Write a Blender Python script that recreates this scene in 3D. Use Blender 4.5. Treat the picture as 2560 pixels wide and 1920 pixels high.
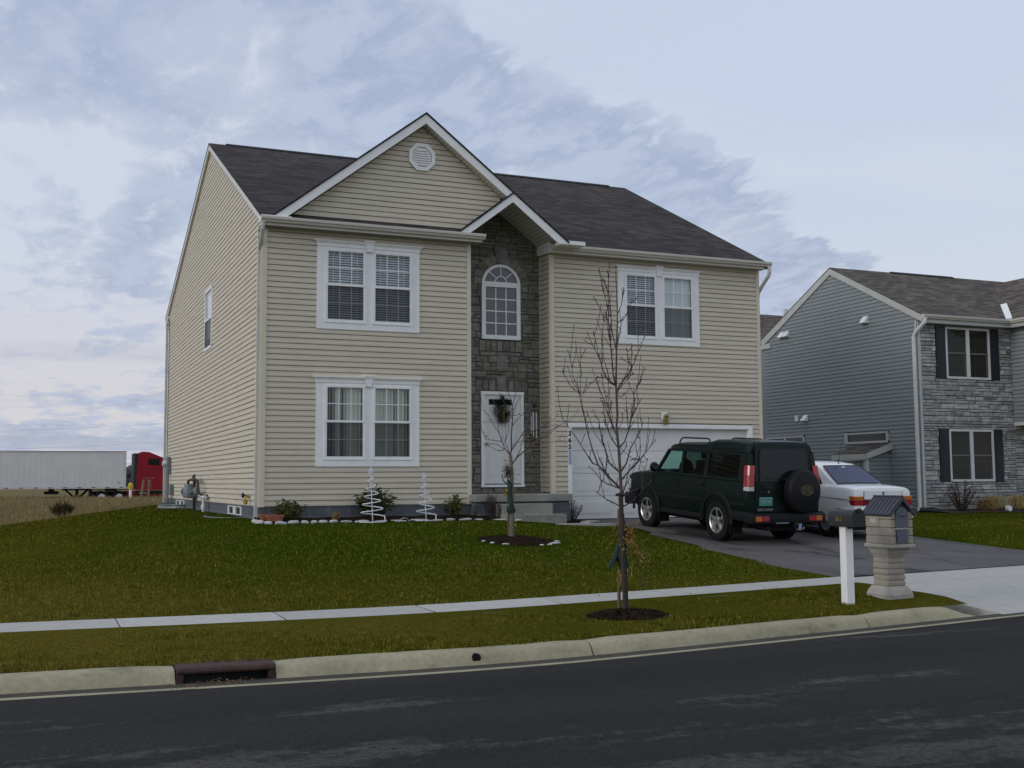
import bpy, bmesh, math, random
import numpy as np
from mathutils import Vector, Matrix

# ------------------------------------------------------------------ scene, camera, world, sun
for o in list(bpy.data.objects):
    bpy.data.objects.remove(o)
SC = bpy.context.scene
COL = SC.collection
RNG = random.Random(7)

CAM_POS = Vector((-4.2873, -22.8972, 0.4967))
_yaw, _pitch, _roll = math.radians(23.144), math.radians(4.881), math.radians(-0.367)
def camera_axes():
    cy, sy = math.cos(_yaw), math.sin(_yaw)
    cp, sp = math.cos(_pitch), math.sin(_pitch)
    cr, sr = math.cos(_roll), math.sin(_roll)
    r = Vector((cy, -sy, 0)); f = Vector((sy*cp, cy*cp, sp)); u = Vector((-sy*sp, -cy*sp, cp))
    return r*cr + u*sr, -r*sr + u*cr, f
cR, cU, cF = camera_axes()
cam = bpy.data.objects.new('camera', bpy.data.cameras.new('camera'))
COL.objects.link(cam)
cam.matrix_world = Matrix(((cR.x, cU.x, -cF.x, CAM_POS.x), (cR.y, cU.y, -cF.y, CAM_POS.y),
                           (cR.z, cU.z, -cF.z, CAM_POS.z), (0, 0, 0, 1)))
cam.data.sensor_width = 36.0
cam.data.lens = 39.82
cam.data.clip_end = 9000
SC.camera = cam
SC.render.resolution_x, SC.render.resolution_y = 1024, 768
SC.view_settings.view_transform = 'Standard'
SC.view_settings.look = 'None'
SC.view_settings.gamma = 1
SC.view_settings.exposure = EXPOSURE = 0.0

SUN_EL, SUN_AZ = math.radians(20), math.radians(262)     # azimuth clockwise from +Y
def build_world():
    w = bpy.data.worlds.new('World'); SC.world = w; w.use_nodes = True
    nt = w.node_tree; N = nt.nodes; L = nt.links; N.clear()
    def n(t, **k):
        x = N.new(t)
        for a, v in k.items(): setattr(x, a, v)
        return x
    def math_(op, a, b=None, clamp=False):
        m = n('ShaderNodeMath', operation=op); m.use_clamp = clamp
        for i, v in enumerate((a, b)):
            if v is None: continue
            if isinstance(v, (int, float)): m.inputs[i].default_value = v
            else: L.new(v, m.inputs[i])
        return m.outputs[0]
    def mix(f, a, b):
        m = n('ShaderNodeMix', data_type='RGBA')
        if isinstance(f, (int, float)): m.inputs[0].default_value = f
        else: L.new(f, m.inputs[0])
        for i, v in ((6, a), (7, b)):
            if isinstance(v, tuple): m.inputs[i].default_value = v + (1,)
            else: L.new(v, m.inputs[i])
        return m.outputs[2]
    def ramp(v, lo, hi, a=0.0, b=1.0):
        m = n('ShaderNodeMapRange', interpolation_type='SMOOTHSTEP')
        L.new(v, m.inputs[0])
        m.inputs[1].default_value = lo; m.inputs[2].default_value = hi
        m.inputs[3].default_value = a; m.inputs[4].default_value = b
        return m.outputs[0]
    tc = n('ShaderNodeTexCoord')
    sep = n('ShaderNodeSeparateXYZ'); L.new(tc.outputs['Generated'], sep.inputs[0])
    z = math_('MAXIMUM', sep.outputs[2], 0.0)
    zz = math_('ADD', z, 0.08)
    u = math_('DIVIDE', sep.outputs[0], zz); v = math_('DIVIDE', sep.outputs[1], zz)
    uv = n('ShaderNodeCombineXYZ'); L.new(u, uv.inputs[0]); L.new(v, uv.inputs[1])
    def noise(scale, detail, rough, off, sx=1.0, sy=1.0, rot=0.0, dist=0.0):
        mp = n('ShaderNodeMapping'); L.new(uv.outputs[0], mp.inputs[0])
        mp.inputs['Location'].default_value = off
        mp.inputs['Scale'].default_value = (sx, sy, 1); mp.inputs['Rotation'].default_value = (0, 0, rot)
        t = n('ShaderNodeTexNoise'); L.new(mp.outputs[0], t.inputs[0])
        t.inputs['Scale'].default_value = scale; t.inputs['Detail'].default_value = detail
        t.inputs['Roughness'].default_value = rough; t.inputs['Distortion'].default_value = dist
        return t.outputs[0]
    n_big = noise(0.8, 3, .5, (3.1, 1.7, 0), 1, .5)
    n_mid = noise(2.7, 7, .55, (9.1, 4.2, 0), 1, .48, -.25, .25)
    n_fine = noise(8.0, 8, .62, (1.3, 7.7, 0), 1, .50, -.25, .3)
    # distance behind the edge of the cloud bank (a straight front in the cloud layer)
    e = math_('SUBTRACT', v, math_('ADD', math_('MULTIPLY', u, .58), 1.42))
    e = math_('ADD', e, math_('MULTIPLY', math_('SUBTRACT', n_mid, .5), .55))
    e = math_('ADD', e, math_('MULTIPLY', math_('SUBTRACT', n_fine, .5), .55))
    bank = ramp(e, -.04, .06)
    # cover inside the bank
    cov = math_('ADD', math_('MULTIPLY', n_mid, .55), math_('MULTIPLY', n_fine, .45))
    cov = math_('ADD', cov, math_('MULTIPLY', math_('SUBTRACT', n_big, .5), .30))
    cov = math_('ADD', cov, ramp(e, 1.5, .1, -.035, .075))          # solid along the front, broken further back
    cover = ramp(cov, .41, .54)
    cl = math_('MULTIPLY', bank, cover)
    # thin veil in front of the bank
    veil = ramp(noise(1.0, 6, .6, (5.5, 2.2, 0), .5, 1.6, .55), .45, .75)
    sky = n('ShaderNodeTexSky', sky_type='NISHITA', sun_disc=False)
    sky.sun_elevation = SUN_EL; sky.sun_rotation = SUN_AZ; sky.air_density = 1.0; sky.dust_density = 2.0
    nish = n('ShaderNodeVectorMath', operation='SCALE'); L.new(sky.outputs[0], nish.inputs[0]); nish.inputs['Scale'].default_value = 1.0
    # clear part: pale milky blue, a little brighter towards the horizon
    gap_hi = mix(ramp(z, .02, .30), (7.1, 7.35, 7.9), (6.1, 6.95, 8.5))
    clear = mix(.12, gap_hi, nish.outputs[0])
    clear = mix(math_('MULTIPLY', veil, .45), clear, (6.8, 7.2, 8.1))
    gap_low = mix(ramp(z, .05, .22), (6.6, 6.5, 6.9), (6.2, 6.75, 7.9))
    base = mix(bank, clear, gap_low)
    dark = mix(ramp(z, .03, .30), (4.0, 4.45, 5.6), (3.75, 4.55, 6.2))
    dark2 = mix(ramp(n_fine, .40, .62), dark, (4.85, 5.55, 7.1))
    col = mix(math_('MULTIPLY', cl, .96), base, dark2)
    # low streaky bands near the horizon
    bands = ramp(noise(1.2, 5, .55, (2.0, .4, 0), .12, .8, .15), .42, .6)
    low = ramp(z, .16, .05)
    col = mix(math_('MULTIPLY', math_('MULTIPLY', bands, low), .8), col, (4.1, 4.5, 5.6))
    # below the horizon: dull ground tone
    col = mix(ramp(sep.outputs[2], -.002, -.03), col, (.9, .85, .6))
    bg = n('ShaderNodeBackground'); L.new(col, bg.inputs[0]); bg.inputs[1].default_value = 0.1
    out = n('ShaderNodeOutputWorld'); L.new(bg.outputs[0], out.inputs[0])
build_world()

sun = bpy.data.objects.new('sun', bpy.data.lights.new('sun', 'SUN'))
COL.objects.link(sun)
sun.data.energy = 0.8; sun.data.angle = math.radians(20); sun.data.color = (1, .96, .91)
_sd = Vector((math.sin(SUN_AZ)*math.cos(SUN_EL), math.cos(SUN_AZ)*math.cos(SUN_EL), math.sin(SUN_EL)))
sun.rotation_euler = _sd.to_track_quat('Z', 'Y').to_euler()
sun.location = _sd*60

# ------------------------------------------------------------------ mesh and object helpers
def lerp(a, b, t): return a + (b - a)*t
def interp(x, knots):
    if x <= knots[0][0]: return knots[0][1]
    for (a, fa), (b, fb) in zip(knots, knots[1:]):
        if x <= b: return fa + (fb - fa)*(x - a)/(b - a)
    return knots[-1][1]

class Frame:
    """wall frame: s along the wall, d outward, z up"""
    def __init__(self, o, u, n):
        self.o, self.u, self.n = Vector(o), Vector(u), Vector(n)
    def __call__(self, s, d, z):
        p = self.o + self.u*s + self.n*d
        return (p.x, p.y, p.z + z)
WORLD = Frame((0, 0, 0), (1, 0, 0), (0, 1, 0))

class MB:
    def __init__(self):
        self.v, self.f, self.m, self.uv, self.tint = [], [], [], {}, None
    def add(self, verts, faces, mi=0):
        b = len(self.v); self.v += [tuple(p) for p in verts]
        self.f += [tuple(i + b for i in q) for q in faces]; self.m += [mi]*len(faces)
        return b
    def quad(self, a, b, c, d, mi=0): self.add((a, b, c, d), ((0, 1, 2, 3),), mi)
    def box(self, x0, x1, y0, y1, z0, z1, F=None, mi=0, bev=0.0):
        F = F or WORLD
        if bev <= 0:
            c = [F(x, y, z) for z in (z0, z1) for x, y in ((x0, y0), (x1, y0), (x1, y1), (x0, y1))]
            self.add(c, ((3, 2, 1, 0), (4, 5, 6, 7), (0, 1, 5, 4), (1, 2, 6, 5), (2, 3, 7, 6), (3, 0, 4, 7)), mi)
        else:
            bm = bmesh.new(); bmesh.ops.create_cube(bm, size=1)
            for v in bm.verts:
                v.co = Vector((lerp(x0, x1, v.co.x + .5), lerp(y0, y1, v.co.y + .5), lerp(z0, z1, v.co.z + .5)))
            bmesh.ops.bevel(bm, geom=bm.edges[:] + bm.verts[:], offset=bev, segments=2, affect='EDGES', profile=.5)
            self.bm(bm, F, mi)
    def bm(self, bm, F=None, mi=0, M=None):
        bm.verts.index_update()
        vs = []
        for v in bm.verts:
            p = M @ v.co if M else v.co
            vs.append(F(p.x, p.y, p.z) if F else tuple(p))
        self.add(vs, [tuple(v.index for v in f.verts) for f in bm.faces], mi)
        bm.free()
    def prism(self, pts, a, b, mi=0):
        """pts: outline as 3D points, extruded from +a to +b (vectors)"""
        n = len(pts); a, b = Vector(a), Vector(b)
        vs = [tuple(Vector(p) + a) for p in pts] + [tuple(Vector(p) + b) for p in pts]
        fs = [tuple(range(n))[::-1], tuple(range(n, 2*n))] + [(i, (i + 1) % n, n + (i + 1) % n, n + i) for i in range(n)]
        self.add(vs, fs, mi)
    def tube(self, path, r, seg=8, mi=0, caps=True):
        path = [Vector(p) for p in path]
        rs = r if isinstance(r, (list, tuple)) else [r]*len(path)
        ref = None; rings = []
        for i, p in enumerate(path):
            t = (path[min(i + 1, len(path) - 1)] - path[max(i - 1, 0)])
            if t.length < 1e-9: t = Vector((0, 0, 1))
            t.normalize()
            if ref is None:
                ref = Vector((1, 0, 0)) if abs(t.x) < .8 else Vector((0, 1, 0))
            a = ref - t*ref.dot(t)
            if a.length < 1e-6: a = t.orthogonal()
            a.normalize(); ref = a; b = t.cross(a)
            rings.append([tuple(p + (a*math.cos(k*2*math.pi/seg) + b*math.sin(k*2*math.pi/seg))*rs[i]) for k in range(seg)])
        vs = [q for r_ in rings for q in r_]
        fs = []
        for i in range(len(path) - 1):
            for k in range(seg):
                k2 = (k + 1) % seg
                fs.append((i*seg + k, i*seg + k2, (i + 1)*seg + k2, (i + 1)*seg + k))
        if caps:
            fs.append(tuple(range(seg))[::-1]); fs.append(tuple(range((len(path) - 1)*seg, len(path)*seg)))
        self.add(vs, fs, mi)
    def lathe(self, prof, o=(0, 0, 0), axis='Z', seg=20, mi=0, M=None):
        """prof: (radius, height) list; revolved round axis through o"""
        o = Vector(o); n = len(prof); vs = []
        for k in range(seg):
            c, s = math.cos(2*math.pi*k/seg), math.sin(2*math.pi*k/seg)
            for r, h in prof:
                p = {'Z': Vector((r*c, r*s, h)), 'X': Vector((h, r*c, r*s)), 'Y': Vector((r*c, h, -r*s))}[axis]
                if M: p = M @ p
                vs.append(tuple(o + p))
        fs = [(k*n + i, ((k + 1) % seg)*n + i, ((k + 1) % seg)*n + i + 1, k*n + i + 1) for k in range(seg) for i in range(n - 1)]
        fs.append(tuple(k*n for k in range(seg))[::-1]); fs.append(tuple(k*n + n - 1 for k in range(seg)))
        self.add(vs, fs, mi)
    def ball(self, o, rx, ry, rz, sub=2, mi=0, jit=0.0, seed=0):
        bm = bmesh.new(); bmesh.ops.create_icosphere(bm, subdivisions=sub, radius=1)
        rr = random.Random(seed)
        for v in bm.verts:
            k = 1 + rr.uniform(-jit, jit)
            v.co = Vector((o[0] + v.co.x*rx*k, o[1] + v.co.y*ry*k, o[2] + v.co.z*rz*k))
        self.bm(bm, None, mi)
    def build(self, name, mat, parent=None, smooth=None, local=False, tint=None):
        me = bpy.data.meshes.new(name); me.from_pydata(self.v, [], self.f)
        mats = mat if isinstance(mat, (list, tuple)) else [mat]
        for m in mats: me.materials.append(m)
        if len(mats) > 1: me.polygons.foreach_set('material_index', self.m)
        if smooth is not None:
            me.shade_smooth()
            me.set_sharp_from_angle(angle=math.radians(smooth))
        if tint is not None:
            at = me.attributes.new('tint', 'FLOAT', 'FACE'); at.data.foreach_set('value', tint)
        me.update()
        o = bpy.data.objects.new(name, me); COL.objects.link(o)
        if parent is not None:
            o.parent = parent
            if not local: o.matrix_parent_inverse = Matrix.Translation(parent['origin']).inverted() if 'origin' in parent else Matrix.Identity(4)
        return o

def tag(o, label=None, cat=None, group=None, kind=None):
    if label: o['label'] = label
    if cat: o['category'] = cat
    if group: o['group'] = group
    if kind: o['kind'] = kind
    return o
def thing(name, label, cat, loc, rz=0.0, group=None):
    o = bpy.data.objects.new(name, None); COL.objects.link(o)
    o.location = loc; o.rotation_euler = (0, 0, rz); o['origin'] = list(loc)
    o.empty_display_size = .2
    return tag(o, label, cat, group)
def copy_tree(o, parent=None):
    c = o.copy(); COL.objects.link(c)
    if parent is not None: c.parent = parent
    for ch in [x for x in bpy.data.objects if x.parent == o]:
        copy_tree(ch, c)
    return c
# ------------------------------------------------------------------ materials
class NT:
    def __init__(self, name):
        self.m = bpy.data.materials.new(name); self.m.use_nodes = True
        self.t = self.m.node_tree; self.N = self.t.nodes; self.L = self.t.links
        self.N.clear()
        self.out = self.N.new('ShaderNodeOutputMaterial')
    def n(self, t, **k):
        x = self.N.new(t)
        for a, v in k.items(): setattr(x, a, v)
        return x
    def s(self, node, **k):
        for a, v in k.items():
            a = a.replace('_', ' ')
            if hasattr(v, 'links') or isinstance(v, bpy.types.NodeSocket): self.L.new(v, node.inputs[a])
            else: node.inputs[a].default_value = v
        return node
    def coord(self, kind='Object', scale=(1, 1, 1), rot=(0, 0, 0)):
        if kind == 'World':
            g = self.n('ShaderNodeNewGeometry').outputs['Position']
        else: g = self.n('ShaderNodeTexCoord').outputs[kind]
        mp = self.n('ShaderNodeMapping'); self.L.new(g, mp.inputs[0])
        mp.inputs['Scale'].default_value = scale; mp.inputs['Rotation'].default_value = rot
        return mp.outputs[0]
    def noise(self, vec, scale, detail=4, rough=.5, dist=0):
        t = self.n('ShaderNodeTexNoise'); self.L.new(vec, t.inputs[0])
        t.inputs['Scale'].default_value = scale; t.inputs['Detail'].default_value = detail
        t.inputs['Roughness'].default_value = rough; t.inputs['Distortion'].default_value = dist
        return t.outputs[0]
    def math(self, op, a, b=None):
        m = self.n('ShaderNodeMath', operation=op)
        for i, v in enumerate((a, b)):
            if v is None: continue
            if isinstance(v, (int, float)): m.inputs[i].default_value = v
            else: self.L.new(v, m.inputs[i])
        return m.outputs[0]
    def ramp(self, v, lo, hi, a=0.0, b=1.0):
        m = self.n('ShaderNodeMapRange', interpolation_type='SMOOTHSTEP'); self.L.new(v, m.inputs[0])
        for i, x in enumerate((lo, hi, a, b)): m.inputs[i + 1].default_value = x
        return m.outputs[0]
    def mix(self, f, a, b, blend='MIX'):
        m = self.n('ShaderNodeMix', data_type='RGBA', blend_type=blend)
        if isinstance(f, (int, float)): m.inputs[0].default_value = f
        else: self.L.new(f, m.inputs[0])
        for i, v in ((6, a), (7, b)):
            if isinstance(v, (tuple, list)): m.inputs[i].default_value = tuple(v[:3]) + (1,)
            else: self.L.new(v, m.inputs[i])
        return m.outputs[2]
    def bump(self, h, strength=.3, dist=.01):
        b = self.n('ShaderNodeBump'); self.L.new(h, b.inputs['Height'])
        b.inputs['Strength'].default_value = strength; b.inputs['Distance'].default_value = dist
        return b.outputs[0]
    def principled(self, color, rough=.6, metallic=0.0, normal=None, coat=0.0, spec=.5):
        p = self.n('ShaderNodeBsdfPrincipled')
        if isinstance(color, (tuple, list)): p.inputs['Base Color'].default_value = tuple(color[:3]) + (1,)
        else: self.L.new(color, p.inputs['Base Color'])
        if isinstance(rough, (int, float)): p.inputs['Roughness'].default_value = rough
        else: self.L.new(rough, p.inputs['Roughness'])
        p.inputs['Metallic'].default_value = metallic
        p.inputs['Coat Weight'].default_value = coat
        p.inputs['Specular IOR Level'].default_value = spec
        if normal is not None: self.L.new(normal, p.inputs['Normal'])
        self.L.new(p.outputs[0], self.out.inputs[0])
        return p
def sc(c, k): return tuple(x*k for x in c)

def plain(name, c, rough=.6, var=.10, scale=3.0, metallic=0.0, bump=0.0, bscale=40, coat=0.0, spec=.5, kind='Object', stretch=(1, 1, 1)):
    t = NT(name); v = t.coord(kind, stretch)
    a = t.ramp(t.noise(v, scale, 5, .6), .3, .7)
    col = t.mix(a, sc(c, 1 - var), sc(c, 1 + var))
    if var > .06:
        b = t.ramp(t.noise(v, scale*9, 3, .6), .35, .65)
        col = t.mix(.35, col, t.mix(b, sc(c, 1 - var), sc(c, 1 + var)))
    nm = t.bump(t.noise(v, bscale, 4, .6), bump, .01) if bump else None
    t.principled(col, rough, metallic, nm, coat, spec)
    return t.m

def siding_mat(name, c, streak=.06):
    t = NT(name); v = t.coord('World')
    a = t.noise(t.coord('World', (.5, .5, 9)), 2.0, 4, .6)
    b = t.noise(t.coord('World', (3.0, 3.0, .35)), 1.5, 5, .6)     # faint vertical run-off streaks
    g = t.noise(t.coord('World', (40, 40, 160)), 1.0, 3, .6)       # embossed grain
    col = t.mix(t.ramp(a, .3, .7), sc(c, 1 - streak), sc(c, 1 + streak))
    col = t.mix(t.math('MULTIPLY', t.ramp(b, .52, .78), .35), col, sc((c[0]*.86, c[1]*.86, c[2]*.84), 1))
    t.principled(col, .55, 0, t.bump(g, .12, .003), spec=.35)
    return t.m

def tint_mat(name, stops, rough=.85, bump=.5, bscale=18, grime=None, var=(.72, 1.2)):
    """per-face tint attribute picks the colour of each stone / slab / shingle"""
    t = NT(name); v = t.coord('World')
    at = t.n('ShaderNodeAttribute', attribute_name='tint', attribute_type='GEOMETRY')
    r = t.n('ShaderNodeValToRGB'); t.L.new(at.outputs['Fac'], r.inputs[0])
    el = r.color_ramp.elements
    while len(el) < len(stops): el.new(.5)
    for e, (p, c) in zip(el, stops): e.position = p; e.color = tuple(c) + (1,)
    n1 = t.noise(v, 7, 6, .65); n2 = t.noise(v, bscale, 6, .65)
    col = t.mix(t.ramp(n1, .3, .7), sc_node(t, r.outputs[0], var[0]), sc_node(t, r.outputs[0], var[1]))
    if grime: col = t.mix(t.ramp(t.noise(v, 2.3, 5, .6), .5, .75), col, grime)
    t.principled(col, rough, 0, t.bump(n2, bump, .02), spec=.25)
    return t.m
def sc_node(t, c, k):
    m = t.n('ShaderNodeVectorMath', operation='SCALE'); t.L.new(c, m.inputs[0]); m.inputs['Scale'].default_value = k
    return m.outputs[0]

def shingle_mat(name, c, axis, zk, c2=None):
    """rows of asphalt shingles; axis: the horizontal world axis running along the rows"""
    t = NT(name); g = t.n('ShaderNodeNewGeometry').outputs['Position']
    s = t.n('ShaderNodeSeparateXYZ'); t.L.new(g, s.inputs[0])
    cb = t.n('ShaderNodeCombineXYZ'); t.L.new(s.outputs[axis], cb.inputs[0]); t.L.new(t.math('MULTIPLY', s.outputs[2], zk), cb.inputs[1])
    b = t.n('ShaderNodeTexBrick'); t.L.new(cb.outputs[0], b.inputs['Vector'])
    b.inputs['Scale'].default_value = 1; b.inputs['Brick Width'].default_value = .30; b.inputs['Row Height'].default_value = .145
    b.inputs['Mortar Size'].default_value = .006; b.inputs['Mortar Smooth'].default_value = .3; b.inputs['Bias'].default_value = -.2
    b.offset = .37
    b.inputs['Color1'].default_value = tuple(sc(c, .62)) + (1,)
    b.inputs['Color2'].default_value = tuple(sc(c2 or c, 1.75)) + (1,)
    b.inputs['Mortar'].default_value = tuple(sc(c, .45)) + (1,)
    # irregular light dashes, as on laminated shingles
    st = t.n('ShaderNodeMapping'); t.L.new(cb.outputs[0], st.inputs[0]); st.inputs['Scale'].default_value = (1.1, 13.8, 1)
    d = t.noise(st.outputs[0], 1.0, 2, .45)
    col = t.mix(t.math('MULTIPLY', t.ramp(d, .54, .66), .34), b.outputs[0], sc(c2 or c, 2.9))
    col = t.mix(t.math('MULTIPLY', t.ramp(d, .46, .34), .3), col, sc(c, .5))
    sp = t.noise(t.coord('World'), 130, 2, .6)
    col = t.mix(t.math('MULTIPLY', t.ramp(sp, .5, .75), .25), col, sc(c, 2.4))
    lo = t.noise(t.coord('World'), .35, 3, .5)
    col = t.mix(t.ramp(lo, .3, .7), sc_node(t, col, .88), sc_node(t, col, 1.1))
    t.principled(col, .9, 0, t.bump(b.outputs['Fac'], -.4, .008), spec=.25)
    return t.m

def glass_mat(name, tint=(.75, .8, .82), refl=.9, rough=.0, ior=1.5, boost=0.0):
    t = NT(name)
    tr = t.n('ShaderNodeBsdfTransparent'); tr.inputs[0].default_value = tuple(tint) + (1,)
    gl = t.n('ShaderNodeBsdfGlossy'); gl.inputs['Roughness'].default_value = rough; gl.inputs[0].default_value = (refl, refl, refl, 1)
    lw = t.n('ShaderNodeLayerWeight'); lw.inputs[0].default_value = .5
    f0 = ((ior - 1)/(ior + 1))**2 + boost
    f = t.math('ADD', t.math('MULTIPLY', t.math('POWER', lw.outputs['Facing'], 5.0), 1 - f0), f0)
    mx = t.n('ShaderNodeMixShader'); t.L.new(f, mx.inputs[0]); t.L.new(tr.outputs[0], mx.inputs[1]); t.L.new(gl.outputs[0], mx.inputs[2])
    t.L.new(mx.outputs[0], t.out.inputs[0])
    return t.m
def screen_mat(name, c, alpha):
    t = NT(name)
    tr = t.n('ShaderNodeBsdfTransparent')
    df = t.n('ShaderNodeBsdfDiffuse'); df.inputs[0].default_value = tuple(c) + (1,)
    mx = t.n('ShaderNodeMixShader'); mx.inputs[0].default_value = alpha
    t.L.new(tr.outputs[0], mx.inputs[1]); t.L.new(df.outputs[0], mx.inputs[2]); t.L.new(mx.outputs[0], t.out.inputs[0])
    return t.m

def lawn_mat(name, blades=False):
    t = NT(name); v = t.coord('World')
    s = t.n('ShaderNodeSeparateXYZ'); t.L.new(t.n('ShaderNodeNewGeometry').outputs['Position'], s.inputs[0])
    patch = t.noise(v, .55, 5, .6); mid = t.noise(v, 2.6, 5, .65); fine = t.noise(v, 38, 4, .7)
    green, olive, straw, deep = (.052, .080, .005), (.100, .100, .011), (.20, .155, .032), (.026, .052, .004)
    # dry, yellower turf at the left of the lot and along the street
    dry = t.math('ADD', t.ramp(s.outputs[0], .5, -5.0, 0, .42), t.math('ADD', t.ramp(s.outputs[0], 11.0, 14.0, 0, .22), t.ramp(s.outputs[1], -5.0, -12.5, -.10, .34)))
    f = t.math('ADD', t.math('ADD', t.math('MULTIPLY', patch, .85), t.math('MULTIPLY', mid, .35)), dry)
    col = t.mix(t.ramp(f, .50, .95), green, olive)
    col = t.mix(t.math('MULTIPLY', t.ramp(f, .82, 1.35), .6), col, straw)
    col = t.mix(t.math('MULTIPLY', t.ramp(mid, .62, .78), .75), col, deep)
    col = t.mix(t.math('MULTIPLY', t.ramp(t.noise(v, 1.1, 4, .6), .60, .72), .35), col, (.12, .09, .03))
    if blades:
        at = t.n('ShaderNodeAttribute', attribute_name='tint', attribute_type='GEOMETRY')
        clump = t.ramp(t.noise(v, 9, 4, .7), .34, .68, .62, 1.42)
        col = t.mix(t.ramp(at.outputs['Fac'], .0, .5, .6, 0), col, deep)
        col = t.mix(t.ramp(at.outputs['Fac'], .62, 1.0, 0, .8), col, (.30, .24, .05))
        m_ = t.n('ShaderNodeVectorMath', operation='SCALE'); t.L.new(col, m_.inputs[0]); t.L.new(clump, m_.inputs['Scale']); col = m_.outputs[0]
        t.principled(col, .9, 0, spec=.0)
    else:
        col = t.mix(t.ramp(fine, .35, .7), sc_node(t, col, .45), sc_node(t, col, 1.05))
        t.principled(col, .95, 0, t.bump(fine, .9, .03), spec=.0)
    return t.m

ROAD_OFF = (12.7, 9.4)
def asphalt_road():
    t = NT('asphalt_road'); v = t.coord('World')
    st = t.coord('World', (.34, 1.35, 1), (0, 0, math.radians(-6)))
    off_ = t.n('ShaderNodeVectorMath', operation='ADD'); t.L.new(st, off_.inputs[0]); off_.inputs[1].default_value = (ROAD_OFF[0], ROAD_OFF[1], 0); st = off_.outputs[0]
    wear = t.math('ADD', t.math('MULTIPLY', t.noise(st, 1.05, 9, .64, .25), .75), t.math('MULTIPLY', t.noise(v, 9, 5, .7), .25))
    s = t.n('ShaderNodeSeparateXYZ'); t.L.new(t.n('ShaderNodeNewGeometry').outputs['Position'], s.inputs[0])
    near = t.ramp(s.outputs[1], -14.9, -18.6, -.06, .055)
    wear = t.math('ADD', wear, near)
    g = t.noise(v, 150, 3, .7); g2 = t.noise(v, 60, 4, .7)
    col = t.mix(t.ramp(g2, .3, .7), (.0165, .0150, .0140), (.034, .031, .029))
    lt = t.mix(t.ramp(g, .3, .7), (.066, .061, .054), (.128, .118, .103))
    edge_ = t.ramp(wear, .515, .60)
    grit = t.ramp(t.noise(v, 26, 5, .75), .30, .62, .25, 1)
    col = t.mix(t.math('MULTIPLY', t.math('MULTIPLY', edge_, grit), .85), col, lt)
    lane = t.noise(t.coord('World', (.05, 1.1, 1), (0, 0, math.radians(-7))), 1.0, 3, .5)
    col = t.mix(t.ramp(lane, .35, .65), sc_node(t, col, .78), sc_node(t, col, 1.12))
    col = t.mix(t.math('MULTIPLY', t.ramp(t.noise(v, 95, 2, .6), .60, .70), .55), col, (.12, .115, .105))
    col = t.mix(t.math('MULTIPLY', t.ramp(t.noise(v, 120, 2, .6), .44, .34), .6), col, (.006, .006, .006))
    t.principled(col, .9, 0, t.bump(g, .35, .006), spec=.12)
    return t.m
def concrete(name, c, stain=(.12, .11, .09), amt=.5):
    t = NT(name); v = t.coord('World')
    a = t.noise(v, 1.4, 6, .62); b = t.noise(v, 22, 5, .7); st = t.noise(t.coord('World', (1, 1, 3)), 3.5, 6, .65)
    col = t.mix(t.ramp(a, .3, .7), sc(c, .82), sc(c, 1.1))
    col = t.mix(t.ramp(b, .3, .7), sc_node(t, col, .86), sc_node(t, col, 1.08))
    col = t.mix(t.math('MULTIPLY', t.ramp(st, .55, .78), amt), col, stain)
    t.principled(col, .88, 0, t.bump(b, .25, .006), spec=.25)
    return t.m

M = {}
M['siding'] = siding_mat('beige_vinyl_siding', (.625, .555, .435))
M['siding_gray'] = siding_mat('gray_vinyl_siding', (.27, .295, .30))
M['post_beige'] = plain('beige_trim', (.68, .60, .47), .5, .04)
M['white'] = plain('white_trim', (.88, .865, .835), .45, .04, 4)
M['white_dull'] = plain('weathered_white', (.68, .68, .66), .5, .09, 5)
M['gutter'] = plain('gutter_cream', (.63, .59, .51), .4, .06, 3, stretch=(.3, 3, 3))
M['downspout'] = plain('downspout_cream', (.56, .56, .53), .4, .06, 3)
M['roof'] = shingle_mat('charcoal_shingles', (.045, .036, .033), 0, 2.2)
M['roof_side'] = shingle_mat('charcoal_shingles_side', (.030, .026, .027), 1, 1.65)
M['roof_brown'] = shingle_mat('brown_shingles', (.098, .080, .066), 0, 2.2)
M['roof_brown_side'] = shingle_mat('brown_shingles_side', (.098, .080, .066), 1, 1.7)
M['ridge'] = plain('ridge_cap_black', (.012, .012, .014), .85, .15)
M['stone'] = tint_mat('brown_gray_stone', [(0, (.165, .155, .122)), (.35, (.20, .186, .147)), (.7, (.245, .226, .178)), (1, (.225, .218, .20))], .9, .75, 22)
M['mortar'] = plain('dark_mortar', (.10, .093, .075), .95, .2, 20)
M['ledge'] = tint_mat('gray_ledge_stone', [(0, (.27, .275, .285)), (.3, (.36, .355, .34)), (.7, (.46, .445, .41)), (1, (.54, .525, .49))], .9, .8, 26)
M['block'] = plain('gray_foundation', (.135, .142, .152), .9, .14, 2.0, bump=.3)
M['concrete'] = concrete('walk_concrete', (.47, .455, .42), (.25, .23, .20), .35)
M['curb'] = concrete('curb_concrete', (.37, .33, .215), (.10, .085, .055), .65)
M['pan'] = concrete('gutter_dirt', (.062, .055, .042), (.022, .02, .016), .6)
M['porch'] = concrete('porch_concrete', (.30, .295, .255), (.08, .075, .062), .7)
M['asphalt'] = asphalt_road()
M['glass'] = glass_mat('window_glass', (.82, .86, .86), .95, 0, 1.45, .03)
M['glass_dark'] = glass_mat('dark_glass', (.55, .55, .52), .9, 0, 1.35, 0)
M['screen'] = screen_mat('insect_screen', (.045, .048, .052), .48)
M['recess'] = plain('dim_room', (.075, .07, .065), .9, .2)
M['blind'] = plain('blind_slats', (.80, .81, .83), .6, .05)
M['blind_beige'] = plain('vertical_blind', (.80, .77, .66), .7, .06)
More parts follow.
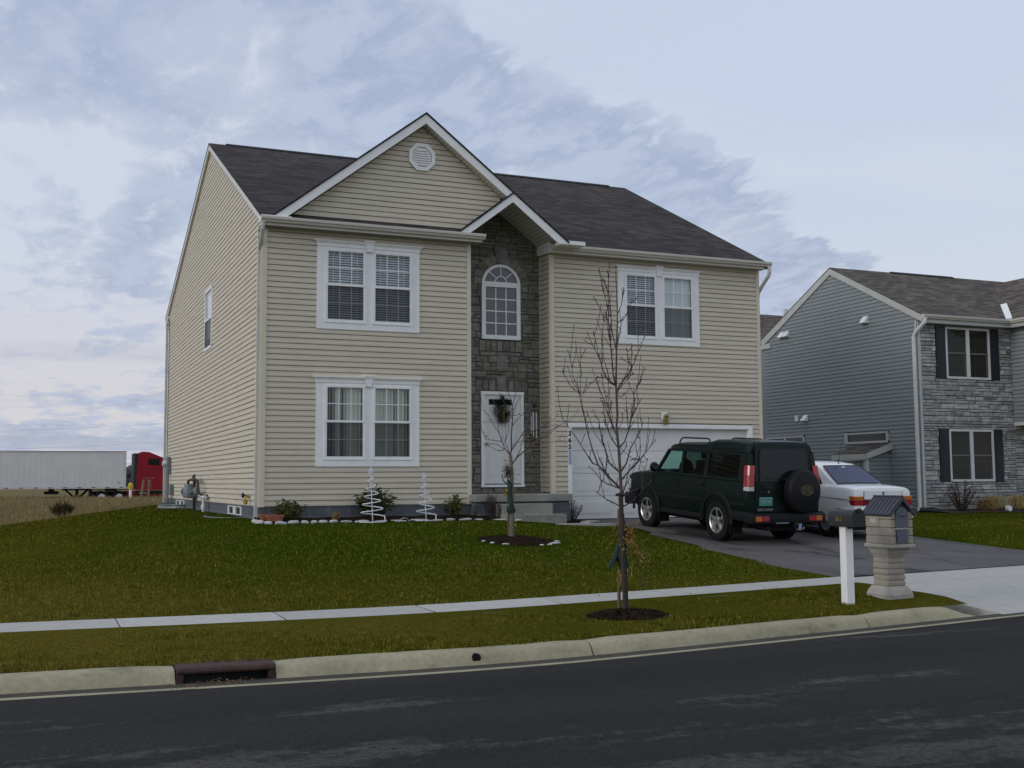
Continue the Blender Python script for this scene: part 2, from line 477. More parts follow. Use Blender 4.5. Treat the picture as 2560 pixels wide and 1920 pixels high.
M['shade'] = plain('roller_shade', (.86, .87, .88), .8, .03)
M['gray_glass'] = None
M['black'] = plain('black_plastic', (.012, .012, .013), .5, .15, 8)
M['rubber'] = plain('tyre_rubber', (.010, .010, .0105), .85, .2, 10, bump=.2, spec=.2)
M['chrome'] = plain('bright_metal', (.62, .62, .63), .25, .04, 5, metallic=1)
M['alloy'] = plain('alloy_silver', (.55, .55, .54), .35, .08, 8, metallic=.9)
M['galv'] = plain('galvanised_steel', (.20, .225, .23), .5, .2, 6, metallic=.5)
M['meter_gray'] = plain('meter_gray', (.16, .19, .20), .5, .12, 6)
M['brass'] = plain('aged_brass', (.30, .24, .08), .4, .2, 20, metallic=.6)
M['terracotta'] = plain('terracotta', (.30, .105, .055), .8, .15, 5)
M['mulch'] = plain('bark_mulch', (.024, .0155, .010), .95, .5, 22, spec=.03, bump=.9, bscale=45, kind='World')
M['white_stone'] = plain('white_stone', (.50, .49, .455), .85, .14, 9, bump=.5, bscale=25)
M['bark'] = plain('bark_reddish', (.085, .055, .050), .85, .25, 12, bump=.5, bscale=60, kind='World')
M['bark_gray'] = plain('bark_gray', (.15, .125, .105), .85, .22, 14, bump=.4, bscale=60, kind='World')
M['twig'] = plain('twig_purple', (.115, .078, .088), .8, .2, 6)
M['twig_dark'] = plain('twig_dark', (.050, .034, .032), .85, .2, 6)
M['leaf'] = plain('shrub_leaf', (.105, .115, .026), .55, .5, 9, kind='World')
M['leaf_dark'] = plain('shrub_leaf_dark', (.062, .078, .018), .55, .5, 9, kind='World')
M['leaf_red'] = plain('russet_leaf', (.13, .050, .030), .8, .5, 12, kind='World')
M['leaf_purple'] = plain('purple_leaf', (.085, .040, .038), .8, .5, 12, kind='World')
M['dry'] = plain('dry_stems', (.30, .20, .085), .85, .4, 18, kind='World')
M['straw'] = plain('straw_grass', (.52, .38, .15), .85, .3, 14, kind='World')
M['gauze'] = plain('green_gauze', (.005, .028, .021), .7, .35, 18, bump=.6, bscale=30)
M['yellow'] = plain('yellow_bow', (.42, .28, .03), .6, .35, 20)
M['stake'] = plain('weathered_stake', (.13, .095, .062), .85, .25, 10, stretch=(6, 6, 1))
M['stake_dark'] = plain('dark_stake', (.046, .036, .028), .9, .25, 10)
M['blade'] = lawn_mat('grass_blades', True)
M['lawn'] = lawn_mat('lawn_soil')
M['rust'] = plain('rusty_iron', (.050, .026, .019), .85, .5, 9, bump=.6, bscale=30, kind='World')
M['dark'] = plain('dark_void', (.006, .006, .006), .95, .1)
M['paint_green'] = plain('dark_green_paint', (.0022, .0095, .0075), .38, .05, 3, coat=.08, spec=.22)
M['paint_white'] = plain('white_car_paint', (.84, .83, .80), .3, .03, 3, coat=.5)
M['trim_black'] = plain('bumper_black', (.010, .011, .0125), .6, .12, 6, spec=.2)
M['lens_red'] = plain('red_lens', (.34, .012, .020), .2, .15, 14, coat=.5)
M['lens_dark_red'] = plain('dark_red_lens', (.16, .006, .012), .2, .15, 14, coat=.5)
M['lens_amber'] = plain('amber_lens', (.50, .14, .01), .2, .15, 14, coat=.5)
M['lens_white'] = plain('clear_lens', (.55, .52, .52), .2, .1, 14, coat=.5)
M['plate_green'] = plain('green_plate', (.055, .23, .19), .5, .1, 20)
M['gold'] = plain('gold_mark', (.19, .16, .055), .5, .1)
M['gold_bright'] = plain('gold_digits', (.22, .15, .02), .5, .3, 60)
M['car_glass'] = glass_mat('car_glass', (.70, .86, .81), .7, 0, 1.35, 0.0)
M['car_glass_dim'] = glass_mat('car_glass_dim', (.30, .38, .36), .7, 0, 1.35, 0.0)
M['car_glass_privacy'] = glass_mat('car_glass_privacy', (.13, .17, .16), .7, 0, 1.35, 0.0)
M['rear_glass'] = glass_mat('tinted_rear_glass', (.05, .06, .065), .75, .02, 1.38, 0.0)
M['sedan_glass'] = None
M['seat'] = plain('dark_seat', (.02, .019, .018), .9, .2)
M['trailer'] = plain('trailer_panel', (.66, .65, .62), .5, .05, 1.2)
M['rail'] = plain('trailer_rail', (.58, .58, .57), .5, .08, 2)
M['truck_red'] = plain('truck_red', (.26, .006, .016), .45, .08, 2, coat=.1, spec=.25)
M['truck_red_dark'] = plain('truck_red_dark', (.15, .006, .012), .5, .08, 2, spec=.2)
M['reflector'] = plain('red_tape', (.30, .02, .03), .5, .1)
M['wood_post'] = plain('wood_post', (.20, .145, .095), .9, .2, 4)
M['sign_yellow'] = plain('marker_yellow', (.60, .38, .02), .5, .08)
M['mail_black'] = plain('black_mailbox', (.016, .016, .016), .45, .15, 6, bump=.1)
M['mail_stone'] = plain('cast_stone', (.36, .31, .255), .9, .12, 7, bump=.5, bscale=50)
M['mail_stone_light'] = plain('cast_stone_base', (.40, .365, .32), .9, .14, 7, bump=.6, bscale=40)
M['mail_roof'] = plain('slate_plastic', (.050, .050, .064), .5, .12, 8, bump=.15)
M['mail_door'] = plain('gray_plastic', (.095, .11, .135), .5, .08, 8)
M['shutter'] = plain('navy_black_shutter', (.010, .011, .020), .5, .1)
M['trim_bone'] = plain('bone_trim', (.50, .50, .47), .5, .06, 4)
M['needles'] = plain('wreath_needles', (.012, .028, .012), .8, .5, 30)
M['digit'] = plain('black_digits', (.010, .010, .012), .5, .05)
M['blue_tape'] = plain('bluish_sticker', (.36, .38, .52), .5, .12, 30)
M['wire'] = plain('wire_gray', (.22, .22, .26), .8, .05)
M['rope_white'] = plain('rope_light_white', (.70, .72, .74), .4, .12, 40)
M['hose_yellow'] = plain('faucet_yellow', (.40, .30, .04), .6, .2)
M['pvc'] = plain('white_pvc', (.70, .71, .70), .4, .05)

def digits(text, size, mat, name, parent, at, right, up, thick=.004, local=False, spacing=1.0, font_shear=0.0, bold=0.0):
    """raised lettering as a real mesh: converted from a text curve"""
    cu = bpy.data.curves.new(name, 'FONT'); cu.body = text; cu.size = size; cu.extrude = thick
    cu.align_x = 'CENTER'; cu.align_y = 'CENTER'; cu.space_character = spacing; cu.shear = font_shear
    cu.resolution_u = 4; cu.offset = bold
    tmp = bpy.data.objects.new('tmp_text', cu); COL.objects.link(tmp)
    dg = bpy.context.evaluated_depsgraph_get()
    me = bpy.data.meshes.new_from_object(tmp.evaluated_get(dg))
    bpy.data.objects.remove(tmp); bpy.data.curves.remove(cu)
    r, u = Vector(right).normalized(), Vector(up).normalized(); n = r.cross(u)
    me.transform(Matrix(((r.x, u.x, n.x, at[0]), (r.y, u.y, n.y, at[1]), (r.z, u.z, n.z, at[2]), (0, 0, 0, 1))))
    me.name = name; me.materials.clear(); me.materials.append(mat)
    o = bpy.data.objects.new(name, me); COL.objects.link(o)
    if parent is not None:
        o.parent = parent
        if not local: o.matrix_parent_inverse = Matrix.Translation(parent['origin']).inverted() if 'origin' in parent else Matrix.Identity(4)
    return o
# ------------------------------------------------------------------ ground heights and the bend of the street
BEND = [(-60, 1.2), (-12, .62), (-4.5, .33), (-2.4, .10), (-.4, 0), (1.85, .27), (3.9, .54), (6, .86), (9, 1.28), (40, 5.6), (80, 11)]
def bend(x):
    return sum(interp(x + d, BEND) for d in (-.8, -.4, 0, .4, .8))/5
LAWN_Z = [(-14.2, -.935), (-12.1, -.865), (-11.2, -.84), (0, -.27), (3, -.24), (17, -.26), (24, -.62), (60, -.75)]
DRIVE_Z = [(-11, -.87), (-8, -.78), (-5, -.65), (-2.4, -.475), (.5, -.425), (9, -.40), (24, -.62), (60, -.75)]
RIGHT_Z = [(-11, -.87), (-5, -.73), (4.7, -.56), (13, -.50), (30, -.7), (60, -.75)]
def smooth(t): t = max(0, min(1, t)); return t*t*(3 - 2*t)
def zg(x, y):
    yy = y - bend(x)*smooth((-4 - y)/7)
    a, b, c = interp(yy, LAWN_Z), interp(yy, DRIVE_Z), interp(yy, RIGHT_Z)
    z = lerp(a, b, smooth((x - 4.6)/2.4)) if x < 9 else lerp(b, c, smooth((x - 12.0)/2.2))
    if x < -.4:                                           # side yard falls away to the left
        d = .125*(min(-x, 5.2) - .4) if x > -5.2 else .60 + .004*min(-x - 5.2, 30)
        k = smooth((yy + 10.5)/9.5)*(1 - smooth((y - 20)/30))
        z -= d*k
    return z

# road
def strip(name, xs, edges, mat, kind='structure', skirt=None):
    """edges: list of (y offset from the street line, z) or functions of x"""
    mb = MB(); n = len(edges)
    for x in xs:
        for e in edges:
            y, z = e(x) if callable(e) else e
            mb.v.append((x, y + bend(x), z))
    for i in range(len(xs) - 1):
        for k in range(n - 1):
            a = i*n + k
            mb.f.append((a, a + 1, a + n + 1, a + n)[::-1]); mb.m.append(0)
    return tag(mb.build(name, mat, smooth=40), kind=kind)
XS = [-60, -40, -25, -15] + [-10 + .5*i for i in range(61)] + [24, 30, 40, 60, 80]
strip('road', XS, [(-14.26, -1.030), (-15.5, -1.0), (-18.3, -.975), (-21, -1.0), (-22.3, -1.03), (-24.5, -1.03)], M['asphalt'])
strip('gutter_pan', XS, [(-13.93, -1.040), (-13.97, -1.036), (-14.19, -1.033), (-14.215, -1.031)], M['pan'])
strip('gutter_edge', XS, [(-14.185, -1.04), (-14.188, -1.0275), (-14.262, -1.0265), (-14.275, -1.06)], M['curb'])
# far-side verge under and behind the camera
strip('opposite_verge', XS, [(-24.45, -1.03), (-24.6, -.93), (-30, -.9), (-60, -.9)], M['lawn'])

# kerb: rolled concrete in poured lengths, open at the storm inlet and dropping at the drive
CURB_PROFILE = [(-13.70, -.99), (-13.705, -.930), (-13.73, -.921), (-13.82, -.920), (-13.868, -.927), (-13.90, -.947), (-13.922, -.975), (-13.945, -1.02), (-13.96, -1.045), (-13.97, -1.07)]
def curb_run(mb, x0, x1, drop=None):
    n = max(2, int((x1 - x0)/.25) + 1); m = len(CURB_PROFILE); b = len(mb.v)
    for i in range(n):
        x = lerp(x0, x1, i/(n - 1)); k = 1.0
        if drop and x > drop: k = 1 - .93*smooth((x - drop)/(.55))
        rnd = .0035*math.sin(x*3.1) + .002*math.sin(x*9.7)
        e = min(x - x0, x1 - x); r = .012*max(0, 1 - e/.03)
        for y, z in CURB_PROFILE:
            zz = -1.055 + (z + 1.055)*k - (r if z > -1 else 0)
            mb.v.append((x, y + bend(x) + rnd*.6, zz + rnd*.35))
    for i in range(n - 1):
        for k in range(m - 1):
            a = b + i*m + k
            mb.f.append((a, a + 1, a + m + 1, a + m)[::-1]); mb.m.append(0)
    for i in (0, n - 1):
        f = tuple(b + i*m + k for k in range(m)); mb.f.append(f if i == 0 else f[::-1]); mb.m.append(0)
mb = MB()
joints = [-60, -30, -12.2, -9.1, -6.1, -3.195]
for a, c in zip(joints, joints[1:]): curb_run(mb, a + .006, c - .006)
for a, c in ((-2.44, .33), (.345, 3.75)): curb_run(mb, a, c)
curb_run(mb, 3.765, 5.62, drop=5.0)
for a, c in ((15.5, 20), (20.02, 30), (30.02, 80)): curb_run(mb, a, c)
tag(mb.build('kerb', M['curb'], smooth=35), kind='structure')

# sidewalk in slabs, thicker concrete apron to the street
def slab_mesh(mb, tints, x0, x1, yA, yB, zA, zB, t, nx=3, gap=.005):
    x0 += gap; x1 -= gap
    top = []
    for i in range(nx + 1):
        x = lerp(x0, x1, i/nx)
        for (y, z) in ((yA(x) + .0, zA(x)), (yB(x), zB(x))): top.append((x, y, z))
    b = len(mb.v); m = len(top)
    mb.v += top + [(x, y, z - .12) for x, y, z in top]
    def f(*q): mb.f.append(tuple(b + i for i in q)); mb.m.append(0); tints.append(t)
    for i in range(nx):
        a = 2*i
        f(a, a + 2, a + 3, a + 1); f(m + a, a + 0 + m + 1 - 1, a, a) if False else None
        f(a, m + a, m + a + 2, a + 2); f(a + 3, m + a + 3, m + a + 1, a + 1)
    f(1, m + 1, m, 0); f(m - 2, 2*m - 2, 2*m - 1, m - 1)
M['walk'] = tint_mat('sidewalk_concrete', [(0, (.40, .385, .35)), (.5, (.45, .43, .39)), (1, (.50, .48, .44))], .88, .2, 30, None, (.92, 1.06))
walk_near = lambda x: -12.1 + bend(x); walk_far = lambda x: -11.2 + bend(x)
mb = MB(); tn = []
x = -33.85
while x < 5.9:
    w = 1.52; x1 = min(x + w, 5.95)
    slab_mesh(mb, tn, x, x1, walk_near, walk_far, lambda q: -.842, lambda q: -.828, RNG.uniform(.2, .8), gap=.012 if abs(x + 1.93) < .3 or abs(x + 1.93 - 1.52) < .3 else .006)
    x = x1
x = 12.6
while x < 60:
    slab_mesh(mb, tn, x, x + 1.52, walk_near, walk_far, lambda q: -.842, lambda q: -.828, RNG.uniform(.2, .8)); x += 1.52
# the walk carries on across the drive and opens into the apron
xs = [5.95, 7.6, 9.3, 11.0, 12.6]
for i in range(4):
    slab_mesh(mb, tn, xs[i], xs[i + 1], walk_near, lambda q: -11.12 + bend(q), lambda q: -.866, lambda q: -.858, RNG.uniform(.1, .6), 4)
for i in range(4):
    def yA(q): return -14.02 + bend(q)
    def flare(q): return q
    slab_mesh(mb, tn, xs[i] - (.1 if i == 0 else 0), xs[i + 1], yA, walk_near, lambda q: -1.035, lambda q: -.868, RNG.uniform(.1, .6), 4)
sw = tag(mb.build('sidewalk', M['walk'], tint=tn), kind='structure')

# driveway
DRV_L = [(-11.3, 5.75), (-9.6, 5.85), (-7.9, 6.1), (-5.7, 6.55), (-2.5, 6.95), (-.6, 7.12), (.62, 7.10)]
DRV_R = [(-11.3, 12.55), (-8, 12.35), (-4, 12.2), (.62, 12.15)]
def drive():
    mb = MB(); ys = [-11.13 + i*.3 for i in range(40)]; ys = [y for y in ys if y < .5] + [.62]
    n = 13
    for y in ys:
        l, r = interp(y, DRV_L), interp(y, DRV_R)
        l += .02*math.sin(y*7) + .015*math.sin(y*17)
        for k in range(n):
            x = lerp(l, r, k/(n - 1))
            yy = y if y > -10.9 else -11.13 + bend(x)
            mb.v.append((x, yy if y <= -10.9 else y + (bend(x) if y < -8 else bend(x)*smooth((-y - 4)/4)), 0))
    mb.v = [(x, y, zg(x, y) + .022 - (.05 if i % n in (0, n - 1) else 0)) for i, (x, y, z) in enumerate(mb.v)]
    for i in range(len(ys) - 1):
        for k in range(n - 1):
            a = i*n + k; mb.f.append((a, a + 1, a + n + 1, a + n)); mb.m.append(0)
    t = NT('driveway_asphalt'); v = t.coord('World')
    g = t.noise(v, 110, 4, .7); big = t.noise(v, .6, 5, .6); st = t.noise(t.coord('World', (1.0, .30, 1), (0, 0, math.radians(-8))), 1.3, 6, .6)
    col = t.mix(t.ramp(g, .3, .7), (.088, .079, .075), (.145, .131, .124))
    col = t.mix(t.ramp(big, .3, .7), sc_node(t, col, .82), sc_node(t, col, 1.12))
    col = t.mix(t.math('MULTIPLY', t.ramp(st, .53, .64), .75), col, (.022, .021, .022))
    t.principled(col, .85, 0, t.bump(g, .4, .006), spec=.25)
    return tag(mb.build('driveway', t.m, smooth=60), kind='structure')
drive()

# lawn sheet: street verge and yard (one sheet, split where the walk lies on it), with holes under nothing
def field_edge(x): return 19.3 + .8*math.sin(x*.31) + .35*math.sin(x*1.3) + (2.4*smooth((-x - 1)/5))
def lawn_sheet():
    mb = MB()
    xs = [-60, -45, -35, -28, -22, -17, -13] + [-10 + .4*i for i in range(116)] + [37, 40, 45, 52, 60]
    rows = [lambda x, k=k: lerp(-13.72, -12.06, k/5) + bend(x) for k in range(6)]
    rows += [lambda x, k=k: -11.21 + bend(x) + (3.2*k/8) for k in range(8)]
    rows += [lambda x, k=k: lerp(-8.4 + bend(x), field_edge(x), k/46) for k in range(47)]
    n = len(rows)
    for x in xs:
        for i, r in enumerate(rows):
            y = r(x); z = zg(x, y)
            if i == 0: z = -.93
            elif 1 <= i < 5: z += .012*math.sin(x*2.1 + i) + .012
            elif i == 5 or i == 6: z = -.838
            mb.v.append((x, y, z - (0.03 if i in (5, 6) and 5.9 < x < 12.7 else 0)))
    for i in range(len(xs) - 1):
        for k in range(n - 1):
            x = xs[i] + .2
            a = i*n + k
            if k < 5 and 5.55 < x < 12.75: continue                 # apron
            mb.f.append((a, a + 1, a + n + 1, a + n)[::-1]); mb.m.append(0)
    # drop the sheet under the driveway and the walk
    for i, (x, y, z) in enumerate(mb.v):
        l, r = interp(y, DRV_L), interp(y, DRV_R)
        if -11.4 < y < .7 and l + .35 < x < r - .35: mb.v[i] = (x, y, z - .06)
    return tag(mb.build('lawn', M['lawn'], smooth=60), kind='structure')
lawn_sheet()

def field():
    mb = MB()
    xs = [-4000, -1200, -400, -150, -90, -60, -45, -35] + [-28 + 2*i for i in range(45)] + [70, 85, 110, 160, 400, 1200, 4000]
    ts = [0, .5, 1.2, 2.4, 4, 7, 11, 16, 24, 34, 44, 46.5, 47.5, 48.5, 50, 70, 110, 250, 800, 2500, 6000]
    n = len(ts)
    for x in xs:
        for t in ts:
            y = field_edge(x) + t
            z = zg(x, y) if t < 40 else lerp(-.75, -1.12, smooth((y - 67)/2.5))
            if t > 2: z += .05*math.sin(x*.5 + t*.7)*min(1, t/10)*(1 if t < 60 else 0)
            mb.v.append((x, y, z))
    for i in range(len(xs) - 1):
        for k in range(n - 1):
            a = i*n + k; mb.f.append((a, a + 1, a + n + 1, a + n)[::-1]); mb.m.append(0)
    t = NT('dry_field'); v = t.coord('World')
    a = t.noise(t.coord('World', (.12, .6, 1)), 1.0, 6, .62); b = t.noise(v, 2.2, 6, .7)
    col = t.mix(t.ramp(a, .3, .7), (.15, .118, .045), (.24, .19, .085))
    col = t.mix(t.ramp(b, .3, .72), sc_node(t, col, .70), sc_node(t, col, 1.12))
    t.principled(col, .95, 0, t.bump(b, .8, .08), spec=.05)
    return tag(mb.build('field', t.m, smooth=60), kind='structure')
field()

def clumps(x, y):
    # taller and thinner patches of turf
    g = np.random.default_rng(123).random((64, 64))
    def vn(u, v):
        i, j = np.floor(u).astype(int), np.floor(v).astype(int); a, b = u - i, v - j; a, b = a*a*(3 - 2*a), b*b*(3 - 2*b)
        q = lambda p, s: g[p % 64, s % 64]
        return (q(i, j)*(1 - a) + q(i + 1, j)*a)*(1 - b) + (q(i, j + 1)*(1 - a) + q(i + 1, j + 1)*a)*b
    k = .55*vn(x*1.3 + 100, y*1.3 + 100) + .45*vn(x*5 + 50, y*5 + 50)
    return .72 + .62*k**1.6 + .5*(k > .77)
# grass blades (stuff): verge dense, yard thinning with distance
def blades(name, n, xr, yr, hmin, hmax, width, mat, seed, keep=None, ground=None, lean=.5):
    r = np.random.default_rng(seed)
    x = r.uniform(*xr, n); y0 = r.uniform(0, 1, n)
    bx = np.interp(x, [b[0] for b in BEND], [b[1] for b in BEND])
    y = yr[0] + bx*yr[2] + (yr[1] - yr[0] + (bx*(yr[3] - yr[2])))*y0
    keepm = np.array([keep(a, b) for a, b in zip(x, y)]) if keep else np.ones(n, bool)
    x, y = x[keepm], y[keepm]; n = len(x)
    z = np.array([zg(a, b) for a, b in zip(x, y)]) - .012
    if ground is not None: z = z + ground
    h = r.uniform(hmin, hmax, n)*(0.75 + .5*r.random(n))*clumps(x, y); a = r.uniform(0, 2*np.pi, n); w = width*(.6 + .8*r.random(n))
    la = r.uniform(0, 2*np.pi, n); ll = h*lean*r.random(n)
    V = np.empty((n, 3, 3)); 
    V[:, 0] = np.stack([x - np.cos(a)*w, y - np.sin(a)*w, z], 1); V[:, 1] = np.stack([x + np.cos(a)*w, y + np.sin(a)*w, z], 1)
    V[:, 2] = np.stack([x + np.cos(la)*ll, y + np.sin(la)*ll, z + h], 1)
    me = bpy.data.meshes.new(name); me.vertices.add(3*n); me.loops.add(3*n); me.polygons.add(n)
    me.vertices.foreach_set('co', V.ravel()); me.loops.foreach_set('vertex_index', np.arange(3*n, dtype=np.int32))
    me.polygons.foreach_set('loop_start', np.arange(0, 3*n, 3, dtype=np.int32))
    me.materials.append(mat); me.update()
    at = me.attributes.new('tint', 'FLOAT', 'FACE'); at.data.foreach_set('value', r.random(n).astype(np.float32))
    o = bpy.data.objects.new(name, me); COL.objects.link(o)
    return tag(o, kind='stuff')
def off_drive(x, y):
    if y > .35 and -.05 < x < 12.45: return False                     # house
    if y > -.72 and -.2 < x < 6.9: return False                       # bed and porch
    if -1.95 < y < .5 and 4.75 < x < 7.2: return False                # steps, path
    if ((x - 3.35)/.92)**2 + ((y + 5.15)/1.15)**2 < 1: return False   # tree ring
    l, r = interp(y, DRV_L), interp(y, DRV_R)
    if y < 2 and l - .03 < x < r + .03: return False
    if y > 3.75 and x > 21.3: return False
    return True
def on_verge(x, y):
    if ((x - 1.42)/.55)**2 + ((y + 12.55)/.42)**2 < 1: return False
    return x < 5.45 - (1.0*max(0, (-12.3 + bend(x) - y)) if x > 4.2 else 0) or x > 13
A = (M['blade'])
g = blades('verge_grass', 95000, (-5.2, 6.0), (-13.74, -12.08, 1, 1), .020, .052, .0046, A, 1, on_verge)
blades('lawn_grass', 105000, (-5.4, 8.6), (-11.22, -7.4, 1, 1), .022, .050, .0055, A, 2, off_drive)
blades('lawn_grass', 95000, (-7, 8), (-7.4, -1.2, 1, 0), .024, .052, .0075, A, 3, off_drive)
blades('lawn_grass', 50000, (-7, 8), (-1.4, 9, 0, 0), .024, .055, .008, A, 4, off_drive)
blades('lawn_grass', 30000, (-8, 0), (9, 21, 0, 0), .03, .07, .012, A, 5)
blades('lawn_grass', 30000, (12.2, 34), (-10.8, 4.4, .8, 0), .03, .06, .010, A, 6, off_drive)
blades('verge_grass', 9000, (12.7, 30), (-13.7, -12.1, 1, 1), .02, .05, .006, A, 7)
M['hay'] = plain('dry_field_grass', (.24, .185, .078), .9, .4, 3, kind='World')
blades('field_grass', 26000, (-12, 2.5), (20.2, 40, 0, 0), .10, .34, .016, M['hay'], 8, lambda x, y: y > field_edge(x) - .3)
blades('field_grass', 15000, (-12, 6), (38, 75, 0, 0), .15, .40, .03, M['hay'], 9)
# fallen leaves scattered on the turf
def leaf_litter():
    mb = MB(); r = random.Random(11)
    for _ in range(620):
        x, y = r.uniform(-4, 7), r.uniform(-13.4, -1.5)
        if r.random() < .5: x, y = r.gauss(3.4, 2.2), r.gauss(-6.8, 2.4)
        if not off_drive(x, y) or (-12.2 < y - bend(x) < -11.1 and r.random() > .08) or y - bend(x) < -13.6: continue
        z = zg(x, y) + r.uniform(.015, .045); s = r.uniform(.014, .034); a = r.uniform(0, 6.28); tl = r.uniform(-.5, .5)
        c, d = math.cos(a)*s, math.sin(a)*s
        mb.add([(x - c, y - d, z - tl*s), (x + d*.6, y - c*.6, z + .006), (x + c, y + d, z + tl*s), (x - d*.6, y + c*.6, z + .008)], ((0, 1, 2, 3),))
    M['litter'] = plain('fallen_leaf', (.115, .070, .040), .9, .5, 3, kind='World')
    tag(mb.build('fallen_leaves', M['litter']), kind='stuff')
leaf_litter()
# distant tree line on the horizon
def far_trees():
    mb = MB(); r = random.Random(5)
    for _ in range(900):
        x = r.uniform(-700, 900); y = r.uniform(620, 760)
        h = r.uniform(5, 11)*(.6 + .5*abs(math.sin(x*.011) + .4*math.sin(x*.037)))
        w = r.uniform(5, 11)
        for k in range(5):
            mb.ball((x + r.uniform(-w, w)*.6, y + r.uniform(-4, 4), -1 + h*r.uniform(.2, .75)), w*.5, w*.4, h*.35, 1, jit=.25, seed=r.randint(0, 9999))
    m = plain('hazy_wood', (.075, .067, .072), .95, .2, .02, kind='World')
    tag(mb.build('distant_wood', m), kind='stuff')
far_trees()
# ------------------------------------------------------------------ wall builders
COURSE = .1143
WAVE = random.Random(99)
def siding(F, z0, z1, span, holes=(), h=COURSE):
    """lapped vinyl boards; span(z) -> (s0, s1); holes: (s0, s1, z0, z1)"""
    mb = MB(); n = int(math.ceil((z1 - z0)/h - 1e-6))
    for i in range(n):
        a = z0 + i*h; b = min(a + h, z1)
        (l0, r0), (l1, r1) = span(a), span(b)
        if r0 - l0 < .02: continue
        if r1 < l1: l1 = r1 = (l1 + r1)/2
        cuts = [(-1e9, -1e9)]
        for (s0, s1, za, zb) in holes:
            if a < zb - .02 and b > za + .02: cuts.append((s0, s1))
        cuts.sort()
        segs = []; cur = 0.0
        t0 = [0.0]
        pieces = [(None, None)]
        # split [0,1] of the course by holes, in absolute s
        edges = []; lo = None
        runs = [(l0, r0, l1, r1)]
        for (s0, s1) in cuts[1:]:
            new = []
            for (a0, b0, a1, b1) in runs:
                if s1 <= min(a0, a1) or s0 >= max(b0, b1): new.append((a0, b0, a1, b1)); continue
                if s0 > max(a0, a1): new.append((a0, s0, a1, s0))
                if s1 < min(b0, b1): new.append((s1, b0, s1, b1))
            runs = new
        H = b - a; g = .0165
        prof = [(0.0, -.032), (g, -.032), (g, .016), (.52*h, .0148), (.62*h, .0112), (H, .0105)]
        prof = [(z, d) for z, d in prof if z < H - 1e-4] + [(H, .0105), (H, -.032)]
        for (a0, b0, a1, b1) in runs:
            k = len(prof); nn = max(1, int((b0 - a0)/.8)); vs = []
            for q in range(nn + 1):
                jz, jd = (WAVE.uniform(-.0022, .0022), WAVE.uniform(-.0022, .0022)) if 0 < q < nn else (0, 0)
                for z, d in prof:
                    t = z/H; vs.append(F(lerp(lerp(a0, a1, t), lerp(b0, b1, t), q/nn), d + jd, a + z + jz))
            mb.add(vs, [(q*k + j, (q + 1)*k + j, (q + 1)*k + j + 1, q*k + j + 1) for q in range(nn) for j in range(k - 1)])
            # lap seam where two panels overlap
            if b0 - a0 > 2.2 and i % 2 == 0:
                for sx in [a0 + WAVE.uniform(.5, b0 - a0 - .5)]:
                    z0_, z1_ = a + g, a + min(2*h, z1 - a) - .002
                    mb.add([F(sx, .018, z0_), F(sx + .004, .0185, z0_), F(sx + .004, .0135, a + h*.98), F(sx, .0125, a + h*.98)], ((0, 1, 2, 3),))
    return mb

def backing(F, pts, depth=.15):
    mb = MB(); mb.prism([F(s, -.003, z) for s, z in pts], F.n*0, F.n*(-depth)); return mb

def sash(mb, F, x0, x1, z0, z1, d, w=.04, grid=(3, 2), t=.03):
    mb.box(x0, x1, d - t, d, z0, z0 + w, F); mb.box(x0, x1, d - t, d, z1 - w, z1, F)
    mb.box(x0, x0 + w, d - t, d - .001, z0 + w, z1 - w, F); mb.box(x1 - w, x1, d - t, d - .001, z0 + w, z1 - w, F)
    gx0, gx1, gz0, gz1 = x0 + w, x1 - w, z0 + w, z1 - w
    for i in range(1, grid[0]):
        x = lerp(gx0, gx1, i/grid[0]); mb.box(x - .008, x + .008, d - .022, d - .012, gz0, gz1, F)
    for i in range(1, grid[1]):
        z = lerp(gz0, gz1, i/grid[1]); mb.box(gx0, gx1, d - .0215, d - .0125, z - .008, z + .008, F)
    return gx0, gx1, gz0, gz1

def slat_blind(F, x0, x1, z0, z1, d, pitch=.05, tilt=.55, seed=0):
    mb = MB(); r = random.Random(seed); z = z1 - .03
    mb.box(x0, x1, d - .02, d + .02, z1 - .03, z1, F)
    while z > z0 + .02:
        dy = .022*math.cos(tilt); dz = .022*math.sin(tilt) + r.uniform(-.002, .002)
        mb.add([F(x0, d - dy, z + dz), F(x1, d - dy, z + dz), F(x1, d + dy, z - dz), F(x0, d + dy, z - dz)], ((0, 1, 2, 3),))
        z -= pitch
    for t in (.18, .82):
        x = lerp(x0, x1, t); mb.box(x - .006, x + .006, d + .022, d + .026, z0, z1, F)
    return mb
def vertical_blind(F, x0, x1, z0, z1, d, seed=0):
    mb = MB(); r = random.Random(seed); x = x0 + .02
    mb.box(x0, x1, d - .03, d + .03, z1 - .04, z1, F)
    while x < x1:
        a = r.uniform(.30, .75) if r.random() < .72 else r.uniform(1.15, 1.5)
        c, s = .042*math.cos(a), .042*math.sin(a)
        mb.add([F(x - c, d - s, z0), F(x + c, d + s, z0), F(x + c, d + s, z1 - .04), F(x - c, d - s, z1 - .04)], ((0, 1, 2, 3),))
        x += .078
    return mb
def recess(F, x0, x1, z0, z1, depth, mat, parent):
    mb = MB()
    a = [F(x, -.01, z) for x, z in ((x0, z0), (x1, z0), (x1, z1), (x0, z1))]; b = [F(x, -depth, z) for x, z in ((x0, z0), (x1, z0), (x1, z1), (x0, z1))]
    mb.add(a + b, ((4, 5, 6, 7), (0, 1, 5, 4), (1, 2, 6, 5), (2, 3, 7, 6), (3, 0, 4, 7)))
    return mb.build('window_recess', mat, parent)

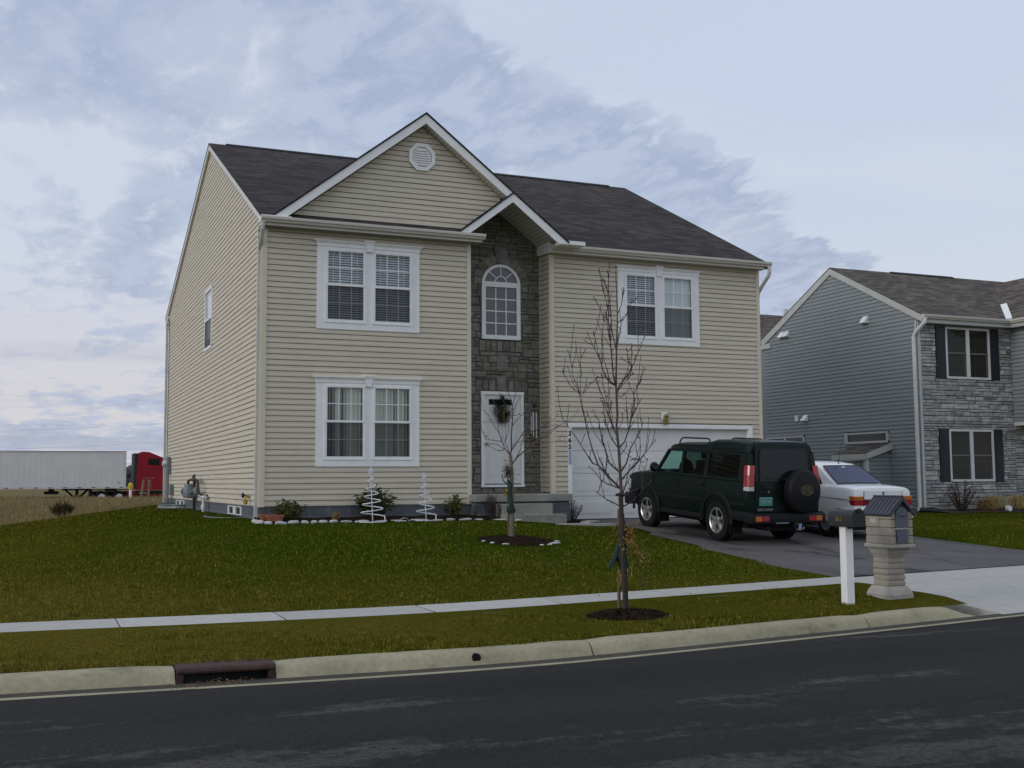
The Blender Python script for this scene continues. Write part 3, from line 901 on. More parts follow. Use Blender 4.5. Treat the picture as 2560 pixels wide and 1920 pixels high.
def double_window(F, x, zb, root, blinds, label=None):
    """pair of single-hung sashes under a crown head with a keystone; x, zb: lower left of the trim"""
    W = 2.23
    f = MB()
    f.box(x, x + .21, 0, .030, zb + .19, zb + 1.73, F); f.box(x + 2.03, x + W, 0, .030, zb + .19, zb + 1.73, F)
    f.box(x, x + W, 0, .031, zb, zb + .19, F)
    f.box(x + 1.02, x + 1.22, 0, .029, zb + .19, zb + 1.63, F)
    f.box(x + .21, x + 2.03, 0, .0295, zb + 1.63, zb + 1.73, F)
    w = f.build('window', M['white'], root)
    hd = MB()
    hd.box(x - .01, x + W + .01, 0, .045, zb + 1.73, zb + 1.80, F)
    for k in range(3):
        e = .02 + .022*k; hd.box(x - e, x + W + e, 0, .055 + .016*k, zb + 1.80 + .018*k, zb + 1.818 + .018*k, F)
    c = x + W/2
    hd.prism([F(c - .055, 0, zb + 1.66), F(c + .055, 0, zb + 1.66), F(c + .10, 0, zb + 1.885), F(c - .10, 0, zb + 1.885)], F.n*.0, F.n*.075)
    hd.box(c - .115, c + .115, 0, .095, zb + 1.865, zb + 1.90, F)
    hd.build('head_trim', M['white'], w)
    for i, (a, b) in enumerate(((x + .17, x + 1.05), (x + 1.19, x + 2.07))):
        s = MB()
        u = sash(s, F, a + .02, b - .02, zb + .91, zb + 1.68, .052, .045)
        l = sash(s, F, a + .012, b - .012, zb + .155, zb + .955, .040, .052)
        s.box(a, b, .0, .046, zb + .135, zb + .157, F); s.box(a, a + .022, 0, .044, zb + .15, zb + 1.70, F); s.box(b - .022, b, 0, .044, zb + .15, zb + 1.70, F)
        s.build('sash', M['white'], w)
        p = MB()
        for (g, d) in ((u, .026), (l, .014)):
            p.quad(F(g[0], d, g[2]), F(g[1], d, g[2]), F(g[1], d, g[3]), F(g[0], d, g[3]))
        p.build('pane', M['glass'], w)
        sc_ = MB(); g = l; d = .0395
        sc_.quad(F(g[0] - .005, d, g[2] - .005), F(g[1] + .005, d, g[2] - .005), F(g[1] + .005, d, g[3] + .005), F(g[0] - .005, d, g[3] + .005))
        sc_.build('insect_screen', M['screen'], w)
        kind = blinds[i]; za, zc = zb + .17, zb + 1.66
        if kind == 'slat': slat_blind(F, a + .04, b - .04, za, zc, -.035, .050, .85, 3 + i).build('blind', M['blind'], w)
        elif kind == 'vertical': vertical_blind(F, a + .03, b - .03, za, zc, -.035, 5 + i).build('blind', M['blind_beige'], w)
        else:
            q = MB(); q.box(a + .04, b - .04, -.055, -.05, za, zc, F); q.build('blind', M['shade'], w)
        recess(F, a + .03, b - .03, zb + .15, zb + 1.69, .6, M['recess'], w)
    if label: w['label'] = label
    return w

def ashlar(mb, tints, F, x0, x1, z0, z1, skip, r, rows=(.10, .15, .20), widths=(.16, .42), d0=.012, d1=.040, gap=.0055, bev=.008):
    z = z0
    while z < z1 - .03:
        h = min(r.choice(rows), z1 - z)
        if z1 - z - h < .06: h = z1 - z
        x = x0
        while x < x1 - .02:
            w = min(r.uniform(*widths), x1 - x)
            if x1 - x - w < .09: w = x1 - x
            parts = [(z, z + h)]
            if h > .13 and r.random() < .35: m = z + h*r.uniform(.42, .58); parts = [(z, m), (m, z + h)]
            for a, b in parts:
                for (p, q, a2, b2) in clip_rect(x, x + w, a, b, skip):
                    if q - p < .035 or b2 - a2 < .03: continue
                    stone_block(mb, tints, F, p + gap, q - gap, a2 + gap, b2 - gap, r.uniform(d0, d1), r, bev)
            x += w
        z += h
def clip_rect(x0, x1, z0, z1, skip):
    out = [(x0, x1, z0, z1)]
    for (a, b, c, d) in skip:
        new = []
        for (p, q, s, t) in out:
            if q <= a or p >= b or t <= c or s >= d: new.append((p, q, s, t)); continue
            if p < a: new.append((p, a, s, t))
            if q > b: new.append((b, q, s, t))
            p2, q2 = max(p, a), min(q, b)
            if s < c: new.append((p2, q2, s, c))
            if t > d: new.append((p2, q2, d, t))
        out = new
    return out
def stone_block(mb, tints, F, x0, x1, z0, z1, d, r, bev=.008):
    """rough-faced block: chamfered rim and an uneven 3x3 face"""
    b = min(bev, (x1 - x0)*.3, (z1 - z0)*.3); n0 = len(mb.f)
    rim = [F(x0, 0, z0), F(x1, 0, z0), F(x1, 0, z1), F(x0, 0, z1)]
    xs = [x0 + b, lerp(x0, x1, r.uniform(.35, .65)), x1 - b]; zs = [z0 + b, lerp(z0, z1, r.uniform(.4, .6)), z1 - b]
    face = [F(x + r.uniform(-.004, .004), d + r.uniform(-.007, .007) + (.006 if i == 4 else 0), z + r.uniform(-.003, .003)) for i, (x, z) in enumerate([(x, z) for z in zs for x in xs])]
    mb.add(rim + face, ((4, 5, 8, 7), (5, 6, 9, 8), (7, 8, 11, 10), (8, 9, 12, 11),
                        (0, 1, 6, 5, 4), (1, 2, 12, 9, 6), (2, 3, 10, 11, 12), (3, 0, 4, 7, 10)))
    t = r.random(); tints += [t]*(len(mb.f) - n0)

def gutter(F, s0, s1, zt, d0=.0, h=.11, w=.11):
    """K-style gutter with end caps, fascia behind; d measured outward from the eave edge"""
    prof = [(d0, zt), (d0, zt - h), (d0 + w*.55, zt - h), (d0 + w*.72, zt - h*.62), (d0 + w*.95, zt - h*.5), (d0 + w, zt - .02), (d0 + w, zt), (d0 + w - .012, zt), (d0 + w - .012, zt - .015), (d0 + .006, zt - h + .012), (d0 + .006, zt)]
    mb = MB(); n = len(prof)
    mb.add([F(s0, d, z) for d, z in prof] + [F(s1, d, z) for d, z in prof],
           [(i, (i + 1) % n, n + (i + 1) % n, n + i) for i in range(n)])
    for s in (s0, s1):
        c = prof[:7]; mb.add([F(s, d, z) for d, z in c], (tuple(range(7)),))
    return mb
def downspout(F, s, d_eave, z_top, z_bot, inset=.05, w=.075, kick=True, ds=0):
    """square pipe: outlet, offset elbow back to the wall, drop, kick-out"""
    mb = MB()
    a = [(s + ds, d_eave, z_top), (s + ds, d_eave, z_top - .07), (s, inset, z_top - .07 - max(.15, (d_eave - inset)*1.1)), (s, inset, z_bot + .12), (s, inset + (.0 if not kick else .05), z_bot)]
    for (p, q) in zip(a, a[1:]):
        p0, q0 = Vector(F(*p)), Vector(F(*q)); t = (q0 - p0).normalized()
        u = F.u.normalized(); v = t.cross(u)
        if v.length < .1: v = F.n.normalized()
        v.normalize(); u = v.cross(t).normalized()
        e = t*.012
        pts = []
        for c in (p0 - e, q0 + e):
            for i, j in ((-1, -1), (1, -1), (1, 1), (-1, 1)): pts.append(tuple(c + u*(i*w/2) + v*(j*w*.38)))
        mb.add(pts, ((3, 2, 1, 0), (4, 5, 6, 7), (0, 1, 5, 4), (1, 2, 6, 5), (2, 3, 7, 6), (3, 0, 4, 7)))
    for z in (lerp(z_top, z_bot, .28), lerp(z_top, z_bot, .6), lerp(z_top, z_bot, .9)):
        mb.box(s - w*.62, s + w*.62, 0.015, inset + w*.42, z - .012, z + .012, F)
    return mb

# ------------------------------------------------------------------ the beige house
HX, WA, XC, WX, YB, YC, YBK = 0.0, 4.526, 6.652, 12.407, 1.027, .432, 16.45
house = thing('suburban_house', 'two-storey beige vinyl-sided house with a charcoal roof, stone entry recess and white double garage door', 'house', (0, 0, -.28))
FA = Frame((0, 0, 0), (1, 0, 0), (0, -1, 0)); FB = Frame((0, YB, 0), (1, 0, 0), (0, -1, 0)); FC = Frame((0, YC, 0), (1, 0, 0), (0, -1, 0))
FL = Frame((0, 0, 0), (0, 1, 0), (-1, 0, 0)); FRET = Frame((XC, 0, 0), (0, 1, 0), (-1, 0, 0))
ZE, YR, ZR, OH = 5.867, 7.372, 9.504, .264
M1, M1C, M2 = (ZR - ZE)/(YR + OH), (ZR - ZE)/(YR - .168), (ZR - 6.24)/(16.66 - YR)
PX, PZ = 3.42, 8.43; MG = (PZ - ZE)/(PX - .10); MGR = (PZ - ZE)/(6.79 - PX)

W1, W2, W3 = (1.115, .81), (1.115, 3.655), (8.405, 3.695)
hole = lambda p: (p[0] + .1, p[0] + 2.13, p[1] + .10, p[1] + 1.72)
siding(FA, 0, 5.70, lambda z: (.08, WA - .08), [hole(W1), hole(W2)]).build('front_wall', M['siding'], house)
G0, G1, GT, GB = 7.055, 12.10, 1.815, -.41
siding(FC, -.0, 5.70, lambda z: (XC + .08, WX - .08), [hole(W3), (G0, G1, -1, GT)]).build('garage_wall', M['siding'], house)
siding(FRET, .22, 5.80, lambda z: (YC + .02, YB - .01)).build('return_wall', M['siding'], house)
def left_span(z):
    a, b = .08, YBK - .08
    if z > 5.72: a = (z + .13 - ZE)/M1 - OH
    if z > 6.0: b = min(b, YR + (ZR - z - .13)/M2)
    return (a, b)
SW = (6.74, 7.97, 4.0, 5.56)
siding(FL, 0, ZR - .15, left_span, [(SW[0] + .04, SW[1] - .04, SW[2] + .04, SW[3] - .04)]).build('side_wall', M['siding'], house)
siding(Frame((WX, 0, 0), (0, 1, 0), (1, 0, 0)), -.4, ZR - .15, lambda z: ((YC, YBK) if z < 5.7 else (max(YC, (z - ZE)/M1C + .3), min(YBK, YR + (ZR - z - .13)/M2)))).build('side_wall', M['siding'], house)
siding(Frame((0, YBK, 0), (-1, 0, 0), (0, 1, 0)), -.1, 6.1, lambda z: (-WX, 0)).build('rear_wall', M['siding'], house)
# gable face above the pent roof
def gable_span(z):
    l = .10 + (z + .26 - ZE)/MG; r = 6.79 - (z + .26 - ZE)/MGR
    return (l, min(r, 4.15 + (z - 5.86)/.755))
siding(FA, 5.985, 8.17, gable_span).build('gable_wall', M['siding'], house)
# corner posts
for F, s0, s1, z0, z1 in ((FA, -.002, .09, 0, 5.72), (FA, WA - .09, WA + .002, 0, 5.72), (FC, XC - .001, XC + .09, .2, 5.72), (FC, WX - .09, WX, -.35, 5.72),
                          (FL, -.001, .09, 0, 5.74), (FL, YBK - .09, YBK, 0, 6.1), (FRET, YC, YC + .045, .2, 5.76)):
    b = MB(); b.box(s0, s1, -.05, .026, z0, z1, F); b.build('corner_post', M['post_beige'], house)
b = MB(); b.box(YB - .045, YB - .028, 0, .022, .2, 6.0, FRET); b.build('corner_post', M['post_beige'], house)
# inner side of the left wing, facing the entry
b = MB(); b.box(0, YB, -.08, 0, .1, 6.0, Frame((WA, 0, 0), (0, 1, 0), (1, 0, 0))); b.build('return_wall', M['post_beige'], house)
# foundation
b = MB()
b.prism([(.015, .012, -.9), (WA, .012, -.9), (WA, YC + .012, -.9), (G0 - .02, YC + .012, -.9), (G0 - .02, YBK, -.9), (.015, YBK, -.9)], (0, 0, 0), (0, 0, .903))
t = NT('block_foundation'); v = t.coord('World'); s_ = t.n('ShaderNodeSeparateXYZ'); t.L.new(v, s_.inputs[0])
cb = t.n('ShaderNodeCombineXYZ'); t.L.new(t.math('ADD', s_.outputs[0], s_.outputs[1]), cb.inputs[0]); t.L.new(t.math('ADD', s_.outputs[2], .205), cb.inputs[1])
bk = t.n('ShaderNodeTexBrick'); t.L.new(cb.outputs[0], bk.inputs[0]); bk.inputs['Scale'].default_value = 1
bk.inputs['Brick Width'].default_value = .41; bk.inputs['Row Height'].default_value = .205; bk.inputs['Mortar Size'].default_value = .006
bk.inputs['Color1'].default_value = (.105, .112, .122, 1); bk.inputs['Color2'].default_value = (.125, .132, .142, 1); bk.inputs['Mortar'].default_value = (.20, .21, .22, 1)
col = t.mix(t.math('MULTIPLY', t.ramp(t.noise(v, 4, 6, .7), .55, .75), .55), bk.outputs[0], (.26, .26, .25))
t.principled(col, .9, 0, t.bump(t.noise(v, 40, 4, .6), .3, .01), spec=.2); M['block'] = t.m
b.build('foundation', M['block'], house)

# roof
def slab(mb, pts, t=.035, mi=0):
    n = (Vector(pts[1]) - Vector(pts[0])).cross(Vector(pts[2]) - Vector(pts[0])).normalized()
    if n.z < 0: n = -n
    mb.prism(pts, n*0.0, n*(-t), mi)
roof = MB()
zl = lambda y: ZE + (y + OH)*M1; zc = lambda y: ZE + (y - .168)*M1C; zb_ = lambda y: ZR - (y - YR)*M2
YP = -OH + (PZ - ZE)/M1; YPC = .168 + (PZ - ZE)/M1C
xl, xr = -.085, 12.49
slab(roof, [(xl, -OH, ZE), (PX, -OH, ZE), (PX, YR, ZR), (xl, YR, ZR)])
slab(roof, [(PX, -OH, ZE - .001), (4.5, -OH, ZE - .001), (4.5, .02, zl(.02)), (PX, .02, zl(.02))])
slab(roof, [(6.60, .168, ZE), (xr, .168, ZE), (xr, YR, ZR), (6.60, YR, ZR)])
slab(roof, [(PX, 1.12, zc(1.12)), (6.60, 1.12, zc(1.12)), (6.60, YR, ZR), (PX, YR, ZR)])
slab(roof, [(xl, YR, ZR), (xr, YR, ZR), (xr, 16.66, 6.24), (xl, 16.66, 6.24)])
roof_o = roof.build('roof', M['roof'], house)
b = MB(); b.prism([(xl + .45, YR - .13, ZR - .045), (xl + .45, YR, ZR + .035), (xl + .45, YR + .13, ZR - .03)], (0, 0, 0), (11.55, 0, 0)); b.build('ridge_vent', M['ridge'], roof_o)
gr = MB(); YF = -.285
slab(gr, [(.075, YF, ZE - .02), (PX, YF, PZ), (PX, YP + .05, PZ), (.12, -.15, ZE + .02)])
slab(gr, [(PX, YF, PZ), (6.82, YF, ZE - .022), (6.82, .17, ZE - .022), (PX, YPC + .05, PZ)])
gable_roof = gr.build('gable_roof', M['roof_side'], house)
# porch-side small gable over the entry
SGX, SGZ = 5.46, 6.88
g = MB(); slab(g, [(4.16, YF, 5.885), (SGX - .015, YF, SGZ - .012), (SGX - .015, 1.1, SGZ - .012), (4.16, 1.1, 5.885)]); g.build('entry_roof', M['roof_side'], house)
# rake boards
def rake(pts_outer, drop, y0, y1, name='fascia', mat='white', clipz=None, parent=house):
    mb = MB()
    for (p, q) in zip(pts_outer, pts_outer[1:]):
        a, c = (p[0], p[1] - drop), (q[0], q[1] - drop)
        P = [(p[0], p[1]), (q[0], q[1]), c, a]
        if clipz is not None:                       # level cut at the foot
            P2 = []
            for i in range(4):
                (x0, z0), (x1, z1) = P[i], P[(i + 1) % 4]
                if z0 >= clipz: P2.append((x0, z0))
                if (z0 - clipz)*(z1 - clipz) < 0:
                    t = (clipz - z0)/(z1 - z0); P2.append((lerp(x0, x1, t), clipz))
            P = P2
        mb.prism([(x, y0, z) for x, z in P], (0, 0, 0), (0, y1 - y0, 0))
    return mb.build(name, M[mat], parent)
rake([(.10, ZE - .012), (PX, PZ - .012), (6.79, ZE - .012)], .235, -.264, -.236, clipz=ZE - .075)
rake([(4.19, 5.895), (SGX - .0, SGZ - .012)], .21, -.2635, -.2365, clipz=5.80)
b = MB(); b.box(-.085, .52, -.30, -.02, ZE - .10, ZE + .012, None); b.build('eave_return', M['white'], house)
b = MB(); b.box(6.62, 7.22, -.265, .10, ZE - .07, ZE + .015); b.build('eave_return', M['white'], house)
# soffits
s = MB()
def soff(x0, z0, x1, z1, y0, y1):
    s.prism([(x0, y0, z0), (x1, y0, z1), (x1, y1, z1), (x0, y1, z0)], (0, 0, 0), (0, 0, .02))
soff(.3, ZE - .235 + .2*MG, PX, PZ - .245, -.236, .05)
xm = 5.40; zm_ = PZ - (xm - PX)*MGR
soff(PX, PZ - .245, xm, zm_ - .245, -.236, .05)
soff(xm - .05, zm_ + .05*MGR - .06, 6.74, PZ - (6.74 - PX)*MGR - .06, -.236, YB + .2)
soff(4.45, 5.885 + .29*.765 - .06, SGX + .03, SGZ - .05, -.2365, YB + .2)
s.box(-.08, 4.72, -.26, .03, 5.685, 5.70); s.box(6.6, 12.48, .17, YC + .03, 5.70, 5.715)
t = NT('vented_soffit'); v = t.coord('World'); w_ = t.n('ShaderNodeTexWave', wave_type='BANDS', bands_direction='Z'); t.L.new(v, w_.inputs[0]); w_.inputs['Scale'].default_value = 5.5
col = t.mix(t.ramp(w_.outputs[1], .85, .97), (.60, .59, .52), (.34, .335, .30)); t.principled(col, .6)
s.build('soffit', t.m, house)
b = MB(); b.prism([(6.6, .17, 5.695), (6.6, .17, 5.872), (6.6, .69, 6.14), (6.6, YB + .05, 6.32), (6.6, YB + .05, 5.74)], (-.02, 0, 0), (.0, 0, 0)); b.build('eave_box', M['white'], house)
# left and right rakes of the main roof
def side_rake(x0, x1, ys=-OH):
    mb = MB(); d = .17
    P = [(ys, ZE - .012), (YR, ZR - .012), (16.66, 6.23), (16.66, 6.23 - d), (YR, ZR - .012 - d), (ys, ZE - d)]
    for q in ((P[0], P[1], P[4], P[5]), (P[1], P[2], P[3], P[4])):
        mb.prism([(x0, y, z) for y, z in q], (0, 0, 0), (x1 - x0, 0, 0))
    return mb.build('fascia', M['white_dull'], house)
side_rake(-.075, -.004); side_rake(WX + .004, WX + .07, .168)
for x0 in (-.075, 12.42):
    b = MB(); b.box(x0, x0 + .07, 16.4, 16.72, 5.98, 6.10); b.build('eave_return', M['white_dull'], house)
# gutters and downspouts
FGA = Frame((0, -OH, 0), (1, 0, 0), (0, -1, 0)); FGC = Frame((0, .168, 0), (1, 0, 0), (0, -1, 0))
gutter(FGA, -.10, 4.755, 5.845).build('gutter', M['gutter'], house)
gutter(FGC, 6.565, 12.57, 5.855).build('gutter', M['gutter'], house)
b = MB(); b.box(-.08, 4.70, -OH, -OH + .03, 5.68, 5.84); b.build('fascia', M['gutter'], house)
b = MB(); b.box(6.585, 12.5, .168, .198, 5.69, 5.85); b.build('fascia', M['gutter'], house)
gutter(Frame((0, 16.66, 0), (-1, 0, 0), (0, 1, 0)), -12.5, .1, 6.22).build('gutter', M['gutter'], house)
mb = downspout(FL, .14, .045, 5.70, -.33, .05, .085)
mb.tube([(-.05, -.30, 5.74), (-.06, -.27, 5.60), (-.05, -.12, 5.44), (-.05, .10, 5.26), (-.05, .13, 5.18)], .042, 8)
mb.build('downspout', M['downspout'], house)
mb = downspout(FL, YBK - .1, .05, 6.0, -.30, .09, .10); mb.tube([(-.07, 16.7, 6.12), (-.09, 16.68, 5.98), (-.09, YBK - .1, 5.8), (-.09, YBK - .1, 5.6)], .05, 8)
mb.build('downspout', M['downspout'], house)
mb = MB(); mb.tube([(12.50, .10, 5.75), (12.505, .10, 5.62), (12.50, .14, 5.52), (12.47, .40, 5.28), (12.46, .52, 5.15), (12.46, .56, 5.0), (12.46, .56, -.3)], .045, 8); mb.build('downspout', M['downspout'], house)

# windows
double_window(FA, *W1, house, ('vertical', 'vertical'))
double_window(FA, *W2, house, ('slat', 'slat'))
double_window(FC, *W3, house, ('slat', 'shade'))
f = MB(); a, c, z0, z1 = SW
f.box(a - .03, c + .03, 0, .035, z0 - .03, z0 + .045, FL); f.box(a - .03, c + .03, 0, .035, z1 - .045, z1 + .03, FL)
f.box(a - .03, a + .045, 0, .034, z0, z1, FL); f.box(c - .045, c + .03, 0, .034, z0, z1, FL); f.box(a, c, 0, .03, (z0 + z1)/2 - .03, (z0 + z1)/2 + .03, FL)
w = f.build('window', M['white'], house)
zm = (z0 + z1)/2
p = MB(); p.quad(FL(a, .012, z0), FL(c, .012, z0), FL(c, .012, z1), FL(a, .012, z1)); p.build('pane', M['glass'], w)
p = MB(); p.quad(FL(a, .02, z0), FL(c, .02, z0), FL(c, .02, zm), FL(a, .02, zm)); p.build('insect_screen', M['screen'], w)
p = MB(); p.box(a, c, -.06, -.05, z0 + .3, z1, FL); p.build('blind', M['shade'], w)
recess(FL, a, c, z0, z1, .5, M['recess'], w)
# gable vent: octagon with louvres
def octagon(F, cx, cz, r, rz, d):
    k = math.tan(math.pi/8)
    return [F(cx + x*r, d, cz + z*rz) for x, z in ((1, k), (k, 1), (-k, 1), (-1, k), (-1, -k), (-k, -1), (k, -1), (1, -k))]
v = MB(); o1, o2 = octagon(FA, 3.40, 7.50, .295, .30, .05), octagon(FA, 3.40, 7.50, .215, .22, .05)
ob = octagon(FA, 3.40, 7.50, .295, .30, .0); oi = octagon(FA, 3.40, 7.50, .215, .22, .012)
v.add(o1 + o2 + ob + oi, [q for i in range(8) for q in ((i, (i + 1) % 8, 8 + (i + 1) % 8, 8 + i), (i, 16 + i, 16 + (i + 1) % 8, (i + 1) % 8), (8 + i, 8 + (i + 1) % 8, 24 + (i + 1) % 8, 24 + i))])
v.add(oi, (tuple(range(8)),))
for i in range(7):
    z = 7.50 - .17 + i*.052; hw = min(.21, .30 - abs(z + .02 - 7.5)) - .008
    v.add([FA(3.40 - hw, .014, z + .045), FA(3.40 + hw, .014, z + .045), FA(3.40 + hw, .042, z), FA(3.40 - hw, .042, z)], ((3, 2, 1, 0),))
    v.add([FA(3.40 - hw, .042, z), FA(3.40 + hw, .042, z), FA(3.40 + hw, .042, z - .012), FA(3.40 - hw, .042, z - .012)], ((3, 2, 1, 0),))
v.build('gable_vent', M['white'], house)

# stone entry wall
AX, AZ, AR = 5.66, 5.0, .48
DX0, DX1, DZ0, DZ1 = 5.15, 6.20, .385, 2.53
mb = MB(); tn = []; r = random.Random(21)
bk = MB(); bk.prism([FB(s_, 0, z) for s_, z in ((WA, .05), (XC, .05), (XC, 6.9), (WA, 6.9))], FB.n*.004, FB.n*(-.1))
skip = [(DX0 - .005, DX1 + .005, .36, DZ1 + .01), (AX - AR, AX + AR, 3.71, AZ + .30), (DX0 - .12, DX1 + .12, DZ1, DZ1 + .27), (AX - AR - .06, AX + AR + .06, 3.45, 3.72)]
skip += [(AX - AR*.86, AX + AR*.86, AZ + .3, AZ + .42)]
ashlar(mb, tn, FB, WA, XC, .10, 6.9, skip, r)
x = DX0 - .12
while x < DX1 + .10:                                # soldier course over the door
    w = min(r.uniform(.13, .20), DX1 + .12 - x)
    if not (AX - .14 < x + w/2 < AX + .14): stone_block(mb, tn, FB, x + .005, x + w - .005, DZ1 + .015, DZ1 + .265, r.uniform(.02, .034), r)
    x += w
x = AX - AR - .06
while x < AX + AR + .04:
    w = min(r.uniform(.13, .19), AX + AR + .06 - x); stone_block(mb, tn, FB, x + .005, x + w - .005, 3.46, 3.705, r.uniform(.02, .034), r); x += w
for (p, q) in ((5.40, 5.84),):                      # plain key blocks
    stone_block(mb, tn, FB, 5.55, 5.79, DZ1 + .02, DZ1 + .37, .045, r); tn[-8:] = [.98]*8
    stone_block(mb, tn, FB, 5.54, 5.82, 3.05, 3.36, .04, r); tn[-8:] = [.98]*8
for i in range(11):                                  # voussoirs
    if i == 5: continue
    a0, a1 = math.pi*i/11, math.pi*(i + 1)/11
    e = .012; r0, r1 = AR + .012, AR + r.uniform(.19, .25); n0 = len(mb.f)
    pts = [(r0, a0 + e), (r1, a0 + e*.7), (r1 + r.uniform(-.01, .02), a1 - e*.7), (r0, a1 - e)]
    d = r.uniform(.045, .06)
    mb.prism([FB(AX + rr*math.cos(t_), 0, AZ + rr*math.sin(t_)) for rr, t_ in pts], FB.n*0, FB.n*d)
    tn += [r.random()]*(len(mb.f) - n0)
n0 = len(mb.f); mb.prism([FB(5.565, 0, AZ + AR + .015), FB(5.755, 0, AZ + AR + .015), FB(5.84, 0, 5.85), FB(5.48, 0, 5.85)], FB.n*0, FB.n*.085); tn += [.97]*(len(mb.f) - n0)
sw_ = mb.build('stone_wall', M['stone'], house, tint=tn)
bk.build('stone_backing', M['mortar'], sw_)
# arched window
f = MB(); D = .06
def arc_band(mb, r0, r1, d0, d1, n=24, a0=0.0, a1=math.pi, cz=AZ):
    pts = lambda rr, d: [FB(AX + rr*math.cos(lerp(a0, a1, i/n)), d, cz + rr*math.sin(lerp(a0, a1, i/n))) for i in range(n + 1)]
    A_, B_, C_, E_ = pts(r0, d1), pts(r1, d1), pts(r0, d0), pts(r1, d0); m = n + 1
    mb.add(A_ + B_ + C_ + E_, [q for i in range(n) for q in ((i, i + 1, m + i + 1, m + i), (m + i, m + i + 1, 3*m + i + 1, 3*m + i), (2*m + i, 2*m + i + 1, i + 1, i))])
arc_band(f, .415, AR + .0, 0, D)
f.box(AX - AR, AX - .385, 0, D, 3.735, AZ + .0, FB); f.box(AX + .385, AX + AR, 0, D, 3.735, AZ, FB); f.box(AX - .385, AX + .385, 0, D, 3.735, 3.83, FB)
f.box(AX - AR, AX + AR, 0, D + .004, AZ - .055, AZ + .065, FB)
aw = f.build('arched_window', M['white'], house)
f = MB(); gz = AZ + .065
for i in range(1, 3):
    x = AX - .385 + .77*i/3; f.box(x - .012, x + .012, .022, .036, 3.83, AZ - .055, FB)
for i in range(1, 4):
    z = lerp(3.83, AZ - .055, i/4); f.box(AX - .385, AX + .385, .021, .037, z - .012, z + .012, FB)
arc_band(f, .125, .15, .02, .037, 14, cz=gz)
for a_ in (math.radians(40), math.pi/2, math.radians(140)):
    c, s_ = math.cos(a_), math.sin(a_); n_ = (-s_*.011, c*.011)
    P = [(AX + .14*c + n_[0], gz + .14*s_ + n_[1]), (AX + .40*c + n_[0], gz + .385*s_ + n_[1]), (AX + .40*c - n_[0], gz + .385*s_ - n_[1]), (AX + .14*c - n_[0], gz + .14*s_ - n_[1])]
    f.prism([FB(x, .022, z) for x, z in P], FB.n*0, FB.n*.014)
f.build('muntins', M['white'], aw)
p = MB(); p.quad(FB(AX - .39, .02, 3.8), FB(AX + .39, .02, 3.8), FB(AX + .39, .02, AZ), FB(AX - .39, .02, AZ))
p.add([FB(AX + .43*math.cos(math.pi*i/20), .0195, AZ + .43*math.sin(math.pi*i/20)) for i in range(21)], (tuple(range(21)),))
t = NT('milky_window_glass'); t.principled((.115, .118, .128), .06, 0, spec=.6); M['gray_glass'] = t.m
p.build('pane', M['gray_glass'], aw)

# front door
f = MB(); F = FB
f.box(DX0, DX0 + .07, 0, .07, DZ0, DZ1 - .07, F); f.box(DX1 - .07, DX1, 0, .07, DZ0, DZ1 - .07, F); f.box(DX0 - .01, DX1 + .01, 0, .075, DZ1 - .07, DZ1, F); f.box(DX0 - .01, DX1 + .01, 0, .08, DZ0 - .03, DZ0 + .025, F)
dr = f.build('front_door', M['white'], house)
p = MB(); a, c = DX0 + .07, DX1 - .07; m_ = (a + c)/2
p.box(a, c, 0, .030, DZ0 + .035, DZ1 - .07, F)
for (z0, z1) in ((DZ0 + .18, DZ0 + .78), (DZ0 + .92, DZ0 + 1.62)):
    for x0, x1 in ((a + .10, m_ - .05), (m_ + .05, c - .10)):
        p.box(x0, x1, .03, .036, z0, z1, F, bev=.004); p.box(x0 + .035, x1 - .035, .036, .042, z0 + .04, z1 - .04, F, bev=.003)
p.build('door_panel', plain('door_white', (.74, .725, .69), .45, .03), dr)
p = MB(); p.box(a + .13, c - .21, .030, .038, DZ1 - .30, DZ1 - .175, F); p.build('door_window', M['dark'], dr)
p = MB(); p.box(a, c, .03, .046, DZ0 + .027, DZ0 + .048, F); p.build('door_sweep', M['black'], dr)
p = MB(); p.lathe([(.0, 0), (.022, 0), (.022, .02), (.012, .03), (.027, .05), (.024, .07), (0, .075)], FB(a + .06, .03, DZ0 + .95), 'Y', 12, M=Matrix.Scale(-1, 4, (0, 1, 0))); p.build('door_handle', M['brass'], dr)
p = MB(); p.lathe([(.0, 0), (.02, 0), (.02, .015), (0, .018)], FB(a + .06, .03, DZ0 + 1.12), 'Y', 10, M=Matrix.Scale(-1, 4, (0, 1, 0))); p.build('deadbolt', M['brass'], dr)
# doorbell plate and small button left of the door
p = MB(); p.box(4.70, 4.80, .03, .045, 1.40, 1.42, FB); p.build('doorbell', M['white'], house)
p = MB(); p.box(4.555, 4.60, .03, .075, 1.52, 1.86, FB, bev=.006); p.box(4.56, 4.595, .075, .082, 1.56, 1.64, FB); p.build('letter_holder', M['galv'], house)

# porch and steps
p = MB(); p.box(4.47, 6.76, -.42, YB - .0, .045, .205, bev=.015); p.build('porch_slab', M['porch'], house)
p = MB(); p.box(4.53, 6.70, -.36, YB - .02, -.7, .044); p.build('porch_base', M['block'], house)
p = MB(); p.box(4.95, 6.12, -.74, -.362, -.6, .005, bev=.012); p.build('step', M['porch'], house)
p = MB(); p.box(4.90, 6.30, -1.06, -.742, -.6, -.215, bev=.012); p.build('step', M['porch'], house)

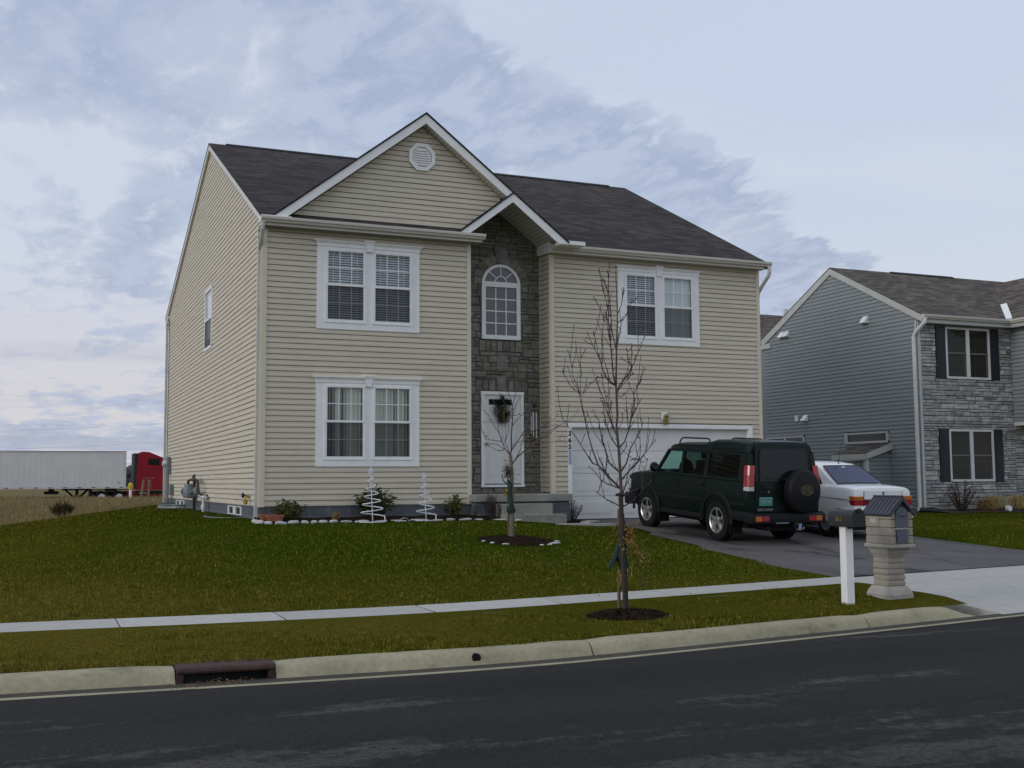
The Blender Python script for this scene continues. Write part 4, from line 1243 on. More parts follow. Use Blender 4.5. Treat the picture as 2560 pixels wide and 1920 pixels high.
# garage door
f = MB()
f.box(G0 - .0, G0 + .085, -.0, .035, GB + .0, GT, FC); f.box(G1 - .11, G1, 0, .035, GB, GT, FC); f.box(G0, G1, 0, .036, GT - .095, GT, FC)
f.box(G0 + .085, G0 + .10, -.14, .02, GB, GT - .095, FC); f.box(G1 - .125, G1 - .11, -.14, .02, GB, GT - .095, FC); f.box(G0 + .085, G1 - .11, -.14, .02, GT - .11, GT - .095, FC)
gd = f.build('garage_door', M['white'], house)
p = MB(); H = (GT - .11 - GB - .02)/4
for i in range(4):
    z0 = GB + .02 + i*H; p.box(G0 + .10, G1 - .125, -.15, -.105, z0 + .004, z0 + H - .004, FC)
    for k in range(4):
        x0 = lerp(G0 + .10, G1 - .125, k/4) + .14; x1 = lerp(G0 + .10, G1 - .125, (k + 1)/4) - .14
        for (za, zb2, d) in ((z0 + .10, z0 + H - .10, .008),):
            p.box(x0, x1, -.105, -.099, za, zb2, FC, bev=.003); p.box(x0 + .035, x1 - .035, -.1, -.094, za + .035, zb2 - .035, FC, bev=.003)
p.build('door_panel', plain('garage_white', (.73, .715, .68), .5, .03, 1.5), gd)
p = MB(); p.box(G0 + .10, G1 - .125, -.15, -.108, GB - .01, GB + .022, FC); p.build('bottom_seal', M['black'], gd)
for i, ch in enumerate('365'):
    digits(ch, .155, M['digit'], 'house_number', gd, FC(G0 + .043, .036, 1.555 - .15*i), (1, 0, 0), (0, 0, 1), .003, bold=.007)
p = MB(); p.box(G0 + .005, G0 + .08, .035, .038, .86, 1.19, FC); p.build('sticker', M['blue_tape'], gd)
# garage coach lamp
p = MB(); p.box(9.52, 9.68, .02, .05, 1.90, 2.09, FC, bev=.01); lamp = p.build('wall_lamp', M['white'], house)
p = MB(); p.lathe([(.0, .10), (.03, .095), (.062, .05), (.055, .03), (.02, 0)], FC(9.62, .10, 1.95), 'Z', 12); p.tube([FC(9.6, .05, 2.0), FC(9.6, .09, 2.04), FC(9.62, .11, 2.02)], .012, 6); p.build('lamp_cap', M['brass'], lamp)
p = MB(); p.lathe([(.045, 0), (.06, .13), (.056, .16)], FC(9.61, .10, 1.79), 'Z', 8); p.build('lamp_glass', glass_mat('yellowed_glass', (.75, .72, .40), .8, .1, 1.5, .05), lamp)
p = MB()
for k in range(4):
    a_ = math.pi/4 + k*math.pi/2; p.tube([FC(9.61 + .05*math.cos(a_), .10 + .05*math.sin(a_), 1.79), FC(9.61 + .068*math.cos(a_), .10 + .068*math.sin(a_), 1.96)], .005, 5)
p.build('lamp_frame', M['brass'], lamp)
# basement windows on the side
for (s0, s1) in ((2.05, 3.85), (11.75, 13.75)):
    f = MB(); z0, z1 = -.215, -.025
    f.box(s0, s1, -.02, .012, z0, z0 + .02, FL); f.box(s0, s1, -.02, .012, z1 - .02, z1, FL)
    for c in (s0, (s0 + s1)/2 - .18, s1 - .16): f.box(c, c + (.36 if c not in (s0, s1 - .16) else .16), -.02, .0115, z0 + .02, z1 - .02, FL)
    w = f.build('basement_window', M['white_dull'], house)
    p = MB(); p.quad(FL(s0, -.008, z0), FL(s1, -.008, z0), FL(s1, -.008, z1), FL(s0, -.008, z1)); p.build('pane', plain('cellar_glass', (.03, .032, .036), .15, .1), w)
# ------------------------------------------------------------------ utilities on the side wall
def well(y0, y1, z0, z1, label):
    w = thing('window_well', label, 'window well', (-.35, (y0 + y1)/2, z0), group='corrugated wells at the cellar windows')
    mb = MB(); n = 18; prof = [(k/10, .018*math.sin(k*math.pi)) for k in range(11)]
    prof = [(t, .016*math.sin(t*6*math.pi)) for t in [i/18 for i in range(19)]]
    cy, ry = (y0 + y1)/2, (y1 - y0)/2; m = len(prof); vs = []
    for i in range(n + 1):
        a = math.pi*i/n; c, s = math.cos(a), math.sin(a)
        for t, d in prof: vs.append((-.0 - (.62 + d)*s**.7, cy - (ry + d)*c, lerp(z0, z1, t)))
    b = mb.add(vs, [(i*m + k, i*m + k + 1, (i + 1)*m + k + 1, (i + 1)*m + k) for i in range(n) for k in range(m - 1)])
    rim = [(-.0 - .63*math.sin(math.pi*i/n)**.7, cy - (ry + .01)*math.cos(math.pi*i/n), z1) for i in range(n + 1)]
    mb.tube(rim, .016, 6)
    mb.build('well_wall', M['galv'], w, smooth=60)
    return w
well(1.75, 4.2, -.50, -.255, 'corrugated steel window well sunk flush in the grass near the front corner')
well(11.4, 14.2, -.55, -.14, 'corrugated steel window well standing high by the back downspout')

gm = thing('gas_meter', 'gray gas meter with pipes and round regulator on the side wall', 'gas meter', (-.2, 8.6, -.25))
mb = MB(); mb.box(-.30, -.10, 8.85, 9.75, .08, .40, bev=.04); mb.box(-.27, -.13, 8.95, 9.65, .38, .46, bev=.02); mb.build('meter_body', M['meter_gray'], gm, smooth=40)
mb = MB(); mb.lathe([(0, 0), (.12, .0), (.14, .05), (.13, .16), (.07, .2), (.07, .45), (0, .46)], (-.2, 9.8, .26), 'Y', 16); mb.build('index_cover', M['galv'], gm, smooth=40)
mb = MB(); mb.tube([(-.2, 9.4, .44), (-.2, 9.35, .55), (-.2, 8.9, .58), (-.2, 7.9, .58), (-.2, 7.55, .55), (-.2, 7.25, .22), (-.1, 6.95, .16), (.0, 6.95, .16)], .035, 8)
mb.tube([(-.2, 8.15, -.35), (-.2, 8.15, .62)], .04, 8); mb.tube([(-.2, 8.1, .60), (-.2, 8.5, .66)], .025, 6); mb.tube([(-.2, 8.15, .62), (-.2, 8.15, .72)], .025, 6); mb.build('pipe', M['stake_dark'], gm, smooth=50)
mb = MB(); mb.lathe([(0, -.06), (.11, -.05), (.14, 0), (.11, .05), (0, .06)], (-.22, 7.75, .25), 'X', 18); mb.lathe([(0, 0), (.06, .0), (.06, .14), (0, .15)], (-.36, 7.75, .25), 'X', 12); mb.build('regulator', M['meter_gray'], gm, smooth=40)

em = thing('electric_meter', 'gray electric meter box with round dial at the back corner', 'electric meter', (-.1, 15.6, .8))
mb = MB(); mb.box(-.14, -.02, 15.15, 15.6, .80, 1.33, bev=.015); mb.build('meter_box', M['galv'], em)
mb = MB(); mb.lathe([(0, 0), (.10, 0), (.10, -.05), (.085, -.12), (0, -.13)], (-.14, 15.38, 1.12), 'X', 18); mb.build('dial', M['white_dull'], em, smooth=40)
mb = MB(); mb.tube([(-.08, 15.38, .8), (-.08, 15.38, -.4)], .03, 8); mb.build('conduit', M['galv'], em)
mb = MB(); mb.box(-.13, -.02, 14.3, 14.65, .12, .45, bev=.01); mb.tube([(-.07, 14.45, .12), (-.07, 14.45, -.3)], .02, 6); mb.build('utility_box', M['meter_gray'], em)

pv = thing('vent_pipe', 'white plastic intake pipe with tee outlet beside the gas meter', 'pipe', (-.12, 7.0, -.25))
mb = MB(); mb.tube([(-.12, 6.95, -.3), (-.12, 6.95, .10)], .038, 10); mb.tube([(-.12, 7.35, .13), (-.12, 6.6, .13)], .045, 10); mb.lathe([(0, 0), (.06, 0), (.06, .12), (0, .12)], (-.12, 6.95, -.18), 'Z', 12); mb.build('pipe_body', M['pvc'], pv, smooth=50)
hb = thing('hose_faucet', 'yellow and black hose faucet low on the side wall by the front corner', 'faucet', (-.06, .95, .1))
mb = MB(); mb.tube([(0, .95, .20), (-.10, .95, .20), (-.13, .95, .14)], .022, 8); mb.lathe([(0, 0), (.05, 0), (.045, -.09), (0, -.10)], (-.12, .92, .14), 'Z', 10); mb.build('faucet_body', M['hose_yellow'], hb)
mb = MB(); mb.lathe([(0, 0), (.055, 0), (.06, -.03), (.02, -.05), (0, -.05)], (-.12, 1.1, .23), 'X', 10); mb.tube([(-.03, .95, .2), (-.12, 1.1, .23)], .015, 6); mb.build('faucet_wheel', M['black'], hb)

# ------------------------------------------------------------------ planting bed
def bed():
    mb = MB(); n = 40
    for i in range(n + 1):
        x = lerp(-.12, 4.46, i/n); f = min(1, (x + .18)/.35)
        for k, (y, z) in enumerate(((-.01, -.235), (-.25, -.215), (-.50, -.235), (-.74, -.285))):
            mb.v.append((x, y*f + .02*math.sin(x*5)*(k > 1), z + .012*math.sin(x*9 + k*2)))
    for i in range(n):
        for k in range(3): a = i*4 + k; mb.f.append((a, a + 1, a + 5, a + 4)); mb.m.append(0)
    for (x0, x1, y0, y1) in ((4.44, 4.92, -.95, -.34), (6.28, 7.12, -1.15, .35)):
        z = zg((x0 + x1)/2, (y0 + y1)/2) + .03
        mb.add([(x0, y0, zg(x0, y0) + .02), (x1, y0, zg(x1, y0) + .03), (x1, y1, zg(x1, y1) + .04), (x0, y1, zg(x0, y1) + .05)], ((0, 1, 2, 3),))
    return tag(mb.build('mulch_bed', M['mulch'], smooth=60), kind='structure')
bed()
# little concrete path from the steps to the drive
mb = MB(); mb.prism([(4.86, -1.10, -.40), (4.88, -1.62, -.40), (6.9, -1.78, -.415), (7.6, -1.75, -.43), (7.25, -1.36, -.42), (6.5, -1.30, -.405)], (0, 0, 0), (0, 0, -.08)); tag(mb.build('path', M['walk']), kind='structure')
mb = MB(); mb.prism([(6.6, -1.1, -.385), (6.75, -1.22, -.39), (7.35, -.55, -.39), (7.15, -.35, -.385)], (0, 0, 0), (0, 0, -.06)); tag(mb.build('path', M['walk']), kind='structure')

def leaf(mb, p, d, l, w, droop=.3, mi=0):
    d = Vector(d).normalized(); s = d.cross(Vector((0, 0, 1)))
    if s.length < .1: s = Vector((1, 0, 0))
    s.normalize(); p = Vector(p)
    m = p + d*l*.5 + Vector((0, 0, l*.06)); e = p + d*l - Vector((0, 0, l*droop))
    mb.add([tuple(p), tuple(m + s*w), tuple(e), tuple(m - s*w)], ((0, 1, 2), (0, 2, 3)), mi)
def rnd_dir(r, up=.3):
    a = r.uniform(0, 2*math.pi); z = r.uniform(-.3, .9) + up
    return Vector((math.cos(a), math.sin(a), z)).normalized()
def shrub(name, label, cat, x, y, w, h, n_stem, n_leaf, l, wd, leafmat, stemmat, seed, group=None, bare=.15, droop=.35, up=.15):
    z0 = zg(x, y) + .03
    o = thing(name, label, cat, (x, y, z0), group=group); r = random.Random(seed)
    st, lf = MB(), MB()
    for _ in range(n_stem):
        a = r.uniform(0, 2*math.pi); q = math.sqrt(r.random()); hh = h*(1 - .45*q*q)*r.uniform(.75, 1.08)
        tip = Vector((x + math.cos(a)*w*q, y + math.sin(a)*w*q*.8, z0 + hh))
        b = Vector((x + math.cos(a)*w*q*.15, y + math.sin(a)*w*q*.1, z0 - .04)); m = b.lerp(tip, .5) + Vector((r.uniform(-.03, .03), r.uniform(-.03, .03), .02*h))
        st.tube([b, m, tip], [.006 + .004*h, .005, .003], 4)
        for k in range(n_leaf):
            t = bare + (1 - bare)*(k + r.random())/n_leaf
            p = (b.lerp(m, t*2) if t < .5 else m.lerp(tip, t*2 - 1))
            leaf(lf, p, rnd_dir(r, up), l*r.uniform(.6, 1.2), wd*r.uniform(.7, 1.2), droop*r.uniform(.2, 1.5))
    lf.build('foliage', leafmat, o); st.build('stems', stemmat, o)
    return o
G1n = 'evergreen shrubs along the front wall'
shrub('evergreen_shrub', 'low spreading green shrub beside the clay planters', 'shrub', .50, -.36, .33, .42, 44, 15, .12, .016, M['leaf'], M['twig_dark'], 1, G1n, .1)
shrub('evergreen_shrub', 'tallest green shrub, right behind the larger spiral light tree', 'shrub', 2.28, -.33, .42, .66, 56, 17, .13, .018, M['leaf_dark'], M['twig_dark'], 2, G1n, .1)
s3 = shrub('evergreen_shrub', 'open upright green shrub beside the porch slab', 'shrub', 3.97, -.36, .30, .50, 24, 13, .11, .015, M['leaf'], M['twig_dark'], 3, G1n, .25)
shrub('ground_plant', 'tiny green plant at the foot of the wall next to the porch', 'plant', 4.28, -.45, .10, .10, 9, 7, .07, .010, M['leaf'], M['twig_dark'], 9)
shrub('dried_plant', 'small withered tan plant between two green shrubs', 'plant', 1.43, -.50, .10, .17, 36, 7, .07, .005, M['dry'], M['dry'], 4, None, .2, .1, .5)
shrub('bare_shrub', 'dark purplish half bare shrub in front of the porch base', 'shrub', 4.78, -.62, .26, .60, 30, 10, .045, .014, M['leaf_purple'], M['twig_dark'], 5, 'half bare shrubs by the porch', .3)
shrub('bare_shrub', 'russet half bare shrub at the left foot of the garage door', 'shrub', 6.78, -.30, .28, .56, 34, 11, .042, .015, M['leaf_red'], M['twig_dark'], 6, 'half bare shrubs by the porch', .3)

def planter(x, y, label):
    z0 = zg(x, y) + .035
    o = thing('clay_planter', label, 'planter', (x, y, z0), group='long clay planters in the bed')
    mb = MB(); L, Wd, H = .17, .085, .125
    rings = [(.80, 0), (1, H*.72), (1.0, H*.74), (1.09, H*.74), (1.09, H), (1.0, H), (.96, H*.9)]
    vs = []; n = 20
    def rr(a):
        c, s = math.cos(a), math.sin(a); return (abs(c)**.45*math.copysign(1, c), abs(s)**.45*math.copysign(1, s))
    for k, z in rings:
        for i in range(n): c, s = rr(2*math.pi*i/n); vs.append((x + c*L*k, y + s*Wd*k, z0 + z))
    m = len(rings); mb.add(vs, [(j*n + i, j*n + (i + 1) % n, (j + 1)*n + (i + 1) % n, (j + 1)*n + i) for j in range(m - 1) for i in range(n)] + [tuple(range(n))[::-1]])
    mb.build('pot', M['terracotta'], o, smooth=40)
    mb = MB(); mb.add([(x + rr(2*math.pi*i/n)[0]*L*.97, y + rr(2*math.pi*i/n)[1]*Wd*.97, z0 + H*.9) for i in range(n)], (tuple(range(n)),)); mb.build('soil', M['mulch'], o)
planter(.10, -.36, 'clay planter set back against the corner of the house')
planter(.185, -.62, 'clay planter standing in front of the other one by the white stones')

# white edging stones of the bed: each its own stone
def edging():
    r = random.Random(33); pts = []
    path = [(-.17, -.28), (-.16, -.55), (-.02, -.80), (.22, -.93), (.6, -.86), (1.0, -.80), (2.0, -.78), (3.3, -.80), (4.4, -.84), (4.85, -.98), (5.2, -1.12)]
    segs = []; d = 0
    for a, b in zip(path, path[1:]): l = math.dist(a, b); segs.append((d, d + l, a, b)); d += l
    s = .05; i = 0
    names = ['rounded white edging stone at the corner under the downspout'] 
    while s < d - .05:
        ln = r.uniform(.13, .26) if s < 2.0 else r.uniform(.20, .46)
        c = s + ln/2
        for (a0, a1, p, q) in segs:
            if a0 <= c <= a1 or (p is path[-2] and c > a1):
                t = (c - a0)/(a1 - a0); x, y = lerp(p[0], q[0], t), lerp(p[1], q[1], t); ang = math.atan2(q[1] - p[1], q[0] - p[0]); break
        hh = r.uniform(.036, .052) if s < 2 else r.uniform(.020, .032)
        mb = MB(); mb.ball((0, 0, 0), ln*.52, r.uniform(.05, .07), hh, 2, jit=.16, seed=i)
        for k, v in enumerate(mb.v): mb.v[k] = (max(-ln*.46, min(ln*.46, v[0])), v[1], max(-.03, v[2]))
        o = mb.build('edging_stone', M['white_stone'], smooth=50)
        o.location = (x, y + r.uniform(-.02, .02), zg(x, y) + hh*.55); o.rotation_euler = (r.uniform(-.1, .1), r.uniform(-.06, .06), ang + r.uniform(-.12, .12))
        lab = 'rounded white stone in the edging row by the clay planters' if s < 1.55 else ('flat white stone in the edging row before the front wall' if s < 4.6 else 'white stone in the edging row before the porch')
        tag(o, lab, 'stone', 'white stones edging the front bed' if s < 1.55 else ('flat white stones edging the middle of the bed' if s < 4.6 else 'white stones edging the bed before the porch'))
        s += ln + r.uniform(.0, .05); i += 1
edging()
# thin white hoop of wire edging
mb = MB(); mb.tube([(2.72 + .10*math.cos(math.pi*i/12), -.95, zg(2.7, -.95) + .085*math.sin(math.pi*i/12)) for i in range(13)], .005, 6)
tag(mb.build('wire_hoop', M['rope_white']), 'thin white wire hoop in the grass between the two spiral light trees', 'wire hoop')

# spiral rope-light trees
def spiral_tree(x, y, h, rbase, turns, label, lean, seed):
    z0 = zg(x, y) + .02
    o = thing('spiral_light_tree', label, 'light decoration', (x, y, z0), group='white spiral light trees')
    r = random.Random(seed); top = Vector((x + lean, y, z0 + h*.86))
    mb = MB(); mb.tube([(x, y, z0 - .03), top], .010, 6); mb.build('pole', M['rope_white'], o)
    mb = MB(); pts = []; n = 190
    for i in range(n + 1):
        t = i/n; a = t*turns*2*math.pi + 2.4; rr = rbase*(1 - t)**.85 + .012
        zz = .012 + (h*.84)*(t**.95)
        if t < .10: zz = .012
        c = Vector((x, y, z0)).lerp(top, zz/(h*.86)); pts.append((c.x + rr*math.cos(a), c.y + rr*math.sin(a), z0 + zz))
    mb.tube(pts, .0115, 6)
    mb.build('spiral', M['rope_white'], o, smooth=60)
    mb = MB()
    for i in range(0, n, 4):
        p = Vector(pts[i]) + Vector((r.uniform(-.008, .008), r.uniform(-.008, .008), .008)); mb.ball(p, .011, .011, .013, 1, jit=.2, seed=i)
    mb.build('bulbs', M['rope_white'], o)
    mb = MB(); c = top + Vector((0, 0, .075)); P = []
    for i in range(10):
        a = math.pi/2 + i*math.pi/5; rr = .085 if i % 2 == 0 else .035; P.append((c.x + rr*math.cos(a), c.y, c.z + rr*math.sin(a)))
    mb.prism(P, (0, -.012, 0), (0, .012, 0)); mb.build('star', M['rope_white'], o)
spiral_tree(2.02, -1.10, 1.10, .255, 6.0, 'taller white spiral light tree with star in front of the green shrub', -.045, 1)
spiral_tree(3.17, -1.00, .96, .215, 5.2, 'shorter white spiral light tree with star, nearer the porch', -.05, 2)

# wreath and wind chime
def wreath():
    o = thing('door_wreath', 'dark green spray wreath with gold ribbon on the white front door', 'wreath', (5.66, YB - .06, 1.80))
    r = random.Random(8); mb = MB()
    for _ in range(520):
        t = r.random(); a = r.uniform(0, 6.28); w = .235*(1 - .55*abs(t - .62)/.62) if t < .62 else .235*(1 - 1.6*(t - .62))
        p = Vector((5.66 + math.cos(a)*w*r.random()**.5, YB - .05 - .07*r.random(), 1.84 + .52*t))
        leaf(mb, p, Vector((r.uniform(-1, 1), -.5, r.uniform(-1.0, .6))), r.uniform(.06, .13), .009, .1)
    for s_ in (-1, 1, .2):
        for _ in range(20): leaf(mb, (5.66 + r.uniform(-.03, .03), YB - .08, 2.32), (s_*r.uniform(.1, .5), -.2, 1), r.uniform(.07, .14), .014, -.1)
    mb.build('greenery', M['needles'], o)
    mb = MB()
    for k in range(4):
        x = 5.67 + r.uniform(-.05, .05); mb.tube([(5.67, YB - .135, 2.08), (x, YB - .14, 1.98), (x + r.uniform(-.05, .05), YB - .13, 1.84)], .006, 4)
    for s_ in (-1, 1): mb.tube([(5.67, YB - .135, 2.08), (5.67 + s_*.05, YB - .15, 2.12), (5.67 + s_*.08, YB - .14, 2.08), (5.67 + s_*.04, YB - .14, 2.05), (5.67, YB - .135, 2.08)], .006, 4)
    mb.build('ribbon', M['yellow'], o)
wreath()
def chime():
    x, y = 6.25, .5; o = thing('wind_chime', 'tubular wind chime hanging beside the front door', 'wind chime', (x, y, 1.5))
    mb = MB(); mb.tube([(x, y, 5.4), (x, y, 2.30)], .002, 4); mb.lathe([(0, 2.30), (.02, 2.29), (.055, 2.21), (.035, 2.15), (0, 2.13)], (x, y, 0), 'Z', 12)
    mb.lathe([(0, 2.075), (.085, 2.075), (.085, 2.095), (0, 2.10)], (x, y, 0), 'Z', 16); mb.tube([(x, y, 2.1), (x, y, 1.43)], .002, 4); mb.build('chime_top', M['black'], o)
    for k in range(5):
        a = k*2*math.pi/5 + .3; l = .38 + .05*k; p = (x + .06*math.cos(a), y + .06*math.sin(a)); mb = MB()
        mb.tube([(p[0], p[1], 2.06), (p[0], p[1], 2.03)], .0015, 4); mb.tube([(p[0], p[1], 2.03), (p[0], p[1], 2.03 - l)], .012, 8); mb.build('chime_tube', M['alloy'], o)
    mb = MB(); mb.lathe([(0, 1.60), (.07, 1.60), (.07, 1.615), (0, 1.62)], (x, y, 0), 'Z', 14); mb.box(x - .018, x + .018, y - .003, y + .003, 1.38, 1.46); mb.build('clapper', M['stake_dark'], o)
chime()

# ------------------------------------------------------------------ young trees, drawn branch by branch
def trace_plane(base):
    """vertical plane through the base, facing the street viewpoint: picture sketch -> local metres"""
    b = Vector(base); dist = (b - CAM_POS).dot(cF); k = dist/2831.7
    return b, k
def young_tree(name, label, base, px0, trunk, branches, sketch, bark, twig, r_trunk, r_branch, seed, spread=.55, spur=.5, group=None):
    """trunk / branches: polylines sketched in elevation; depth is given to every limb so that the crown is round"""
    r = random.Random(seed); b, k = trace_plane(base)
    R3 = Vector((cR.x, cR.y, 0)).normalized(); F3 = Vector((cF.x, cF.y, 0)).normalized()
    def to2(p): x, y = sketch(*p); return ((x - px0[0])*k, (px0[1] - y)*k*1.004)
    o = thing(name, label, 'tree', base, group=group)
    known = []                                                       # (sx, sz, depth, radius)
    T = [to2(p) for p in trunk]; n = len(T)
    tm = MB(); tp, tr_ = [], []
    L = sum(math.dist(a, c) for a, c in zip(T, T[1:])); d = 0
    fine = []
    for i, p in enumerate(T):
        if i: d += math.dist(T[i - 1], p)
        fine.append((p, lerp(r_trunk[0], r_trunk[1], (d/L)**.6)))
    for (p, ra), (q, rb) in zip(fine, fine[1:]):
        m = max(2, int(math.dist(p, q)/.08))
        for j in range(m):
            t = j/m; known.append((lerp(p[0], q[0], t), lerp(p[1], q[1], t), 0.0, lerp(ra, rb, t)))
    known.append((T[-1][0], T[-1][1], 0, r_trunk[1]))
    P3 = lambda s, z, dp: b + R3*s + F3*dp + Vector((0, 0, z))
    tm.tube([P3(p[0], p[1], 0) for p, _ in fine], [ra for _, ra in fine], 10)
    tm.build('trunk', bark, o, smooth=70)
    bm_ = MB()
    def limb(pts, r0, d0, slope, spurs=True):
        m = len(pts); out = []; dd = 0
        tot = sum(math.dist(a, c) for a, c in zip(pts, pts[1:])) or 1
        path, rad = [], []
        for i, p in enumerate(pts):
            if i: dd += math.dist(pts[i - 1], p)
            dep = d0 + slope*dd*(1 - .25*dd/tot); rr = max(.0034, r0*(1 - .76*dd/tot))
            path.append(P3(p[0], p[1], dep)); rad.append(rr)
            if i:
                a = pts[i - 1]; w = max(2, int(math.dist(a, p)/.05))
                for j in range(w): t = (j + 1)/w; known.append((lerp(a[0], p[0], t), lerp(a[1], p[1], t), lerp(lastd, dep, t), rr))
            lastd = dep
        # small irregular bends
        fp, fr = [path[0]], [rad[0]]
        for i in range(1, m):
            mid = path[i - 1].lerp(path[i], .5) + Vector((r.uniform(-1, 1), r.uniform(-1, 1), r.uniform(-.5, .5)))*(.018*(path[i] - path[i - 1]).length)
            fp += [mid, path[i]]; fr += [(rad[i - 1] + rad[i])/2, rad[i]]
        bm_.tube(fp, fr, 5)
        if spurs:
            for i in range(len(fp) - 1):
                seg = fp[i + 1] - fp[i]; cnt = int(seg.length/.13*spur + r.random())
                for _ in range(cnt):
                    q = fp[i] + seg*r.random(); dv = (seg.normalized()*r.uniform(.2, .9) + Vector((r.uniform(-1, 1), r.uniform(-1, 1), r.uniform(-.1, .9)))).normalized()
                    ln = r.uniform(.015, .05) if r.random() < .75 else r.uniform(.06, .14)
                    bm_.tube([q, q + dv*ln*.6, q + dv*ln + Vector((0, 0, ln*.15))], [.0044, .0038, .0046], 4)
            bm_.ball(fp[-1], .006, .006, .011, 1)
        for _ in range(int(tot*spur*2.2 + r.random()) if spurs else 0):          # fine upright side shoots
            i = r.randrange(len(fp) - 1); q = fp[i].lerp(fp[i + 1], r.random()); ax = (fp[i + 1] - fp[i]).normalized()
            dv = (ax*.6 + Vector((r.uniform(-.6, .6), r.uniform(-.6, .6), r.uniform(.5, 1.3)))).normalized(); ln = r.uniform(.10, .34)
            e1 = q + dv*ln*.5 + Vector((r.uniform(-.02, .02), r.uniform(-.02, .02), 0)); e2 = e1 + (dv + Vector((0, 0, .5))).normalized()*ln*.6
            bm_.tube([q, e1, e2], [.0042, .0034, .0030], 4); bm_.ball(e2, .005, .005, .009, 1)
    for br in branches:
        pts = [to2(p) for p in br]
        q = min(known, key=lambda w: (w[0] - pts[0][0])**2 + (w[1] - pts[0][1])**2)
        pts[0] = (q[0], q[1])
        lead = abs(pts[-1][0] - pts[0][0]); tot = sum(math.dist(a, c) for a, c in zip(pts, pts[1:]))
        sl = r.choice((-1, 1))*r.uniform(.25, 1)*spread
        limb(pts, min(q[3]*.8, r_branch*(.42 + .6*min(1, tot/1.1))), q[2], sl)
    bm_.build('branches', twig, o)
    return o, P3
SA = lambda x, y: (1380 + x*.25316, 660 + y*.25316)
SB = lambda x, y: (1380 + x*.20499, 1000 + y*.20499)
def mixed(p): return p
AB = []
for q in ([(620, 1240), (560, 1170), (490, 1040), (485, 1000), (440, 890), (370, 750), (345, 690)], [(485, 1000), (445, 840), (410, 660)], [(490, 1000), (505, 850), (500, 680), (510, 620)],
          [(570, 780), (530, 620), (480, 520), (455, 460), (395, 355)], [(540, 500), (500, 330), (480, 190)], [(545, 330), (520, 220), (497, 160)],
          [(650, 1270), (665, 1200), (770, 1070), (830, 950), (895, 800), (945, 680)], [(790, 1030), (760, 950), (743, 825)], [(655, 1260), (740, 1140), (815, 1075)],
          [(670, 590), (740, 500), (780, 410), (815, 315)], [(660, 480), (690, 400), (712, 230)], [(650, 830), (600, 620), (605, 500), (590, 370)], [(660, 820), (690, 640), (700, 560)],
          [(650, 1340), (690, 1310), (715, 1275)], [(755, 1600), (790, 1400), (805, 1300), (870, 1150), (930, 1025)], [(805, 1300), (750, 1170), (745, 1080)], [(770, 1560), (830, 1410), (868, 1350)],
          [(610, 1640), (560, 1480), (510, 1300), (440, 1100), (415, 1015)], [(600, 1560), (540, 1380), (500, 1230), (480, 1090)], [(560, 1450), (500, 1330), (470, 1330)], [(730, 1640), (735, 1480), (725, 1390)],
          [(600, 620), (560, 560), (545, 470)], [(600, 1240), (530, 1120), (440, 1120)]):
    AB.append([SA(*p) for p in q])
BB = [[SB(*p) for p in q] for q in (
    [(810, 1080), (690, 960), (560, 800), (500, 620), (440, 370), (410, 200), (370, 0)], [(545, 800), (490, 780), (390, 620), (290, 450), (160, 260), (120, 205)],
    [(800, 1150), (650, 1030), (580, 980), (480, 850), (440, 815)], [(810, 1300), (640, 1220), (540, 1150), (525, 1130)], [(555, 1145), (570, 1060), (585, 1000)],
    [(850, 1340), (940, 1260), (1060, 1150), (1110, 1060)], [(850, 1165), (960, 1125), (1100, 1075), (1110, 905)],
    [(840, 900), (900, 780), (950, 610), (1060, 440), (1130, 280), (1100, 220)], [(845, 970), (930, 880), (1080, 740), (1180, 620), (1290, 490)],
    [(920, 850), (1000, 800), (1060, 720), (1070, 600), (1060, 460)], [(800, 910), (750, 840), (680, 770), (650, 620), (600, 430), (580, 240), (555, 205)],
    [(790, 640), (720, 480), (660, 320), (640, 180), (615, 150)], [(820, 630), (870, 520), (930, 330), (960, 150), (980, 0)], [(770, 400), (710, 270), (670, 100), (600, 0)],
    [(680, 900), (670, 700), (610, 480)], [(850, 1200), (870, 1080), (920, 900), (940, 800)], [(1140, 900), (1150, 800), (1170, 730)], [(810, 720), (890, 600), (910, 520)], [(820, 400), (850, 280), (850, 180)],
    [(1080, 740), (1000, 720), (960, 745)], [(1180, 620), (1100, 700), (1060, 860)])]
LL = [[SA(*p) for p in q] for q in ([(350, 1600), (325, 1480), (300, 1280), (290, 1250), (300, 1060), (302, 780)], [(295, 1260), (215, 1080), (180, 880), (160, 820)], [(290, 1260), (200, 1180), (110, 1030)], [(300, 1280), (350, 1220), (400, 1140)])]
lead = [[SA(*p) for p in q] for q in ([(630, 1240), (600, 1100), (570, 800), (545, 580), (540, 420), (552, 30)],)]
trunk = [(1558, 1528), (1556, 1500), (1552, 1380), (1550, 1295), (1549.7, 1246), (1547, 1184), (1544, 1123), (1539, 1067), (1542, 1040), (1539.5, 964), (1542, 875), (1545.8, 782), (1543, 670)]
T2 = (1.45, -12.45, zg(1.45, -12.45) + .03)
idt = lambda x, y: (x, y)
street_tree, ST = young_tree('young_street_tree', 'tall slender leafless tree tied to stakes in the street verge', T2, (1558, 1528), trunk,
    lead + BB + LL + AB, idt, M['bark'], M['twig_dark'], (.031, .0045), .0125, 3, .55, 1.6)
